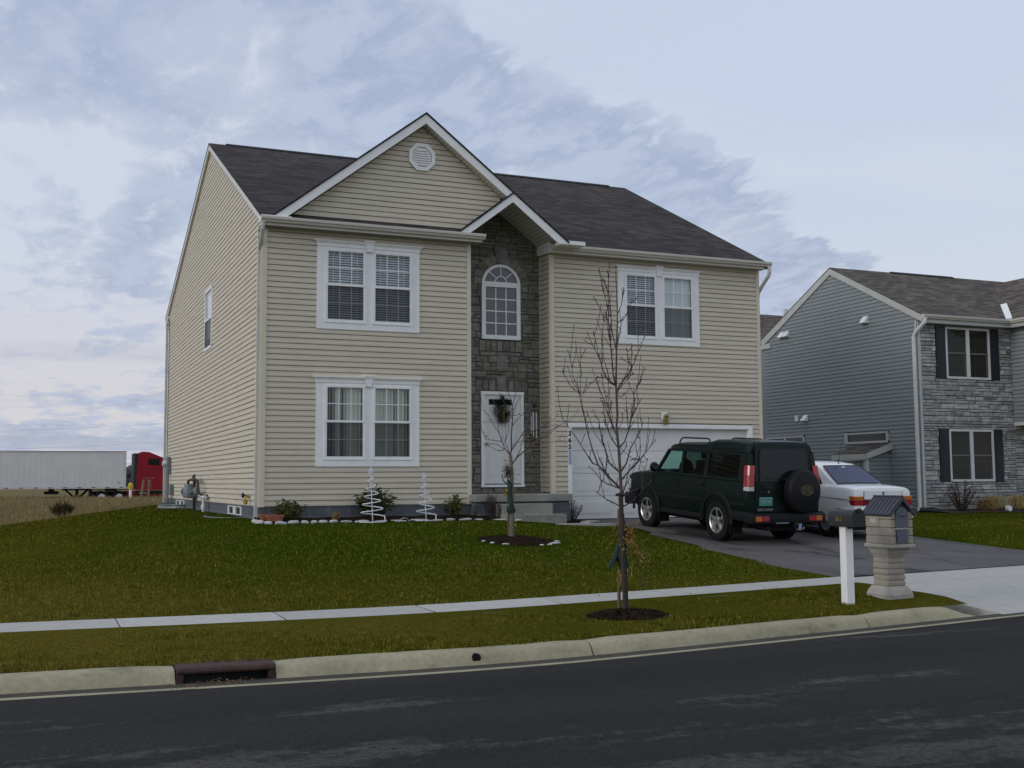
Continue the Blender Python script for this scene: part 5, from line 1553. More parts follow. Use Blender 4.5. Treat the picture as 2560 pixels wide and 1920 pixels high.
# stakes, strap, gauze bag and dried twigs wound round the trunk
mb = MB(); mb.tube([ST(-.075, -.1, .05), ST(-.06, 1.05, .03)], .020, 6); mb.build('stake', M['stake'], street_tree)
mb = MB(); mb.tube([ST(-.02, -.1, -.06), ST(-.055, 1.22, -.05)], .022, 6); mb.tube([ST(.0, -.1, -.02), ST(-.035, 1.0, -.02)], .028, 6); mb.build('stake', M['stake_dark'], street_tree)
mb = MB(); mb.tube([ST(-.05 + .045*math.cos(a*.5236), 1.20 + .01*math.sin(a), -.03 + .05*math.sin(a*.5236)) for a in range(13)], .009, 5); mb.build('strap', M['black'], street_tree)
def wrap(tree, P3, spec, mat, seed, name='gauze_wrap'):
    r = random.Random(seed); mb = MB(); seg = 12; rings = []
    for (z, s, rad) in spec:
        rings.append([tuple(P3(s + rad*math.cos(2*math.pi*k/seg)*r.uniform(.7, 1.25), z + r.uniform(-.02, .02), rad*math.sin(2*math.pi*k/seg)*r.uniform(.7, 1.25))) for k in range(seg)])
    vs = [p for q in rings for p in q]
    mb.add(vs, [(i*seg + k, i*seg + (k + 1) % seg, (i + 1)*seg + (k + 1) % seg, (i + 1)*seg + k) for i in range(len(rings) - 1) for k in range(seg)])
    return mb.build(name, mat, tree, smooth=50)
wrap(street_tree, ST, [(.40, -.01, .035), (.46, -.015, .045), (.56, -.03, .052), (.66, -.03, .050), (.76, -.035, .042), (.84, -.04, .045), (.90, -.035, .03)], M['gauze'], 1)
wrap(street_tree, ST, [(.44, -.165, .015), (.47, -.15, .03), (.56, -.105, .034), (.66, -.065, .032), (.74, -.05, .025)], M['gauze'], 2)
def tuft(tree, P3, s, z, w, h, n, l, mat, seed, wd=.004, name='dried_twigs', down=0):
    r = random.Random(seed); mb = MB()
    for _ in range(n):
        p = P3(s + r.gauss(0, w), z + r.gauss(0, h), r.gauss(0, w))
        leaf(mb, p, (r.uniform(-1, 1), r.uniform(-1, 1), r.uniform(-1, 1) - down), l*r.uniform(.5, 1.4), wd*r.uniform(.6, 1.6), .1)
    return mb.build(name, mat, tree)
M['dry_orange'] = plain('dried_flowers', (.25, .135, .038), .85, .5, 40, kind='World')
M['dry_yellow'] = plain('dried_yellow', (.45, .32, .07), .85, .5, 40, kind='World')
tuft(street_tree, ST, .0, .80, .055, .04, 230, .060, M['dry_orange'], 1, .007)
tuft(street_tree, ST, .0, .69, .045, .035, 120, .05, M['dry_yellow'], 2, .005)
tuft(street_tree, ST, .10, .61, .055, .055, 130, .035, M['dry_orange'], 3, .006)
tuft(street_tree, ST, .17, .54, .035, .03, 60, .03, M['dry'], 4, .005)
tuft(street_tree, ST, .05, .45, .025, .05, 30, .05, M['dry_yellow'], 5, .004, down=1)
tuft(street_tree, ST, -.055, .38, .02, .04, 40, .05, M['dry_yellow'], 6, .004, down=1.5)
tuft(street_tree, ST, .19, .36, .03, .09, 26, .03, M['twig_dark'], 7, .004, down=1)

SCc = lambda x, y: (1180 + x*.16883, 960 + y*.16883)
lt = [[SCc(*p) for p in q] for q in ([(540, 1040), (450, 930), (400, 780), (370, 700), (270, 540), (220, 450), (130, 340)], [(450, 930), (440, 960), (370, 970), (330, 960), (230, 900), (140, 880)], [(440, 950), (330, 870), (140, 860)],
    [(410, 830), (240, 810), (170, 800), (130, 670)], [(370, 700), (345, 500), (320, 330), (280, 180)], [(530, 1030), (510, 960), (460, 860), (480, 720), (475, 600)], [(460, 860), (520, 650), (560, 560)],
    [(540, 1040), (560, 920), (555, 720), (575, 520), (575, 330), (600, 250), (630, 130), (650, 0)], [(575, 500), (500, 400), (440, 250), (380, 130), (340, 0)], [(575, 620), (640, 530), (720, 450), (800, 330), (840, 200)],
    [(560, 960), (640, 850), (700, 760), (760, 660), (800, 500), (820, 300)], [(700, 770), (860, 690), (1000, 630), (1180, 540), (1250, 440)], [(760, 660), (850, 480), (880, 280), (960, 50)],
    [(570, 1180), (640, 1070), (750, 980), (920, 860), (1020, 760), (1200, 640), (1380, 550)], [(620, 1100), (690, 960), (730, 800), (750, 700)], [(760, 960), (870, 880), (1100, 750), (1260, 620), (1450, 510)],
    [(575, 340), (520, 150), (515, 0)], [(920, 860), (1200, 850), (1340, 830)], [(575, 420), (680, 230), (760, 150)], [(640, 850), (720, 840), (860, 700)], [(270, 540), (200, 530), (120, 535)], [(575, 470), (660, 460), (760, 475)],
    [(1000, 630), (1100, 620), (1250, 590)], [(880, 280), (900, 180), (1000, 150)])]
T1 = (3.36, -4.95, zg(3.36, -4.95) + .02)
tr1 = [(1273, 1345), (1273.5, 1290), (1274.5, 1240), (1273.7, 1180), (1273, 1161), (1271, 1135.6)]
yard_tree, YT = young_tree('young_yard_tree', 'small leafless tree with wrapped trunk in the mulch ring on the lawn', T1, (1273, 1345), tr1, lt, idt, M['bark_gray'], M['twig'], (.046, .032), .0145, 5, .65, .6)
mb = MB(); mb.tube([YT(-.05, -.1, .05), YT(-.055, .95, .04)], .018, 6); mb.build('stake', M['stake'], yard_tree)
wrap(yard_tree, YT, [(.45, -.01, .055), (.50, -.01, .07), (.60, -.015, .060), (.70, -.015, .056), (.82, -.02, .054), (.95, -.02, .056), (1.0, -.02, .045)], M['gauze'], 3)
tuft(yard_tree, YT, -.045, 1.12, .035, .06, 150, .08, M['twig_dark'], 11, .004)
tuft(yard_tree, YT, -.05, 1.22, .025, .05, 60, .10, M['twig'], 12, .003)
tuft(yard_tree, YT, -.07, .80, .035, .035, 70, .045, M['yellow'], 13, .012, 'bow')
tuft(yard_tree, YT, .0, .66, .03, .07, 40, .04, M['yellow'], 14, .008, 'bow', .6)
tuft(yard_tree, YT, .035, .40, .02, .05, 30, .05, M['dry_yellow'], 15, .006, down=1)
tuft(yard_tree, YT, .09, .83, .04, .02, 40, .05, M['dry_orange'], 16, .004)
mb = MB(); mb.tube([YT(-.07, .95, 0), YT(-.14, 1.0, .0), YT(-.165, 1.12, 0)], [.012, .01, .007], 6); mb.build('cut_stub', M['bark'], yard_tree)
# hanging purple bauble on a branch
bb = MB(); bb.ball(YT(.40, 1.42, .05), .022, .022, .026, 2); tag(bb.build('bauble', plain('purple_bauble', (.06, .02, .10), .4, .1), smooth=80), 'small purple bauble hung on a branch of the lawn tree', 'bauble')

# mulch mounds and ring edging
def mound(cx, cy, rx, ry, h, seed, name):
    r = random.Random(seed); mb = MB(); n, m = 28, 6
    mb.v.append((cx, cy, zg(cx, cy) + h)); 
    for j in range(1, m + 1):
        for i in range(n):
            a = 2*math.pi*i/n; k = j/m*(1 + .06*math.sin(a*3 + seed) + r.uniform(-.03, .03)); x, y = cx + rx*k*math.cos(a), cy + ry*k*math.sin(a)
            mb.v.append((x, y, zg(x, y) + h*(1 - (j/m)**2) + .004 + r.uniform(-.008, .012)*(j < m)))
    mb.f += [(0, 1 + i, 1 + (i + 1) % n) for i in range(n)]; mb.m += [0]*n
    for j in range(m - 1):
        for i in range(n):
            a = 1 + j*n; mb.f.append((a + i, a + n + i, a + n + (i + 1) % n, a + (i + 1) % n)); mb.m.append(0)
    for _ in range(420):                             # loose chips
        a = r.uniform(0, 6.28); q = math.sqrt(r.random())*1.06; x, y = cx + rx*q*math.cos(a), cy + ry*q*math.sin(a); z = zg(x, y) + h*max(0, 1 - q*q) + .012
        s, c, w = r.uniform(.012, .03), r.uniform(0, 3.14), r.uniform(.004, .009); d = Vector((math.cos(c), math.sin(c), r.uniform(-.4, .4)))*s; e = Vector((-math.sin(c), math.cos(c), r.uniform(-.3, .3)))*w
        p = Vector((x, y, z)); mb.add([tuple(p - d - e), tuple(p + d - e), tuple(p + d + e), tuple(p - d + e)], ((0, 1, 2, 3),))
    return tag(mb.build(name, M['mulch']), kind='stuff')
mound(1.42, -12.55, .44, .32, .055, 1, 'mulch_mound')
mound(3.40, -5.0, .62, .80, .07, 2, 'mulch_mound')
r = random.Random(4)
for i, (x, y, l) in enumerate(((2.84, -5.35, .08), (2.98, -5.60, .12), (3.50, -5.88, .07), (3.66, -5.84, .09), (3.84, -5.66, .20), (4.0, -5.40, .09), (2.80, -5.05, .08))):
    mb = MB(); mb.ball((0, 0, 0), l*.52, .035, .016, 2, jit=.16, seed=50 + i); o = mb.build('edging_stone', M['white_stone'], smooth=50)
    o.location = (x, y, zg(x, y) + .018); o.rotation_euler = (0, 0, r.uniform(-.3, .5)); tag(o, 'small white stone half sunk round the lawn tree ring', 'stone', 'white stones round the tree ring')

# ------------------------------------------------------------------ storm inlet and kerb drain
si = thing('storm_drain_inlet', 'rusty cast iron kerb inlet with dark slot in the gutter', 'storm drain', (-2.82, -13.85 + bend(-2.8), -1.05))
x0, x1 = -3.19, -2.445; Y = lambda x: bend(x)
mb = MB(); yo = -13.9 + bend(-2.82)
P = [(yo + .30, -.921), (yo - .0, -.921), (yo - .035, -.932), (yo - .045, -.952), (yo - .04, -.968), (yo - .02, -.972), (yo + .30, -.972)]
mb.prism([(x0, y + Y(x0) - Y(-2.82), z) for y, z in P], (0, 0, 0), (x1 - x0, Y(x1) - Y(x0), 0))
for a, c in ((x0, x0 + .05), (x1 - .05, x1)):
    mb.prism([(a, yo - .055 + Y(a) - Y(-2.82), -.975), (a, yo - .045 + Y(a) - Y(-2.82), -1.06), (a, yo + .25, -1.06), (a, yo + .25, -.975)], (0, 0, 0), (c - a, 0, 0))
mb.build('hood', M['rust'], si)
mb = MB(); mb.box(x0 + .05, x1 - .05, yo + .02, yo + .25, -1.3, -.976); mb.build('throat', M['dark'], si)
mb = MB()
for i in range(17):
    x = lerp(x0 + .03, x1 - .03, i/16); mb.prism([(x - .008, yo - .05, -1.044), (x + .010, yo - .05, -1.044), (x + .03, yo - .30, -1.031), (x + .012, yo - .30, -1.031)], (0, 0, 0), (0, 0, -.02))
mb.box(x0, x1, yo - .335, yo - .30, -1.06, -1.028); mb.box(x0, x1, yo - .05, yo - .01, -1.07, -1.040); mb.build('grate', M['rust'], si)
mb = MB(); mb.box(x0, x1, yo - .30, yo + .0, -1.09, -1.056); mb.build('grate_well', M['dark'], si)
mb = MB(); r = random.Random(3)
for _ in range(60):
    x, y = r.uniform(x0 - .1, x1 - .2), yo - .12 + r.uniform(-.2, .06); leaf(mb, (x, y, -1.028 + r.uniform(0, .015)), rnd_dir(r, -.2), r.uniform(.02, .06), .004, .1)
tag(mb.build('gutter_debris', M['dry']), kind='stuff')
kd = thing('kerb_drain', 'small round black drain outlet in the kerb face', 'drain pipe', (-.78, -13.95 + bend(-.78), -.985))
mb = MB(); c = (-.78, -13.937 + bend(-.78), -.982)
mb.lathe([(.032, 0), (.038, 0), (.038, .10), (.030, .10)], c, 'Y', 20); mb.build('pipe_rim', M['rubber'], kd)
mb = MB(); mb.lathe([(0, .006), (.032, .006), (.032, .012), (0, .012)], c, 'Y', 20); mb.build('pipe_bore', M['dark'], kd)

# ------------------------------------------------------------------ mailboxes
def black_mailbox():
    bx, by = 4.175, -12.60; z0 = zg(bx, by)
    o = thing('black_mailbox', 'black arched mailbox on a square white post', 'mailbox', (bx, by, z0))
    mb = MB(); w = .052; mb.box(bx - w, bx + w, by - w, by + w, z0 - .2, -.035, bev=.004); mb.build('post', M['white'], o)
    x0, x1, y0, y1, zb, zt = bx - .085, bx + .085, by - .20, by + .20, -.035, .155
    def arch(y, k=1.0, n=12):
        rr = (x1 - x0)/2*k; c = (x0 + x1)/2; zc_ = zt - rr/k*.95
        return [(c - rr, y, zb), (c + rr, y, zb)] + [(c + rr*math.cos(math.pi*i/n), y, zc_ + rr*.95*math.sin(math.pi*i/n)) for i in range(n + 1)]
    mb = MB(); mb.prism(arch(y0), (0, 0, 0), (0, y1 - y0, 0)); mb.build('box', M['mail_black'], o, smooth=35)
    mb = MB(); mb.prism(arch(y0 - .022, 1.08), (0, 0, 0), (0, .03, 0)); mb.box(bx - .02, bx + .02, y0 - .045, y0 - .02, zt - .03, zt + .015, bev=.004); mb.build('door', M['mail_black'], o, smooth=35)
    mb = MB(); mb.box(bx - .02, bx + .02, by - .12, by + .15, -.06, -.034); mb.build('bracket', M['black'], o)
    digits('361', .085, M['gold_bright'], 'mailbox_number', o, (x0 - .001, by + .02, .045), (0, -1, 0), (0, 0, 1), .001)
black_mailbox()
def stone_mailbox():
    cx, cy = 5.03, -12.30; z0 = zg(cx, cy); XL, XR, YF_, YB_ = cx - .165, cx + .165, cy - .235, cy + .185
    o = thing('stone_mailbox', 'cast stone house-shaped mailbox with dark gable roof on a block pillar', 'mailbox', (cx, cy, z0))
    r = random.Random(2)
    mb = MB(); zt = z0 + .13
    for (k, z) in ((0, 0),):
        pts = []
    prof = [(.185, -.05), (.185, .05), (.165, .10), (.140, .14)]
    vs = []
    for w, z in prof: vs += [(cx + sx*w, cy + sy*w, z0 + z) for sx, sy in ((-1, -1), (1, -1), (1, 1), (-1, 1))]
    mb.add(vs, [(4*j + i, 4*j + (i + 1) % 4, 4*j + 4 + (i + 1) % 4, 4*j + 4 + i) for j in range(3) for i in range(4)] + [(12, 13, 14, 15)])
    mb.build('base', M['mail_stone_light'], o)
    mb = MB(); z = z0 + .14; top = -.36; n = 6; h = (top - z)/n
    for i in range(n):
        e = r.uniform(-.004, .004); mb.box(cx - .128 + e, cx + .128 + e, cy - .128, cy + .128, z + i*h + .006, z + (i + 1)*h - .006, bev=.012)
    mb.box(cx - .118, cx + .118, cy - .118, cy + .118, z, top); mb.build('pillar', M['mail_stone'], o)
    mb = MB(); vs = []
    for w, d, zz in ((.135, .135, -.385), (.15, .16, -.335), (.172, .195, -.30)): vs += [(cx + sx*w, cy + sy*d, zz) for sx, sy in ((-1, -1), (1, -1), (1, 1), (-1, 1))]
    mb.add(vs, [(4*j + i, 4*j + (i + 1) % 4, 4*j + 4 + (i + 1) % 4, 4*j + 4 + i) for j in range(2) for i in range(4)] + [(3, 2, 1, 0)])
    mb.box(XL - .015, XR + .015, YF_ - .02, YB_ + .02, -.305, -.265, bev=.008); mb.build('ledge', M['mail_stone_light'], o)
    mb = MB(); zb, zt = -.265, .115; n = 4; h = (zt - zb)/n
    for i in range(n):
        for (a, c, bb, d) in ((XL, XL + .05, YF_, YB_), (XR - .05, XR, YF_, YB_), (XL + .04, XR - .04, YB_ - .05, YB_ - .004), (XL + .045, XL + .082, YF_ + .006, YF_ + .04), (XR - .082, XR - .045, YF_ + .006, YF_ + .04)):
            mb.box(a, c, bb, d, zb + i*h + .005, zb + (i + 1)*h - .004, bev=.007)
    mb.box(XL + .012, XR - .012, YF_ + .02, YB_ - .01, zb, zt); mb.build('body', M['mail_stone'], o)
    mb = MB(); apex = .285; e = .035
    mb.prism([(XL - e, YF_ - .035, zt - .035), (XL - e + .02, YF_ - .035, zt - .055), (cx, YF_ - .035, apex - .045), (XR + e - .02, YF_ - .035, zt - .055), (XR + e, YF_ - .035, zt - .035), (cx, YF_ - .035, apex)], (0, 0, 0), (0, YB_ - YF_ + .07, 0))
    for i in range(8):                                # standing ribs on both slopes
        y = lerp(YF_ - .02, YB_ + .02, i/7)
        for s_ in (-1, 1): mb.tube([(cx + s_*.01, y, apex + .002), (cx + s_*(.165 + e), y, zt - .03)], .0055, 4)
    mb.tube([(cx, YF_ - .037, apex + .004), (cx, YB_ + .037, apex + .004)], .012, 6); mb.build('roof', M['mail_roof'], o)
    mb = MB(); mb.prism([(XL + .01, YF_ + .015, zt - .01), (XR - .01, YF_ + .015, zt - .01), (cx, YF_ + .015, apex - .04)], (0, 0, 0), (0, .03, 0)); mb.build('gable_panel', M['mail_roof'], o)
    def door(x0, x1, za, zb2, arch):
        P = [(x0, YF_ - .012, za), (x1, YF_ - .012, za)]; c = (x0 + x1)/2; rr = (x1 - x0)/2
        P += [(c + rr*math.cos(math.pi*i/10), YF_ - .012, zb2 - rr*.9 + rr*.9*math.sin(math.pi*i/10)) for i in range(11)] if arch else [(x1, YF_ - .012, zb2), (x0, YF_ - .012, zb2)]
        return P
    mb = MB(); mb.prism(door(cx - .085, cx + .085, -.075, .165, True), (0, 0, 0), (0, .03, 0)); mb.box(cx - .04, cx + .04, YF_ - .035, YF_ - .012, .065, .085, bev=.004); mb.build('mail_door', M['mail_door'], o)
    mb = MB(); mb.prism(door(cx - .075, cx + .08, -.245, -.10, False), (0, 0, 0), (0, .03, 0)); mb.ball((cx + .02, YF_ - .014, -.215), .008, .006, .008, 1); mb.build('paper_door', M['mail_door'], o)
    mb = MB(); mb.box(cx - .1, cx + .1, YF_ - .01, YF_ + .01, -.093, -.077); mb.build('shelf', M['mail_stone_light'], o)
    mb = MB(); mb.tube([(XR + .02, YF_ + .06, .02), (XR + .02, YF_ + .06, .16)], .006, 6); mb.box(XR + .016, XR + .024, YF_ + .0, YF_ + .07, .10, .16); mb.build('flag', M['black'], o)
    mb = MB(); mb.box(XL - .008, XL + .004, cy - .05, cy + .13, -.065, .065, bev=.003); mb.build('number_plate', M['mail_stone'], o)
    digits('365', .075, M['white_dull'], 'mailbox_number', o, (XL - .009, cy + .045, .005), (0, -1, 0), (0, 0, 1), .002)
stone_mailbox()
# ------------------------------------------------------------------ the gray neighbour's house
NX, NY, NYB = 21.45, 4.7, 12.9
nb = thing('gray_house', 'gray-sided neighbour house with ledgestone front, dark shutters and brown roof', 'house', (NX, NY, -.58))
FG = Frame((NX, 0, 0), (0, 1, 0), (-1, 0, 0)); FN = Frame((0, NY, 0), (1, 0, 0), (0, -1, 0))
ZNE, ZNR, YNR = 5.62, 7.88, 8.8; MN1 = (ZNR - ZNE)/(YNR - 4.4); MN2 = (ZNR - 5.80)/(12.95 - YNR)
def nspan(z):
    a, b = NY + .02, NYB - .1
    if z > 5.35: a = max(a, 4.4 + (z + .24 - ZNE)/MN1)
    if z > 5.5: b = min(b, YNR + (ZNR - z - .24)/MN2)
    return (a, b)
siding(FG, -.50, ZNR - .25, nspan, [(6.22, 8.2, 1.72, 1.98), (10.6, 12.9, .9, 2.0)], .128).build('side_wall', M['siding_gray'], nb)
b = MB(); b.box(NX + .05, 36, NY + .3, 22, -.6, 5.6); b.build('core_wall', M['siding_gray'], nb)
b = MB(); b.prism([(NX + .014, NY + .014, -1.2), (36, NY + .014, -1.2), (36, NYB, -1.2), (NX + .014, NYB, -1.2)], (0, 0, 0), (0, 0, .702)); b.build('foundation', plain('tan_block', (.30, .27, .20), .9, .15, 3), nb)
b = MB(); b.box(NY, NY + .11, -.02, .03, -.5, 5.45, FG); b.box(NX - .03, NX + .07, -.02, .035, -.5, 5.45, FN); b.build('corner_post', M['trim_bone'], nb)
b = MB()
slab(b, [(NX - .06, 4.4, ZNE), (36, 4.4, ZNE), (36, YNR, ZNR), (NX - .06, YNR, ZNR)]); slab(b, [(NX - .06, YNR, ZNR), (36, YNR, ZNR), (36, 12.95, 5.80), (NX - .06, 12.95, 5.80)])
ro = b.build('roof', M['roof_brown'], nb)
b = MB(); b.prism([(24.1, YNR - .14, ZNR - .045), (24.1, YNR, ZNR + .035), (24.1, YNR + .14, ZNR - .045)], (0, 0, 0), (2.9, 0, 0)); b.build('ridge_vent', M['ridge'], ro)
b = MB(); d = .25
P = [(4.4, ZNE - .01), (YNR, ZNR - .01), (12.95, 5.79), (12.95 - .1, 5.79 - d), (YNR, ZNR - .012 - d), (4.42, ZNE - d)]
for q in ((P[0], P[1], P[4], P[5]), (P[1], P[2], P[3], P[4])): b.prism([(NX - .055, y, z) for y, z in q], (0, 0, 0), (.05, 0, 0))
b.build('fascia', M['trim_bone'], nb)
b = MB(); b.box(NX - .06, NX + .04, 12.35, 12.98, 5.42, 5.60); b.build('eave_return', M['trim_bone'], nb)
FGE = Frame((0, 4.4, 0), (1, 0, 0), (0, -1, 0))
gutter(FGE, NX - .1, 25.35, 5.61, 0, .12, .12).build('gutter', M['gutter'], nb)
b = MB(); b.box(NX, 25.3, 4.4, 4.43, 5.36, 5.6); b.box(NX, 25.3, 4.43, 4.72, 5.36, 5.38); b.build('fascia', M['trim_bone'], nb)
mb = MB(); mb.tube([(NX - .03, 4.32, 5.5), (NX - .04, 4.34, 5.36), (NX - .09, 4.70, 5.08), (NX - .10, 4.78, 4.95), (NX - .10, 4.78, -.42), (NX - .16, 4.74, -.54)], .062, 8); mb.build('downspout', M['white_dull'], nb)
# ledgestone front
mb = MB(); tn = []; r = random.Random(77)
NW = [(22.53, .38), (22.53, 3.65)]
skip = [(22.12, 24.81, z, z + 1.66) for _, z in NW]
ashlar(mb, tn, FN, NX + .075, 25.35, -.5, 5.36, skip, r, (.085, .11, .14, .17), (.22, .62), .012, .05, .005, .012)
ashlar(mb, tn, FN, 25.35, 29, -.5, 2.2, [], r, (.11, .14, .17), (.25, .62), .012, .045, .005, .012)
st = mb.build('stone_wall', M['ledge'], nb, tint=tn)
b = MB(); b.prism([FN(s_, 0, z) for s_, z in ((NX, -.5), (29, -.5), (29, 5.4), (NX, 5.4))], FN.n*.003, FN.n*(-.2)); b.build('stone_backing', M['mortar'], st)
for (x, z) in NW:
    W, H = 1.86, 1.66
    f = MB(); f.box(x, x + W, 0, .055, z, z + .07, FN); f.box(x, x + W, 0, .055, z + H - .07, z + H, FN); f.box(x, x + .07, 0, .054, z, z + H, FN); f.box(x + W - .07, x + W, 0, .054, z, z + H, FN); f.box(x + W/2 - .065, x + W/2 + .065, 0, .053, z, z + H, FN)
    w = f.build('window', M['white_dull'], nb)
    s_ = MB()
    for a, c in ((x + .07, x + W/2 - .065), (x + W/2 + .065, x + W - .07)):
        s_.box(a, c, 0, .045, z + H/2 - .025, z + H/2 + .02, FN)
        s_.box(c - .075, c - .06, 0, .030, z + .07, z + H/2, FN)
        for i in (1, 2): xx = lerp(a, c, i/3); s_.box(xx - .007, xx + .007, .004, .012, z + .07, z + H - .07, FN)
        for q in (.25, .75): s_.box(a, c, .0045, .0115, z + H*q - .007, z + H*q + .007, FN)
    s_.build('sash', plain('bronze_gray', (.16, .155, .14), .5, .05), w)
    p = MB(); p.quad(FN(x + .05, .014, z + .05), FN(x + W - .05, .014, z + .05), FN(x + W - .05, .014, z + H - .05), FN(x + .05, .014, z + H - .05)); p.build('pane', M['glass_dark'], w)
    p = MB(); rr = random.Random(int(z*10)); xx = x + .06
    while xx < x + W - .08:
        p.box(xx, xx + .07, -.08, -.078 + rr.uniform(0, .03), z + .05, z + H - .05, FN); xx += .085
    p.build('blind', plain('tan_blind', (.10, .082, .058), .8, .1), w)
    recess(FN, x + .03, x + W - .03, z + .03, z + H - .03, .19, M['recess'], w)
    for a in (x - .39, x + W + .015):
        q = MB(); q.box(a, a + .375, .012, .05, z, z + H, FN)
        for (za, zb2) in ((z + .06, z + .79), (z + .87, z + H - .06)): q.box(a + .05, a + .325, .05, .056, za, zb2, FN, bev=.003); q.box(a + .09, a + .285, .056, .063, za + .05, zb2 - .05, FN, bev=.004)
        q.build('shutter', M['shutter'], nb)
# wing over the porch at the right
XWG = 25.32; FWG = Frame((XWG, 0, 0), (0, 1, 0), (-1, 0, 0)); WY = 2.9
siding(FWG, 2.3, 5.4, lambda z: (WY, NY - .05), (), .128).build('wing_wall', M['siding_gray'], nb)
siding(Frame((0, WY, 0), (1, 0, 0), (0, -1, 0)), 2.3, 5.4, lambda z: (XWG, 31), (), .128).build('wing_wall', M['siding_gray'], nb)
b = MB(); b.box(XWG - .03, XWG + .1, WY - .03, WY + .1, 2.3, 5.4); b.build('corner_post', M['trim_bone'], nb)
b = MB(); b.box(XWG - .02, 31, WY - .02, NY - .06, 2.18, 2.30); b.build('porch_beam', M['white_dull'], nb)
gutter(Frame((XWG - .3, 0, 0), (0, 1, 0), (-1, 0, 0)), 2.5, 4.29, 5.61, 0, .12, .12).build('gutter', M['gutter'], nb)
b = MB(); b.box(XWG - .3, XWG - .27, 2.6, 4.4, 5.36, 5.6); b.box(XWG - .27, XWG + .02, 2.6, 4.7, 5.36, 5.38); b.build('fascia', M['trim_bone'], nb)
b = MB(); k = .57; hx = XWG - .3; rx = hx + 3.6; rz = ZNE + 3.6*k
slab(b, [(hx, 2.5, ZNE), (hx, 4.4, ZNE), (hx + 3.6, 4.4 + 3.6*k/MN1, rz), (hx + 3.6, 2.5, rz)]); slab(b, [(rx, 2.5, rz), (rx, 8.4, rz), (rx + 3.6, 8.4, ZNE), (rx + 3.6, 2.5, ZNE)])
b.build('wing_roof', M['roof_brown_side'], nb)
b = MB(); v0 = Vector((hx - .02, 4.42, ZNE + .02)); v1 = Vector((hx + 1.35, 4.4 + 1.35*k/MN1, ZNE + 1.35*k + .02)); sd = Vector((.07, -.10, .02))
b.prism([v0 - sd, v0 + sd, v1 + sd, v1 - sd], (0, 0, 0), (0, 0, .03)); b.build('valley_flashing', M['white'], nb)
b = MB(); b.box(hx - .05, hx + .45, 4.34, 4.44, ZNE - .05, ZNE + .05); b.build('eave_return', M['white_dull'], nb)
# side openings and lean-to
f = MB(); a, c, z0, z1 = 6.14, 8.28, 1.66, 2.03
f.box(a, c, 0, .07, z0, z0 + .07, FG); f.box(a, c, 0, .07, z1 - .06, z1, FG); f.box(a, a + .09, 0, .069, z0, z1, FG); f.box(c - .15, c, 0, .069, z0, z1, FG); w = f.build('transom_window', M['trim_bone'], nb)
p = MB(); p.quad(FG(a + .05, .02, z0 + .03), FG(c - .05, .02, z0 + .03), FG(c - .05, .02, z1 - .03), FG(a + .05, .02, z1 - .03)); p.build('pane', plain('dark_pane', (.025, .026, .026), .12, .1), w)
f = MB(); a, c, z0, z1 = 10.5, 12.75, .95, 2.06
f.box(a, c, 0, .05, z0, z0 + .06, FG); f.box(a, c, 0, .05, z1 - .07, z1, FG); f.box(a, a + .07, 0, .049, z0, z1, FG); f.box(c - .07, c, 0, .049, z0, z1, FG); f.box((a + c)/2 - .06, (a + c)/2 + .06, 0, .048, z0, z1, FG); w = f.build('window', M['trim_bone'], nb)
p = MB(); p.quad(FG(a + .05, .02, z0), FG(c - .05, .02, z0), FG(c - .05, .02, z1 - .03), FG(a + .05, .02, z1 - .03)); p.build('pane', plain('dark_pane', (.035, .034, .033), .12, .1), w)
# lean-to over the side door
lx = NX - 1.0
b = MB(); slab(b, [(lx - .12, 6.02, 1.30), (lx - .12, 7.66, 1.30), (NX, 7.66, 1.66), (NX, 6.02, 1.66)]); lt_ = b.build('lean_to_roof', M['roof_brown_side'], nb)
b = MB(); b.box(lx - .12, lx - .08, 6.0, 7.68, 1.10, 1.285); b.prism([(lx - .10, 6.0, 1.10), (lx - .10, 6.0, 1.285), (NX, 6.0, 1.655), (NX, 6.0, 1.44)], (0, 0, 0), (0, .05, 0)); b.build('lean_to_fascia', M['trim_bone'], nb)
b = MB(); b.box(lx - .06, lx + .06, 6.06, 6.18, -.6, 1.12); b.box(lx - .06, lx + .06, 7.5, 7.62, -.6, 1.12); b.build('lean_to_post', M['trim_bone'], nb)
siding(Frame((0, 6.16, 0), (1, 0, 0), (0, -1, 0)), -.5, 1.35, lambda z: (lx + .05, NX), (), .128).build('lean_to_wall', M['siding_gray'], nb)
siding(Frame((lx + .03, 0, 0), (0, 1, 0), (-1, 0, 0)), -.5, 1.05, lambda z: (6.18, 7.5), (), .128).build('lean_to_wall', M['siding_gray'], nb)
for (y, z, s_) in ((11.65, 5.84, 1), (11.36, 5.84, 1), (7.08, 5.80, 1.1), (10.41, 2.68, 1)):
    v = MB(); q = .12*s_
    v.prism([FG(y - q, 0, z + q), FG(y - q, q*1.5, z - q*.8), FG(y - q, q*1.2, z - q), FG(y - q, 0, z - q*.9)], FG.u*0, FG.u*(2*q)); v.build('dryer_vent', M['white'], nb)
v = MB(); v.box(10.83, 11.0, 0, .05, 2.58, 2.80, FG); v.build('vent_cover', M['white'], nb)
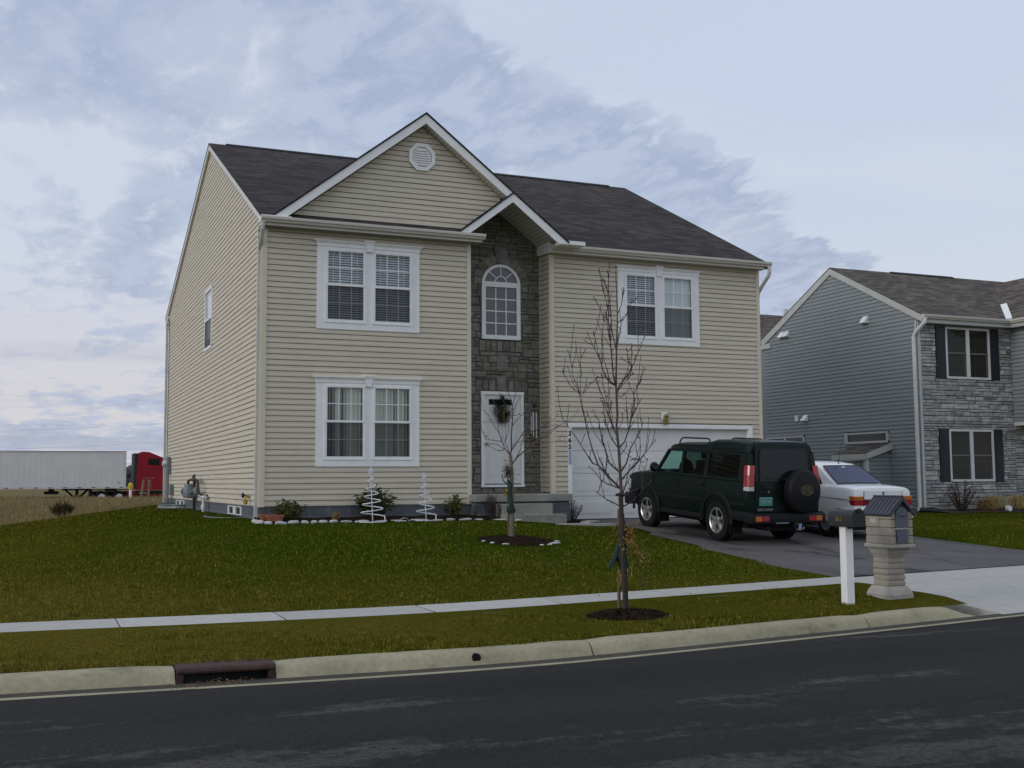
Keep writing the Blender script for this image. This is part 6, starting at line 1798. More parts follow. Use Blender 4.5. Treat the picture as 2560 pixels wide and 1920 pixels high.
# house beyond, roof and chimney pipe only just seen between the two
fb = thing('far_house', 'brown-roofed house partly hidden between the two houses', 'house', (32, 27, -.6))
b = MB(); b.box(27.5, 40, 22.6, 33, -.7, 6.6); b.build('wall', M['siding_gray'], fb)
b = MB(); slab(b, [(27.2, 22.2, 6.5), (40.3, 22.2, 6.5), (36.0, 27.5, 9.35), (31.5, 27.5, 9.35)]); slab(b, [(27.2, 22.2, 6.5), (31.5, 27.5, 9.35), (27.2, 33, 6.5)]); slab(b, [(40.3, 22.2, 6.5), (40.3, 33, 6.5), (36, 27.5, 9.35)]); slab(b, [(27.2, 33, 6.5), (31.5, 27.5, 9.35), (36, 27.5, 9.35), (40.3, 33, 6.5)])
b.build('roof', M['roof_brown'], fb)
b = MB(); b.box(32.9, 33.15, 26.8, 27.0, 8.8, 9.6); b.build('vent_pipe', M['white_dull'], fb)
# plants at the stone wall
gz = lambda x: zg(x, 4.2)
shrub('barberry_bush', 'open reddish brown bush beside the neighbour downspout', 'shrub', 22.45, 4.15, .62, 1.05, 46, 16, .07, .022, M['leaf_red'], M['twig_dark'], 31, 'russet bushes at the stone wall', .2)
shrub('barberry_bush', 'dense rust red bush at the right edge under the neighbour porch', 'shrub', 25.55, 3.9, .62, .95, 60, 20, .08, .026, plain('rust_leaf', (.15, .042, .016), .8, .5, 10, kind='World'), M['twig_dark'], 32, 'russet bushes at the stone wall', .1)
shrub('dried_perennial', 'low tan dried clump between red bush and garden light', 'plant', 23.4, 4.15, .26, .42, 60, 6, .13, .008, M['dry'], M['dry'], 33, None, .3, .6, .3)
def grass_clump(x, y, label):
    z = zg(x, y); o = thing('ornamental_grass', label, 'plant', (x, y, z), group='straw coloured ornamental grasses'); r = random.Random(int(x*100)); mb = MB()
    for _ in range(170):
        a = r.uniform(0, 6.28); l = r.uniform(.25, .75); q = r.uniform(.1, .62)
        p = [Vector((x, y, z)), Vector((x + q*.45*math.cos(a)*l, y + q*.45*math.sin(a)*l, z + l*.7)), Vector((x + q*.9*math.cos(a)*l, y + q*.9*math.sin(a)*l, z + l*.62)), Vector((x + q*1.15*math.cos(a)*l, y + q*1.15*math.sin(a)*l, z + l*.25))]
        mb.tube(p, [.010, .009, .007, .003], 3, caps=False)
    mb.build('blades', M['straw'], o)
grass_clump(23.85, 4.2, 'smaller straw grass clump next to the white garden light'); grass_clump(24.75, 4.1, 'fuller straw grass clump arching in front of the stone wall')
fl = thing('garden_light', 'white and black garden spotlight on the bed edge', 'garden light', (24.08, 3.85, gz(24)))
mb = MB(); mb.lathe([(0, 0), (.08, 0), (.10, .12), (.09, .13), (0, .13)], (24.08, 3.80, gz(24) + .10), 'Y', 14); mb.build('lamp_head', M['white'], fl)
mb = MB(); mb.tube([(24.08, 3.85, gz(24) - .05), (24.08, 3.85, gz(24) + .1)], .015, 6); mb.lathe([(0, 0), (.07, 0), (.05, .1), (0, .1)], (24.08, 3.92, gz(24) + .11), 'Y', 12); mb.build('lamp_stake', M['black'], fl)
sp = thing('splash_block', 'dark plastic drain elbow at the foot of the neighbour downspout', 'drain elbow', (21.45, 4.45, -.58))
mb = MB(); mb.tube([(21.30, 4.72, -.5), (21.45, 4.45, -.50), (21.62, 4.2, -.54)], .085, 8); mb.build('elbow_pipe', M['black'], sp)
mb = MB()
for i in range(30):
    pass
mb.v = []; n = 24
for i in range(n + 1):
    x = lerp(21.5, 28.5, i/n)
    for y, dz in ((4.65, .05), (4.2, .055), (3.7 + .1*math.sin(x*2), .012)): mb.v.append((x, y, zg(x, y) + dz))
for i in range(n):
    for k in range(2): a = i*3 + k; mb.f.append((a, a + 1, a + 4, a + 3)); mb.m.append(0)
tag(mb.build('mulch_bed', plain('red_mulch', (.055, .025, .018), .95, .4, 12, bump=.8, kind='World'), smooth=60), kind='structure')
# ------------------------------------------------------------------ vehicles (local axes: +y forward, x to the right, origin on the ground)
def loft(stations, closed_ends=True):
    """stations: (y, [(x, z) half outline from bottom centre to top centre]) -> closed body"""
    mb = MB(); rings = []
    for y, half in stations:
        ring = [(x, y, z) for x, z in half] + [(-x, y, z) for x, z in reversed(half) if x > 1e-6]
        ring = [p for p in ring]
        rings.append(ring)
    n = len(rings[0]); mb.v = [p for r_ in rings for p in r_]
    for j in range(len(rings) - 1):
        for i in range(n): mb.f.append((j*n + i, j*n + (i + 1) % n, (j + 1)*n + (i + 1) % n, (j + 1)*n + i)); mb.m.append(0)
    mb.f.append(tuple(range(n))[::-1]); mb.f.append(tuple(range((len(rings) - 1)*n, len(rings)*n))); mb.m += [0, 0]
    return mb
def fix_normals(o):
    bm = bmesh.new(); bm.from_mesh(o.data); bmesh.ops.recalc_face_normals(bm, faces=bm.faces[:]); bm.to_mesh(o.data); bm.free()
def cut_arches(o, wheels, r, depth):
    """round wheel openings cut out of the body sides"""
    fix_normals(o)
    mb = MB()
    for (y, z) in wheels:
        for s_ in (-1, 1):
            mb.lathe([(0, depth*s_), (r, depth*s_), (r, 1.4*s_), (0, 1.4*s_)], (0, y, z), 'X', 40)
            mb.box(*sorted((depth*s_, 1.4*s_)), y - r, y + r, -.5, z - .05)
    c = mb.build('cutter', M['dark']); fix_normals(c)
    md = o.modifiers.new('cut', 'BOOLEAN'); md.object = c; md.operation = 'DIFFERENCE'; md.solver = 'EXACT'; md.use_self = True
    dg = bpy.context.evaluated_depsgraph_get(); dg.update()
    me = bpy.data.meshes.new_from_object(o.evaluated_get(dg)); o.modifiers.clear()
    old = o.data; o.data = me; bpy.data.meshes.remove(old); cm = c.data; bpy.data.objects.remove(c); bpy.data.meshes.remove(cm)
    me.materials.clear(); me.materials.append(M['_body'])
    for p in me.polygons: p.material_index = 0
    me.shade_smooth(); me.set_sharp_from_angle(angle=math.radians(32))
def wheel(parent, x, y, r, w, side, rim_r, style='spoke', mat='alloy'):
    """wheel with axis along x; side +1 = right"""
    wo = bpy.data.objects.new('wheel', None); COL.objects.link(wo); wo.parent = parent; wo.location = (x, y, r); wo.empty_display_size = .1
    if side < 0: wo.rotation_euler = (0, 0, math.pi)
    mb = MB(); h = w/2
    mb.lathe([(rim_r, -h*.9), (rim_r + .02, -h), (r - .05, -h), (r - .012, -h*.82), (r, -h*.55), (r, h*.55), (r - .012, h*.82), (r - .05, h), (rim_r + .02, h), (rim_r, h*.9), (rim_r - .02, h*.7), (rim_r - .02, -h*.7)], (0, 0, 0), 'X', 40)
    for i in range(36):
        a = 2*math.pi*i/36; c, s = math.cos(a), math.sin(a)
        mb.prism([(xx, c*(r - .004) - s*t, s*(r - .004) + c*t) for xx, t in ((-h*.6, -.012), (h*.6, .004), (h*.6, .022), (-h*.6, .006))], (0, 0, 0), (0, c*.009, s*.009))
    mb.build('tyre', M['rubber'], wo, smooth=40, local=True)
    mb = MB()
    mb.lathe([(rim_r - .025, h*.25), (rim_r - .03, h*.8), (rim_r - .012, h*.92), (rim_r + .004, h*.9), (rim_r - .004, h*.6), (rim_r - .02, h*.2)], (0, 0, 0), 'X', 40)
    if style == 'spoke':
        mb.lathe([(0, h*.80), (.055, h*.78), (.075, h*.6), (.07, h*.2), (0, h*.2)], (0, 0, 0), 'X', 20)
        for i in range(5):
            a = 2*math.pi*i/5 + math.pi/2
            c, s = math.cos(a), math.sin(a); P = []
            for rr, hw, d in ((.05, .034, h*.72), (rim_r*.6, .024, h*.78), (rim_r - .012, .034, h*.84)):
                P.append([(d, rr*c - s*hw, rr*s + c*hw), (d + .006, rr*c, rr*s), (d, rr*c + s*hw, rr*s - c*hw), (d - .05, rr*c + s*hw*.8, rr*s - c*hw*.8), (d - .05, rr*c - s*hw*.8, rr*s + c*hw*.8)])
            mb.add([p for q in P for p in q], [(5*j + k, 5*j + (k + 1) % 5, 5*j + 5 + (k + 1) % 5, 5*j + 5 + k) for j in range(2) for k in range(5)])
    else:
        mb.lathe([(0, h*.75), (.07, h*.74), (.10, h*.62), (rim_r*.75, h*.66), (rim_r - .02, h*.8)], (0, 0, 0), 'X', 30)
    mb.build('rim', M[mat], wo, smooth=35, local=True)
    mb = MB(); mb.lathe([(0, -h*.2), (rim_r - .02, -h*.2), (rim_r - .02, h*.1), (0, h*.1)], (0, 0, 0), 'X', 24)
    mb.lathe([(0, h*.12), (rim_r*.7, h*.12), (rim_r*.7, h*.25), (0, h*.25)], (0, 0, 0), 'X', 24)
    if style != 'spoke':
        for i in range(12):
            a = 2*math.pi*i/12; mb.lathe([(0, h*.67), (.016, h*.67), (.016, h*.70), (0, h*.70)], (0, rim_r*.72*math.cos(a), rim_r*.72*math.sin(a)), 'X', 8)
    mb.build('brake_disc', M['dark'], wo, local=True)
    return wo
def side_poly(mb, pts, xf, thick, mi=0):
    """polygon in (y, z) laid on the left and right flank; xf(z) gives the half width"""
    for s_ in (-1, 1):
        mb.prism([(s_*xf(z), y, z) for y, z in pts], (0, 0, 0), (-s_*thick, 0, 0), mi)

def build_suv():
    M['_body'] = M['paint_green']
    xw, yw = 8.26, -3.66
    o = thing('parked_suv', 'dark green boxy off-roader with a covered spare wheel, parked facing the garage', 'car', (xw, yw, -.56))
    o.rotation_euler = (math.radians(3.6), 0, math.radians(.5)); o.scale = (.905, 1, 1.025)
    AX_ = ((1.27, .38), (-1.27, .38)); R = .375
    def half(y, top, kx=1.0, zb=.40, crown=.0):
        w = [(0, zb), (.74*kx, zb), (.845*kx, zb + .07), (.880*kx, .64), (.889*kx, .70), (.893*kx, .86), (.886*kx, 1.02), (.868*kx, min(1.12, top - .03)), (.83*kx, top - .008), (.45*kx, top + crown), (0, top + crown)]
        return w
    st = [(-2.235, half(0, 1.13, .955, .52)), (-2.225, half(0, 1.13, .975, .47)), (-2.19, half(0, 1.135, .992, .45)), (-2.1, half(0, 1.135, 1)), (-1.4, half(0, 1.135, 1)), (0, half(0, 1.14, 1)), (.9, half(0, 1.15, 1, crown=.015)),
          (1.0, half(0, 1.15, 1, crown=.03)), (1.5, half(0, 1.125, .995, crown=.035)), (1.85, half(0, 1.095, .985, crown=.035)), (1.98, half(0, 1.06, .975, .45, .03)), (2.04, half(0, 1.0, .96, .5, .03)), (2.06, half(0, .95, .94, .55, .02))]
    b = loft(st).build('body', M['paint_green'], o, smooth=32, local=True); cut_arches(b, AX_, .455, .52)
    xf = lambda z: .866 - (z - 1.13)*.145
    # roof: low at the front, stepped up over the back seats
    def rhalf(t, k=1.0):
        return [(0, 1.60), (.79*k, 1.60), (.797*k, 1.635), (.775*k, 1.655), (.755*k, lerp(1.66, t, .55)), (.72*k, t - .035), (.64*k, t - .006), (.3*k, t), (0, t + .004)]
    rs = [(.56, rhalf(1.665, .93)), (.50, rhalf(1.70, .97)), (.38, rhalf(1.735, .99)), (.1, rhalf(1.755)), (-.62, rhalf(1.768)), (-.82, rhalf(1.80)), (-1.0, rhalf(1.835)), (-1.5, rhalf(1.84)), (-2.0, rhalf(1.83)), (-2.10, rhalf(1.815, .985)), (-2.135, rhalf(1.77, .96))]
    loft(rs).build('roof', M['paint_green'], o, smooth=40, local=True)
    p = MB()
    side_poly(p, [(.99, 1.13), (.90, 1.13), (.475, 1.61), (.565, 1.61)], xf, .05); side_poly(p, [(.03, 1.13), (-.07, 1.13), (-.06, 1.61), (.03, 1.61)], xf, .04)
    side_poly(p, [(-.80, 1.13), (-.93, 1.13), (-.93, 1.61), (-.82, 1.61)], xf, .04); side_poly(p, [(-1.90, 1.13), (-2.215, 1.13), (-2.135, 1.61), (-1.92, 1.61)], xf, .08)
    side_poly(p, [(.99, 1.12), (-2.2, 1.12), (-2.2, 1.165), (.93, 1.165)], lambda z: xf(z) + .003, .045); side_poly(p, [(.50, 1.575), (-2.12, 1.575), (-2.12, 1.615), (.50, 1.615)], lambda z: xf(z) + .002, .04)
    p.build('pillars', M['paint_green'], o, local=True)
    xg = lambda z: xf(z) - .012
    def panes(q, x_, th, mt, name):
        for s_ in (-1, 1):
            g = MB(); g.prism([(s_*x_(z), y, z) for y, z in q], (0, 0, 0), (-s_*th, 0, 0)); g.build(name, M[mt], o, local=True)
    panes([(.90, 1.16), (.02, 1.16), (.02, 1.58), (.50, 1.58)], xg, .004, 'car_glass', 'front_window')
    panes([(-.06, 1.16), (-.81, 1.16), (-.82, 1.58), (-.06, 1.58)], xg, .004, 'car_glass_dim', 'rear_side_window')
    panes([(-.92, 1.16), (-1.91, 1.16), (-1.92, 1.58), (-.92, 1.58)], xg, .004, 'car_glass_privacy', 'quarter_window')
    panes([(-.95, 1.66), (-1.85, 1.66), (-1.82, 1.775), (-.98, 1.775)], lambda z: .775 - (z - 1.66)*.28, .006, 'rear_glass', 'alpine_window')
    g = MB(); g.add([(-.80, .975, 1.14), (.80, .975, 1.14), (.70, .545, 1.62), (-.70, .545, 1.62)], ((0, 1, 2, 3),)); g.build('windscreen', M['car_glass'], o, local=True)
    # tailgate with tinted glass
    tg = MB()
    for s_ in (-1, 1):
        g = MB(); g.add([(s_*.62, -2.232, 1.10), (s_*.872, -2.20, 1.10), (s_*.80, -2.125, 1.63), (s_*.60, -2.14, 1.63), (s_*.62, -2.10, 1.10), (s_*.85, -2.08, 1.10), (s_*.79, -2.02, 1.63), (s_*.60, -2.04, 1.63)], ((0, 1, 2, 3), (4, 5, 6, 7), (0, 1, 5, 4), (1, 2, 6, 5), (2, 3, 7, 6), (3, 0, 4, 7))); g.build('rear_pillar', M['paint_green'], o, local=True)
    tg.prism([(x, y, z) for x, y, z in ((-.70, -2.236, .62), (.70, -2.236, .62), (.70, -2.222, 1.12), (.66, -2.14, 1.755), (.58, -2.132, 1.79), (-.58, -2.132, 1.79), (-.66, -2.14, 1.755), (-.70, -2.222, 1.12))], (0, 0, 0), (0, -.022, .0))
    tgo = tg.build('tailgate', M['paint_green'], o, local=True)
    yr = lambda z: -2.246 - .0 + max(0, z - 1.12)*.128 - .012
    g = MB(); P = [(-.60, 1.13), (.60, 1.13), (.585, 1.60), (.53, 1.70), (-.53, 1.70), (-.585, 1.60)]
    g.add([(x, yr(z), z) for x, z in P], (tuple(range(6)),)); t = NT('tailgate_glass'); t.principled((.008, .011, .013), .08, 0, spec=.32); g.build('rear_window', t.m, tgo, local=True)
    g = MB(); g.tube([(-.45, yr(1.18) - .015, 1.19), (-.05, yr(1.2) - .02, 1.18)], .008, 5); g.tube([(-.05, yr(1.2) - .015, 1.20), (.05, yr(1.1) - .02, 1.10)], .012, 5); g.build('wiper', M['black'], tgo, local=True)
    g = MB(); g.box(-.62, -.46, -2.275, -2.255, .90, .955, bev=.006); g.box(-.70, .70, -2.262, -2.2577, .995, 1.003); g.build('tailgate_handle', M['trim_black'], tgo, local=True)
    pl = MB(); pl.box(-.615, -.305, -2.272, -2.258, .705, .855, bev=.003); plo = pl.build('number_plate', M['plate_green'], tgo, local=True)
    digits('EVJ 728', .072, plain('plate_white', (.34, .44, .41), .5, .05), 'plate_number', plo, (-.46, -2.2732, .775), (1, 0, 0), (0, 0, 1), .001, True)
    g = MB(); g.box(-.605, -.315, -2.2745, -2.272, .832, .850); g.build('plate_strip', plain('plate_pale', (.22, .36, .33), .5, .1), plo, local=True)
    digits('DISCOVERY', .062, plain('badge_silver', (.30, .31, .31), .4, .1), 'badge', tgo, (-.46, -2.262, .635), (1, 0, 0), (0, 0, 1), .003, True, 1.15)
    g = MB(); g.lathe([(0, 0), (.024, 0), (.024, .006), (0, .006)], (-.395, -2.262, .945), 'Y', 12, M=Matrix.Scale(-1, 4, (0, 1, 0))); g.build('badge', M['gold'], tgo, local=True)
    # covered spare
    sx, sz = .315, .965
    g = MB(); g.lathe([(0, 0), (.335, 0), (.372, .02), (.383, .06), (.383, .17), (.372, .205), (.34, .232), (.0, .243)], (sx, -2.27, sz), 'Y', 48, M=Matrix.Scale(-1, 4, (0, 1, 0)))
    sp = g.build('spare_wheel', plain('vinyl_cover', (.010, .010, .012), .55, .2, 6, bump=.15, bscale=10, spec=.2), o, smooth=40, local=True)
    g = MB(); n = 40; y0 = -2.5135
    def ell(a, b): return [(sx + .01 + a*math.cos(2*math.pi*i/n), y0, sz + .02 + b*math.sin(2*math.pi*i/n)) for i in range(n)]
    A1, A2 = ell(.150, .088), ell(.142, .080); g.add(A1 + A2, [(i, (i + 1) % n, n + (i + 1) % n, n + i) for i in range(n)])
    g.build('emblem_ring', M['gold'], sp, local=True)
    digits('LAND-', .078, M['gold'], 'emblem_text', sp, (sx - .005, y0, sz + .052), (1, 0, 0), (0, 0, 1), .001, True, 1.05)
    digits('-ROVER', .078, M['gold'], 'emblem_text', sp, (sx + .02, y0, sz - .012), (1, 0, 0), (0, 0, 1), .001, True, 1.05)
    # lamps
    for s_ in (-1, 1):
        def lamp(z0, z1, mat, name):
            g = MB(); ya = lambda z: -2.262 + max(0, z - 1.12)*.135; xa = lambda z: (.882 if z < 1.12 else .882 - (z - 1.12)*.15) + .004
            lo = [(s_*(xa(z0) - .145), ya(z0), z0), (s_*(xa(z0) - .02), ya(z0), z0), (s_*xa(z0), ya(z0) + .03, z0), (s_*xa(z0), ya(z0) + .15, z0), (s_*(xa(z0) - .145), ya(z0) + .15, z0)]
            hi = [(s_*(xa(z1) - .145), ya(z1), z1), (s_*(xa(z1) - .02), ya(z1), z1), (s_*xa(z1), ya(z1) + .03, z1), (s_*xa(z1), ya(z1) + .13, z1), (s_*(xa(z1) - .145), ya(z1) + .15, z1)]
            g.add(lo + hi, [(i, (i + 1) % 5, 5 + (i + 1) % 5, 5 + i) for i in range(5)] + [(0, 1, 2, 3, 4), (5, 6, 7, 8, 9)]); return g.build(name, M[mat], o, local=True)
        lamp(.965, 1.035, 'lens_white', 'reversing_light'); lamp(1.040, 1.23, 'lens_red', 'tail_light'); lamp(1.235, 1.405, 'lens_red', 'tail_light')
    bp = MB(); bp.box(-.90, .90, -2.40, -2.16, .40, .575, bev=.03); bp.box(-.905, -.80, -2.36, -1.72, .43, .60, bev=.03); bp.box(.80, .905, -2.36, -1.72, .43, .60, bev=.03)
    bpo = bp.build('rear_bumper', M['trim_black'], o, smooth=40, local=True)
    for x0, x1, mt in ((-.80, -.66, 'lens_amber'), (-.655, -.48, 'lens_red'), (.655, .80, 'lens_amber'), (.48, .65, 'lens_red')):
        g = MB(); g.box(x0, x1, -2.408, -2.38, .445, .535, bev=.005); g.build('bumper_light', M[mt], bpo, local=True)
    fb_ = MB(); fb_.box(-.90, .90, 1.98, 2.18, .42, .66, bev=.04); fb_.box(-.905, -.80, 1.66, 2.1, .46, .66, bev=.03); fb_.box(.80, .905, 1.66, 2.1, .46, .66, bev=.03); fb_.build('front_bumper', M['trim_black'], o, smooth=40, local=True)
    for s_ in (-1, 1):
        g = MB(); g.box(*sorted((s_*.60, s_*.90)), 1.93, 2.075, .74, .95, bev=.02); g.build('headlight', M['lens_white'], o, local=True)
        g = MB(); g.box(*sorted((s_*.80, s_*.888)), 1.99, 2.06, .72, .95, bev=.01); g.build('indicator', M['lens_amber'], o, local=True)
    g = MB(); g.box(-.58, .58, 2.04, 2.085, .74, .95, bev=.01); g.build('grille', M['trim_black'], o, local=True)
    # arch flares, sills, rubbing strip, mud flaps
    for (y, z) in AX_:
        for s_ in (-1, 1):
            n = 18; P = []; fl = MB()
            for i in range(n + 1):
                a = math.radians(lerp(-4, 184, i/n)); c, s = math.cos(a), math.sin(a)
                P += [(s_*.885, y + .452*c, z + .452*s), (s_*.915, y + .46*c, z + .46*s), (s_*.915, y + .51*c, z + .51*s), (s_*.885, y + .53*c, z + .53*s)]
            fl.add(P, [(4*i + k, 4*i + k + 1, 4*i + 5 + k, 4*i + 4 + k) for i in range(n) for k in range(3)])
            fl.build('arch_flare', M['trim_black'], o, smooth=50, local=True)
    for s_ in (-1, 1):
        sl = MB(); sl.box(*sorted((s_*.80, s_*.882)), -.83, .83, .36, .46, bev=.02); sl.build('sill_trim', M['trim_black'], o, local=True)
        for y0, y1 in ((-.80, .80), (-2.15, -1.74)):
            sl = MB(); sl.box(*sorted((s_*.888, s_*.902)), y0, y1, .69, .75, bev=.004); sl.build('rubbing_strip', M['trim_black'], o, local=True)
    for y in (.80, -1.72):
        for s_ in (-1, 1):
            g = MB(); g.box(*sorted((s_*.60, s_*.885)), y - .012, y + .012, .17, .46); g.build('mud_flap', M['rubber'], o, local=True)
    dl = MB()
    for s_ in (-1, 1):
        for y in (.03, -.86): dl.box(*sorted((s_*.8865, s_*.8955)), y - .004, y + .004, .47, 1.13)
        dl.box(*sorted((s_*.8865, s_*.8945)), 1.0, 1.008, .80, 1.13)
    dl.build('door_gap', M['dark'], o, local=True)
    for y in (.14, -.72):
        for s_ in (-1, 1):
            g = MB(); g.box(*sorted((s_*.885, s_*.912)), y - .09, y + .09, .965, 1.005, bev=.006); g.build('door_handle', M['trim_black'], o, local=True)
    for s_ in (-1, 1):
        g = MB(); g.ball((s_*1.0, .80, 1.24), .115, .06, .10, 2); g.tube([(s_*.86, .82, 1.2), (s_*.95, .81, 1.22)], .025, 6); mo = g.build('wing_mirror', M['paint_green'], o, smooth=60, local=True)
        g = MB(); g.add([(s_*(1.0 + .07*math.cos(2*math.pi*i/16)), .738, 1.24 + .055*math.sin(2*math.pi*i/16)) for i in range(16)], (tuple(range(16)),)); g.build('mirror_glass', plain('mirror', (.42, .48, .48), .04, 0, metallic=1), mo, local=True)
        for y0, y1, zz in ((.34, -.74, 0.0),):
            g = MB(); zt = 1.832 + zz*.98; x = s_*.665
            g.tube([(x, y0, zt - .10), (x, y0 - .07, zt - .02), (x, y0 - .17, zt + .002), (x, y1 + .06, zt + .004), (x, y1 + .01, zt - .015), (x, y1, zt - .08)], [.015, .016, .016, .016, .016, .02], 8)
            g.build('roof_rail', M['black'], o, smooth=60, local=True)
    g = MB(); g.tube([(.12, -2.2, .36), (.12, -2.43, .36)], .03, 6); g.ball((.12, -2.45, .40), .03, .03, .03, 2); g.tube([(-.42, -1.9, .34), (-.42, -2.3, .31)], .03, 8); g.build('tow_bar', M['black'], o, local=True)
    g = MB(); g.box(.20, .27, -2.445, -2.41, .30, .40, bev=.008); g.build('tow_socket', plain('blue_socket', (.22, .32, .52), .4, .2), o, local=True)
    g = MB(); g.box(.30, .335, -2.44, -2.41, .30, .335, bev=.006); g.tube([(.12, -2.44, .31), (.22, -2.44, .29), (.3, -2.43, .31)], .008, 5); g.build('tow_chain', M['chrome'], o, local=True)
    g = MB(); g.box(-.32, -.02, -2.415, -2.395, .405, .425); g.build('step_plate', M['meter_gray'], o, local=True)
    ch = MB(); ch.box(-.6, .6, -1.9, 1.8, .28, .42); ch.box(-.75, .75, -1.34, -1.20, .33, .43); ch.box(-.75, .75, 1.2, 1.34, .33, .43); ch.box(-.30, .30, -2.15, -1.75, .25, .42); ch.build('chassis', M['dark'], o, local=True)
    # seats and wheel seen through the glass
    se = MB()
    for x in (-.38, .38):
        se.box(x - .24, x + .24, -.15, .35, .9, 1.05, bev=.03); se.box(x - .23, x + .23, -.30, -.16, 1.0, 1.42, bev=.04); se.box(x - .13, x + .13, -.29, -.20, 1.44, 1.62, bev=.03)
    se.box(-.68, .68, -1.15, -1.0, 1.0, 1.42, bev=.04)
    for x in (-.45, .45): se.box(x - .13, x + .13, -1.14, -1.05, 1.44, 1.60, bev=.03)
    se.box(-.78, .78, .55, .92, 1.05, 1.20, bev=.03); se.build('seats', M['seat'], o, local=True)
    g = MB(); g.lathe([(.17, 0), (.19, .012), (.17, .024), (.155, .012), (.17, 0)], (-.38, .48, 1.22), 'Y', 20); g.build('steering_wheel', M['black'], o, local=True)
    for s_ in (-1, 1):
        for y in (1.27, -1.27): wheel(o, s_*.775, y, R, .235, s_, .232)
build_suv()

def build_sedan():
    M['_body'] = M['paint_white']
    cx, cy = 10.67, -3.78; zc_ = zg(10.67, -3.78) + .02
    o = thing('parked_sedan', 'white four-door saloon car parked beyond the dark off-roader', 'car', (cx, cy, zc_)); o.rotation_euler = (math.radians(3.4), 0, math.radians(0)); o.scale = (.82, .83, 1)
    AX_ = ((1.38, .31), (-1.38, .31))
    def half(top, k=1.0, zb=.20, sh=.0, fl=.0):
        return [(0, zb), (.72*k, zb), (.82*k, zb + .07), (.862*k, .46), (.872*k, .56), (.868*k, .70), (.850*k, top - .075 - sh), (.815*k, top - .028), (.73*k, top), (.4*k, top + .012 + fl), (0, top + .018 + fl)]
    st = [(-2.36, half(.93, .93, .46)), (-2.345, half(.965, .955, .42)), (-2.28, half(.985, .972, .34)), (-2.0, half(1.0, .985, .27)), (-1.5, half(1.005, 1, .2)), (-.6, half(.985, 1)), (.5, half(.97, 1)), (1.0, half(.965, 1)), (1.6, half(.93, .99)), (2.1, half(.87, .965, .22)), (2.28, half(.82, .94, .28)), (2.35, half(.74, .91, .36))]
    b = loft(st).build('body', M['paint_white'], o, smooth=35, local=True); cut_arches(b, AX_, .355, .52)
    def gh(y, zt, wt, wb):                                           # greenhouse ring
        zb = .95
        return (y, [(0, zb), (wb, zb), (lerp(wb, wt, .5), lerp(zb, zt, .5)), (wt + .02, zt - .04), (wt - .05, zt - .008), (wt*.5, zt + .004), (0, zt + .008)])
    loft([gh(-1.62, 1.0, .70, .74), gh(-1.25, 1.165, .655, .745), gh(-.86, 1.345, .59, .75), gh(-.66, 1.392, .57, .75), (-.3, gh(0, 1.412, .565, .75)[1]), gh(.2, 1.405, .565, .75), gh(.42, 1.375, .57, .75), gh(.8, 1.18, .63, .745), gh(1.12, .985, .70, .73)]).build('roof', M['paint_white'], o, smooth=40, local=True)
    # rear screen and side glass stand just proud
    t = NT('blue_rear_screen'); t.principled((.032, .038, .092), .06, 0, spec=.28); M['sedan_glass'] = t.m
    g = MB(); zs = [(1.025, -1.585, .66), (1.10, -1.415, .635), (1.18, -1.235, .605), (1.26, -1.06, .575), (1.335, -.90, .545)]
    rows = [[(w*u, y - .012 - .0*abs(u), z + .012 + .006*(1 - u*u)) for u in (-1, -.5, 0, .5, 1)] for z, y, w in zs]
    g.add([p for q in rows for p in q], [(5*j + i, 5*j + i + 1, 5*j + 6 + i, 5*j + 5 + i) for j in range(4) for i in range(4)]); g.build('rear_window', t.m, o, smooth=60, local=True)
    g = MB()
    for a, c in zip(rows, rows[1:]):
        for i in (0, 4): g.tube([a[i], c[i]], .010, 5)
    g.tube(rows[-1], .010, 5); g.tube(rows[0], .008, 5); g.build('window_seal', M['black'], o, local=True)
    gw = lambda z: .748 - (z - .97)*.43 + .008
    for q in ([(-1.12, 1.0), (-.25, 1.0), (-.25, 1.34), (-.72, 1.33)], [(-.18, 1.0), (.85, 1.0), (.40, 1.32), (-.18, 1.34)]):
        for s_ in (-1, 1):
            g = MB(); g.prism([(s_*gw(z), y, z) for y, z in q], (0, 0, 0), (-s_*.01, 0, 0)); g.build('side_window', M['rear_glass'], o, local=True)
    g = MB(); g.add([(-.62, 1.02, 1.05), (.62, 1.02, 1.05), (.53, .48, 1.36), (-.53, .48, 1.36)], ((0, 1, 2, 3),)); g.build('windscreen', M['rear_glass'], o, local=True)
    g = MB(); g.box(-.05, .05, -.99, -.96, 1.30, 1.335, bev=.005); g.build('brake_light', M['white'], o, local=True)
    # tail: lamps, boot lid seam, bumper, plate
    for s_ in (-1, 1):
        def lamp(x0, x1, z0, z1, mt, name, wrap_=.0):
            g = MB(); g.box(*sorted((s_*x0, s_*x1)), -2.385, -2.30 + wrap_, z0, z1, bev=.006); g.build(name, M[mt], o, local=True)
        lamp(.575, .842, .755, .825, 'lens_amber', 'indicator', .10); lamp(.575, .846, .655, .752, 'lens_red', 'tail_light', .10); lamp(.33, .570, .655, .765, 'lens_dark_red', 'tail_light'); 
    g = MB(); g.box(-.555, .555, -2.372, -2.345, .768, .94, bev=.01); g.build('boot_lid', M['paint_white'], o, local=True)
    g = MB(); g.box(-.56, -.552, -2.3755, -2.36, .64, .925); g.box(.552, .56, -2.3755, -2.36, .64, .925); g.box(-.33, .33, -2.3755, -2.36, .64, .648); g.build('boot_seam', M['stake_dark'], o, local=True)
    g = MB(); g.box(-.26, .26, -2.381, -2.36, .655, .755, bev=.003); g.build('number_plate', M['white_dull'], o, local=True)
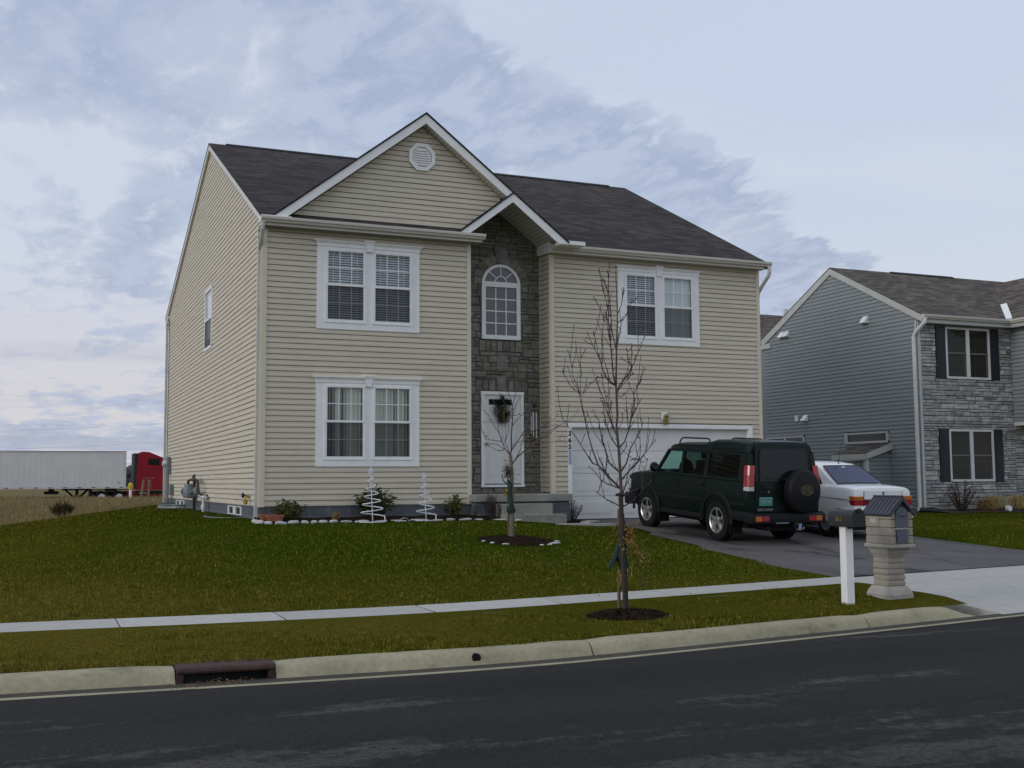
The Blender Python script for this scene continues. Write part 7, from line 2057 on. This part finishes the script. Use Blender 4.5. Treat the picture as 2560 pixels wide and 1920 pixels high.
    g = MB(); g.lathe([(0, 0), (.036, 0), (.036, .008), (0, .010)], (0, -2.372, .885), 'Y', 20, M=Matrix.Scale(-1, 4, (0, 1, 0))); bo = g.build('badge', M['chrome'], o, local=True)
    g = MB(); g.lathe([(0, .009), (.026, .009), (.026, .0115), (0, .0115)], (0, -2.372, .885), 'Y', 16, M=Matrix.Scale(-1, 4, (0, 1, 0))); g.build('badge_field', plain('badge_blue', (.10, .17, .38), .4, .1), bo, local=True)
    g = MB(); g.box(-.86, .86, -2.44, -2.28, .40, .62, bev=.035); g.box(-.868, -.80, -2.38, -1.78, .40, .60, bev=.02); g.box(.80, .868, -2.38, -1.78, .40, .60, bev=.02); bpo = g.build('rear_bumper', M['paint_white'], o, smooth=40, local=True)
    g = MB(); g.box(-.865, .865, -2.446, -2.40, .535, .575, bev=.006); g.box(-.8725, -.862, -2.4, -1.78, .535, .575); g.box(.862, .8725, -2.4, -1.78, .535, .575); g.build('bumper_strip', M['trim_black'], bpo, local=True)
    g = MB(); g.box(-.85, .85, 2.22, 2.42, .36, .60, bev=.04); g.build('front_bumper', M['paint_white'], o, smooth=40, local=True)
    g = MB(); g.box(-.62, .62, 2.30, 2.37, .62, .76, bev=.02); g.build('grille', M['trim_black'], o, local=True)
    for s_ in (-1, 1):
        g = MB(); g.box(*sorted((s_*.45, s_*.80)), 2.26, 2.375, .62, .76, bev=.02); g.build('headlight', M['lens_white'], o, local=True)
        g = MB(); g.ball((s_*.93, .78, 1.03), .09, .06, .06, 2); g.tube([(s_*.80, .8, 1.0), (s_*.9, .79, 1.02)], .02, 6); g.build('wing_mirror', M['paint_white'], o, smooth=60, local=True)
    g = MB()
    for s_ in (-1, 1):
        g.box(*sorted((s_*.862, s_*.8755)), -1.02, 1.0, .565, .595); g.box(*sorted((s_*.856, s_*.8695)), -2.2, 1.9, .755, .760); g.box(*sorted((s_*.862, s_*.874)), -.22, -.214, .30, .92); g.box(*sorted((s_*.862, s_*.874)), .86, .866, .30, .92); g.box(*sorted((s_*.862, s_*.874)), -1.0, -.994, .62, .92)
    g.build('door_gap', M['stake_dark'], o, local=True)
    g = MB(); g.tube([(-.05, -.86, 1.39), (-.05, -.88, 1.40)], .014, 6); g.tube([(-.05, -.87, 1.40), (-.045, -.95, 1.78)], .005, 5); g.tube([(-.05, -.88, 1.44), (-.05, -.90, 1.52)], .010, 6); g.build('antenna', M['black'], o, local=True)
    g = MB(); g.box(-.6, .6, -2.0, 2.0, .16, .3); g.build('underbody', M['dark'], o, local=True)
    for s_ in (-1, 1):
        for y in (1.38, -1.38): wheel(o, s_*.745, y, .315, .205, s_, .195, 'disc', 'galv')
build_sedan()

# ------------------------------------------------------------------ articulated lorry on the road behind
def build_truck():
    fx, fy = 3.35, 70.3                                              # rear corner of the cab's near side
    ang = math.radians(.5)                                          # heading of the lorry, seen slightly from behind
    d = Vector((math.cos(ang), math.sin(ang), 0)); n_ = Vector((math.sin(ang), -math.cos(ang), 0))
    G = -1.10
    def tf(root_o): pass
    # local frame: x forward along the lorry, y to its right (towards the viewer), z up; origin under the kingpin
    def root(name, label, cat):
        o = thing(name, label, cat, (2.75, 71.15, G)); o.rotation_euler = (0, 0, ang); return o
    t = root('semi_trailer', 'long white box trailer with red reflector dashes, behind the field', 'trailer')
    z0, z1 = 1.20, 4.06; L = 16.1; yh = 1.27
    m = MB(); m.box(-L, 0, -yh, yh, z0, z1); bo = m.build('box', M['trailer'], t, local=True)
    m = MB()
    for i in range(41): x = -L + .2 + i*(L - .4)/40; m.box(x - .008, x + .008, -yh - .006, -yh, z0 + .15, z1 - .12)
    m.build('panel_ribs', plain('panel_rib', (.56, .55, .53), .5, .05), bo, local=True)
    m = MB(); m.box(-L - .01, .01, -yh - .02, yh + .02, z0, z0 + .17); m.box(-L - .01, .012, -yh - .025, yh + .025, z1 - .10, z1 + .012); m.build('rail', M['rail'], bo, local=True)
    m = MB(); m.box(-.20, .02, -yh - .03, -yh + .1, z0, z1 - .1); m.box(-.42, .0, -.9, -.9 + .01, z1, z1); m.build('corner_cap', M['rail'], bo, local=True)
    m = MB(); m.box(.0, .03, -yh, yh, z1 - .06, z1 + .02); m.box(-L, .0, -yh - .028, -yh - .024, z1 - .03, z1 + .014); m.build('top_edge', plain('red_edge', (.18, .03, .05), .5, .1), bo, local=True)
    for i in range(16):
        x = -L + .35 + i*1.02; m = MB(); m.box(x, x + .30, -yh - .024, -yh - .02, z0 + .045, z0 + .11); m.build('reflector_tape', M['reflector'], bo, local=True)
    digits('RT', .22, plain('fleet_gray', (.10, .12, .16), .5, .1), 'fleet_mark', bo, (-.48, -yh - .022, z0 + .42), (1, 0, 0), (0, 0, 1), .002, True)
    m = MB()
    for s_ in (-1, 1):
        m.box(-3.52, -3.38, s_*1.0 - .06, s_*1.0 + .06, .12, z0); m.box(-3.6, -3.3, s_*1.0 - .12, s_*1.0 + .12, .04, .14)
        m.tube([(-3.45, s_*1.0, .35), (-4.4, s_*1.0, z0)], .05, 6); m.tube([(-3.45, s_*1.0, .35), (-2.6, s_*.9, z0)], .05, 6)
    m.box(-3.5, -3.4, -1, 1, .6, .7); m.box(-4.5, -2.5, -1.1, 1.1, z0 - .12, z0); m.build('landing_gear', M['dark'], t, local=True)
    m = MB(); m.lathe([(0, -.12), (.45, -.12), (.52, -.08), (.52, .08), (.45, .12), (0, .12)], (-5.3, -.6, .90), 'Z', 28); m.box(-5.5, -5.1, -1.1, -.1, z0 - .18, z0); m.build('spare_wheel', M['rubber'], t, local=True)
    m = MB(); m.box(-L + .6, -L + 4.4, -.6, .6, .75, z0); m.box(-11.8, -9.9, -1.15, 1.15, z0 - .12, z0); m.build('bogie', M['dark'], t, local=True)
    for x in (-L + 1.2, -L + 2.5):
        for s_ in (-1, 1):
            m = MB(); m.lathe([(0, -.28), (.42, -.28), (.51, -.22), (.51, .22), (.42, .28), (.3, .2), (0, .18)], (x, s_*.98, .51), 'Y', 26, M=Matrix.Scale(s_, 4, (0, 1, 0))); m.build('wheel', M['rubber'], t, local=True)
    k = root('truck_tractor', 'dark red sleeper-cab lorry tractor half hidden by the house', 'truck')
    m = MB(); cabx0, cabx1 = .78, 4.25; hw = 1.22
    side = [(cabx0, 1.05), (cabx0 + .05, 3.30), (cabx0 + .10, 3.90), (cabx0 + .45, 4.05), (cabx0 + .95, 4.02), (cabx0 + 1.9, 3.62), (cabx0 + 2.9, 3.12), (4.2, 2.95), (4.75, 2.05), (6.45, 1.75), (6.7, 1.5), (6.7, .62), (5.15, .62), (4.65, 1.05)]
    b1 = [(x, -hw + (.10 if z > 3.4 else 0), z) for x, z in side]; b2 = [(x, hw - (.10 if z > 3.4 else 0), z) for x, z in side]; nn = len(side)
    m.add(b1 + b2, [tuple(range(nn)), tuple(range(nn, 2*nn))[::-1]] + [(i, nn + i, nn + (i + 1) % nn, (i + 1) % nn) for i in range(nn)])
    cb_ = m.build('cab', M['truck_red'], k, smooth=30, local=True)
    m = MB(); m.box(cabx0 - .16, cabx0 + .03, -hw - .01, hw + .01, 1.2, 3.92); m.build('side_fairing', M['black'], cb_, local=True)
    m = MB(); m.box(cabx0 + .88, cabx0 + 1.72, -hw + .05, -hw - .0, 3.02, 3.50, bev=.0); m.box(cabx0 + .92, cabx0 + 1.68, -hw - .012, -hw + .12, 3.02, 3.48, bev=.04); m.build('sleeper_window', M['dark'], cb_, local=True)
    m = MB(); m.box(3.0, 4.0, -hw - .01, -hw + .1, 2.2, 2.95, bev=.04); m.build('door_window', M['dark'], cb_, local=True)
    m = MB(); m.add([(4.27, -1.1, 2.9), (4.27, 1.1, 2.9), (4.77, 1.1, 2.1), (4.77, -1.1, 2.1)], ((0, 1, 2, 3),)); m.build('windscreen', M['dark'], cb_, local=True)
    m = MB(); m.box(cabx0 + .02, cabx1, -hw - .008, -hw, 2.72, 2.74); m.box(cabx0 + .4, cabx0 + .42, -hw - .008, -hw, 1.3, 2.72); m.box(cabx0 + 2.15, cabx0 + 2.17, -hw - .008, -hw, 1.1, 3.3); m.build('panel_gap', M['truck_red_dark'], cb_, local=True)
    digits('TRANSFER', .17, plain('faded_pink', (.34, .16, .20), .5, .1), 'door_lettering', cb_, (cabx0 + .95, -hw - .01, 1.98), (1, 0, 0), (0, 0, 1), .002, True)
    m = MB(); m.box(cabx0 + .05, 4.75, -hw - .03, -hw + .3, .30, .72); m.box(cabx0 + .05, 4.75, hw - .3, hw + .03, .30, .72); m.box(.1, cabx0 + .2, -hw, -hw + .4, .3, 1.0); m.build('skirt', M['truck_red_dark'], k, local=True)
    m = MB(); m.box(cabx0, 4.65, -hw - .015, -hw + .2, .74, 1.02); m.box(-2.4, 6.2, -.45, .45, .62, .98); m.build('chassis', M['dark'], k, local=True)
    m = MB(); m.box(cabx0 + .2, cabx0 + .8, -hw - .04, -hw, .80, .88); m.build('cab_step', M['chrome'], k, local=True)
    m = MB(); m.box(cabx0 + .3, cabx0 + 1.0, -hw - .035, -hw - .03, .42, .46); m.build('cab_step', M['chrome'], k, local=True)
    m = MB(); m.box(-2.45, .25, -1.22, 1.22, 1.06, 1.12); m.box(-2.55, -2.42, -1.2, 1.2, .5, 1.1); m.box(-1.4, -.6, -.6, .6, 1.0, 1.22); m.build('mudguard', M['rubber'], k, local=True)
    for x in (-1.72, -.44, 5.6):
        for s_ in (-1, 1):
            m = MB(); m.lathe([(0, -.26), (.42, -.26), (.51, -.2), (.51, .2), (.42, .26), (.30, .17), (0, .15)], (x, s_*.98, .51), 'Y', 28, M=Matrix.Scale(s_, 4, (0, 1, 0))); w_ = m.build('wheel', M['rubber'], k, local=True)
            m = MB(); m.lathe([(0, .28), (.09, .28), (.12, .2), (.28, .19), (.30, .17), (0, .155)], (x, s_*.98, .51), 'Y', 20, M=Matrix.Scale(s_, 4, (0, 1, 0))); m.build('hub', M['chrome'], w_, local=True)
build_truck()
# roadside posts in front of the lorry
def post(name, label, cat, x, y, h, r_, mat, lean=0.0, top=None):
    z = -.75; o = thing(name, label, cat, (x, y, z)); mb = MB(); mb.tube([(x, y, z - .3), (x + lean, y, z + h)], r_, 8); mb.build('post', mat, o)
    if top: mb = MB(); mb.lathe([(0, h - .48), (r_*1.9, h - .46), (r_*1.9, h - .12), (r_*.7, h), (0, h)], (x + lean*.8, y, z), 'Z', 10); mb.build('cap', top, o)
post('marker_post', 'white roadside marker post with yellow cap in front of the red lorry', 'marker post', 2.86, 66.5, 1.27, .10, M['white'], 0, M['sign_yellow'])
post('wooden_post', 'leaning wooden post at the far roadside', 'post', 3.55, 66, 1.5, .095, M['wood_post'], .20)
post('wooden_post', 'upright wooden post with a crosspiece, at the far roadside', 'post', 4.08, 66, 1.5, .095, M['wood_post'], .06)
mb = MB(); mb.box(3.95, 4.35, 65.87, 65.95, .28, .36); cp = mb.build('crosspiece', M['wood_post'], bpy.data.objects['wooden_post.001'])
M['reed'] = plain('dull_reed', (.060, .048, .018), .9, .4, 8, kind='World')
# dark reedy clump at the lawn's edge, low debris
shrub('reed_clump', 'dark olive clump of reeds at the edge of the dry field', 'plant', -3.05, 21.9, .46, .58, 120, 9, .24, .012, M['reed'], M['reed'], 41, None, .1, .0, .9)
# overhead wires far behind
for i, (za, zb2) in enumerate(((9.0, 11.6), (6.3, 8.4), (4.8, 5.6))):
    p = []
    for j in range(25):
        t = j/24; p.append((lerp(-60, 60, t), lerp(186, 158, t), lerp(za - 1.2, zb2 + 2, t) - 1.5*math.sin(math.pi*t)))
    mb = MB(); mb.tube(p, .011, 4, caps=False)
    tag(mb.build('power_line', M['wire']), ('highest of the three thin overhead wires beyond the lorry', 'middle one of the three thin overhead wires beyond the lorry', 'lowest of the three thin overhead wires beyond the lorry')[i], 'power line', 'overhead wires')
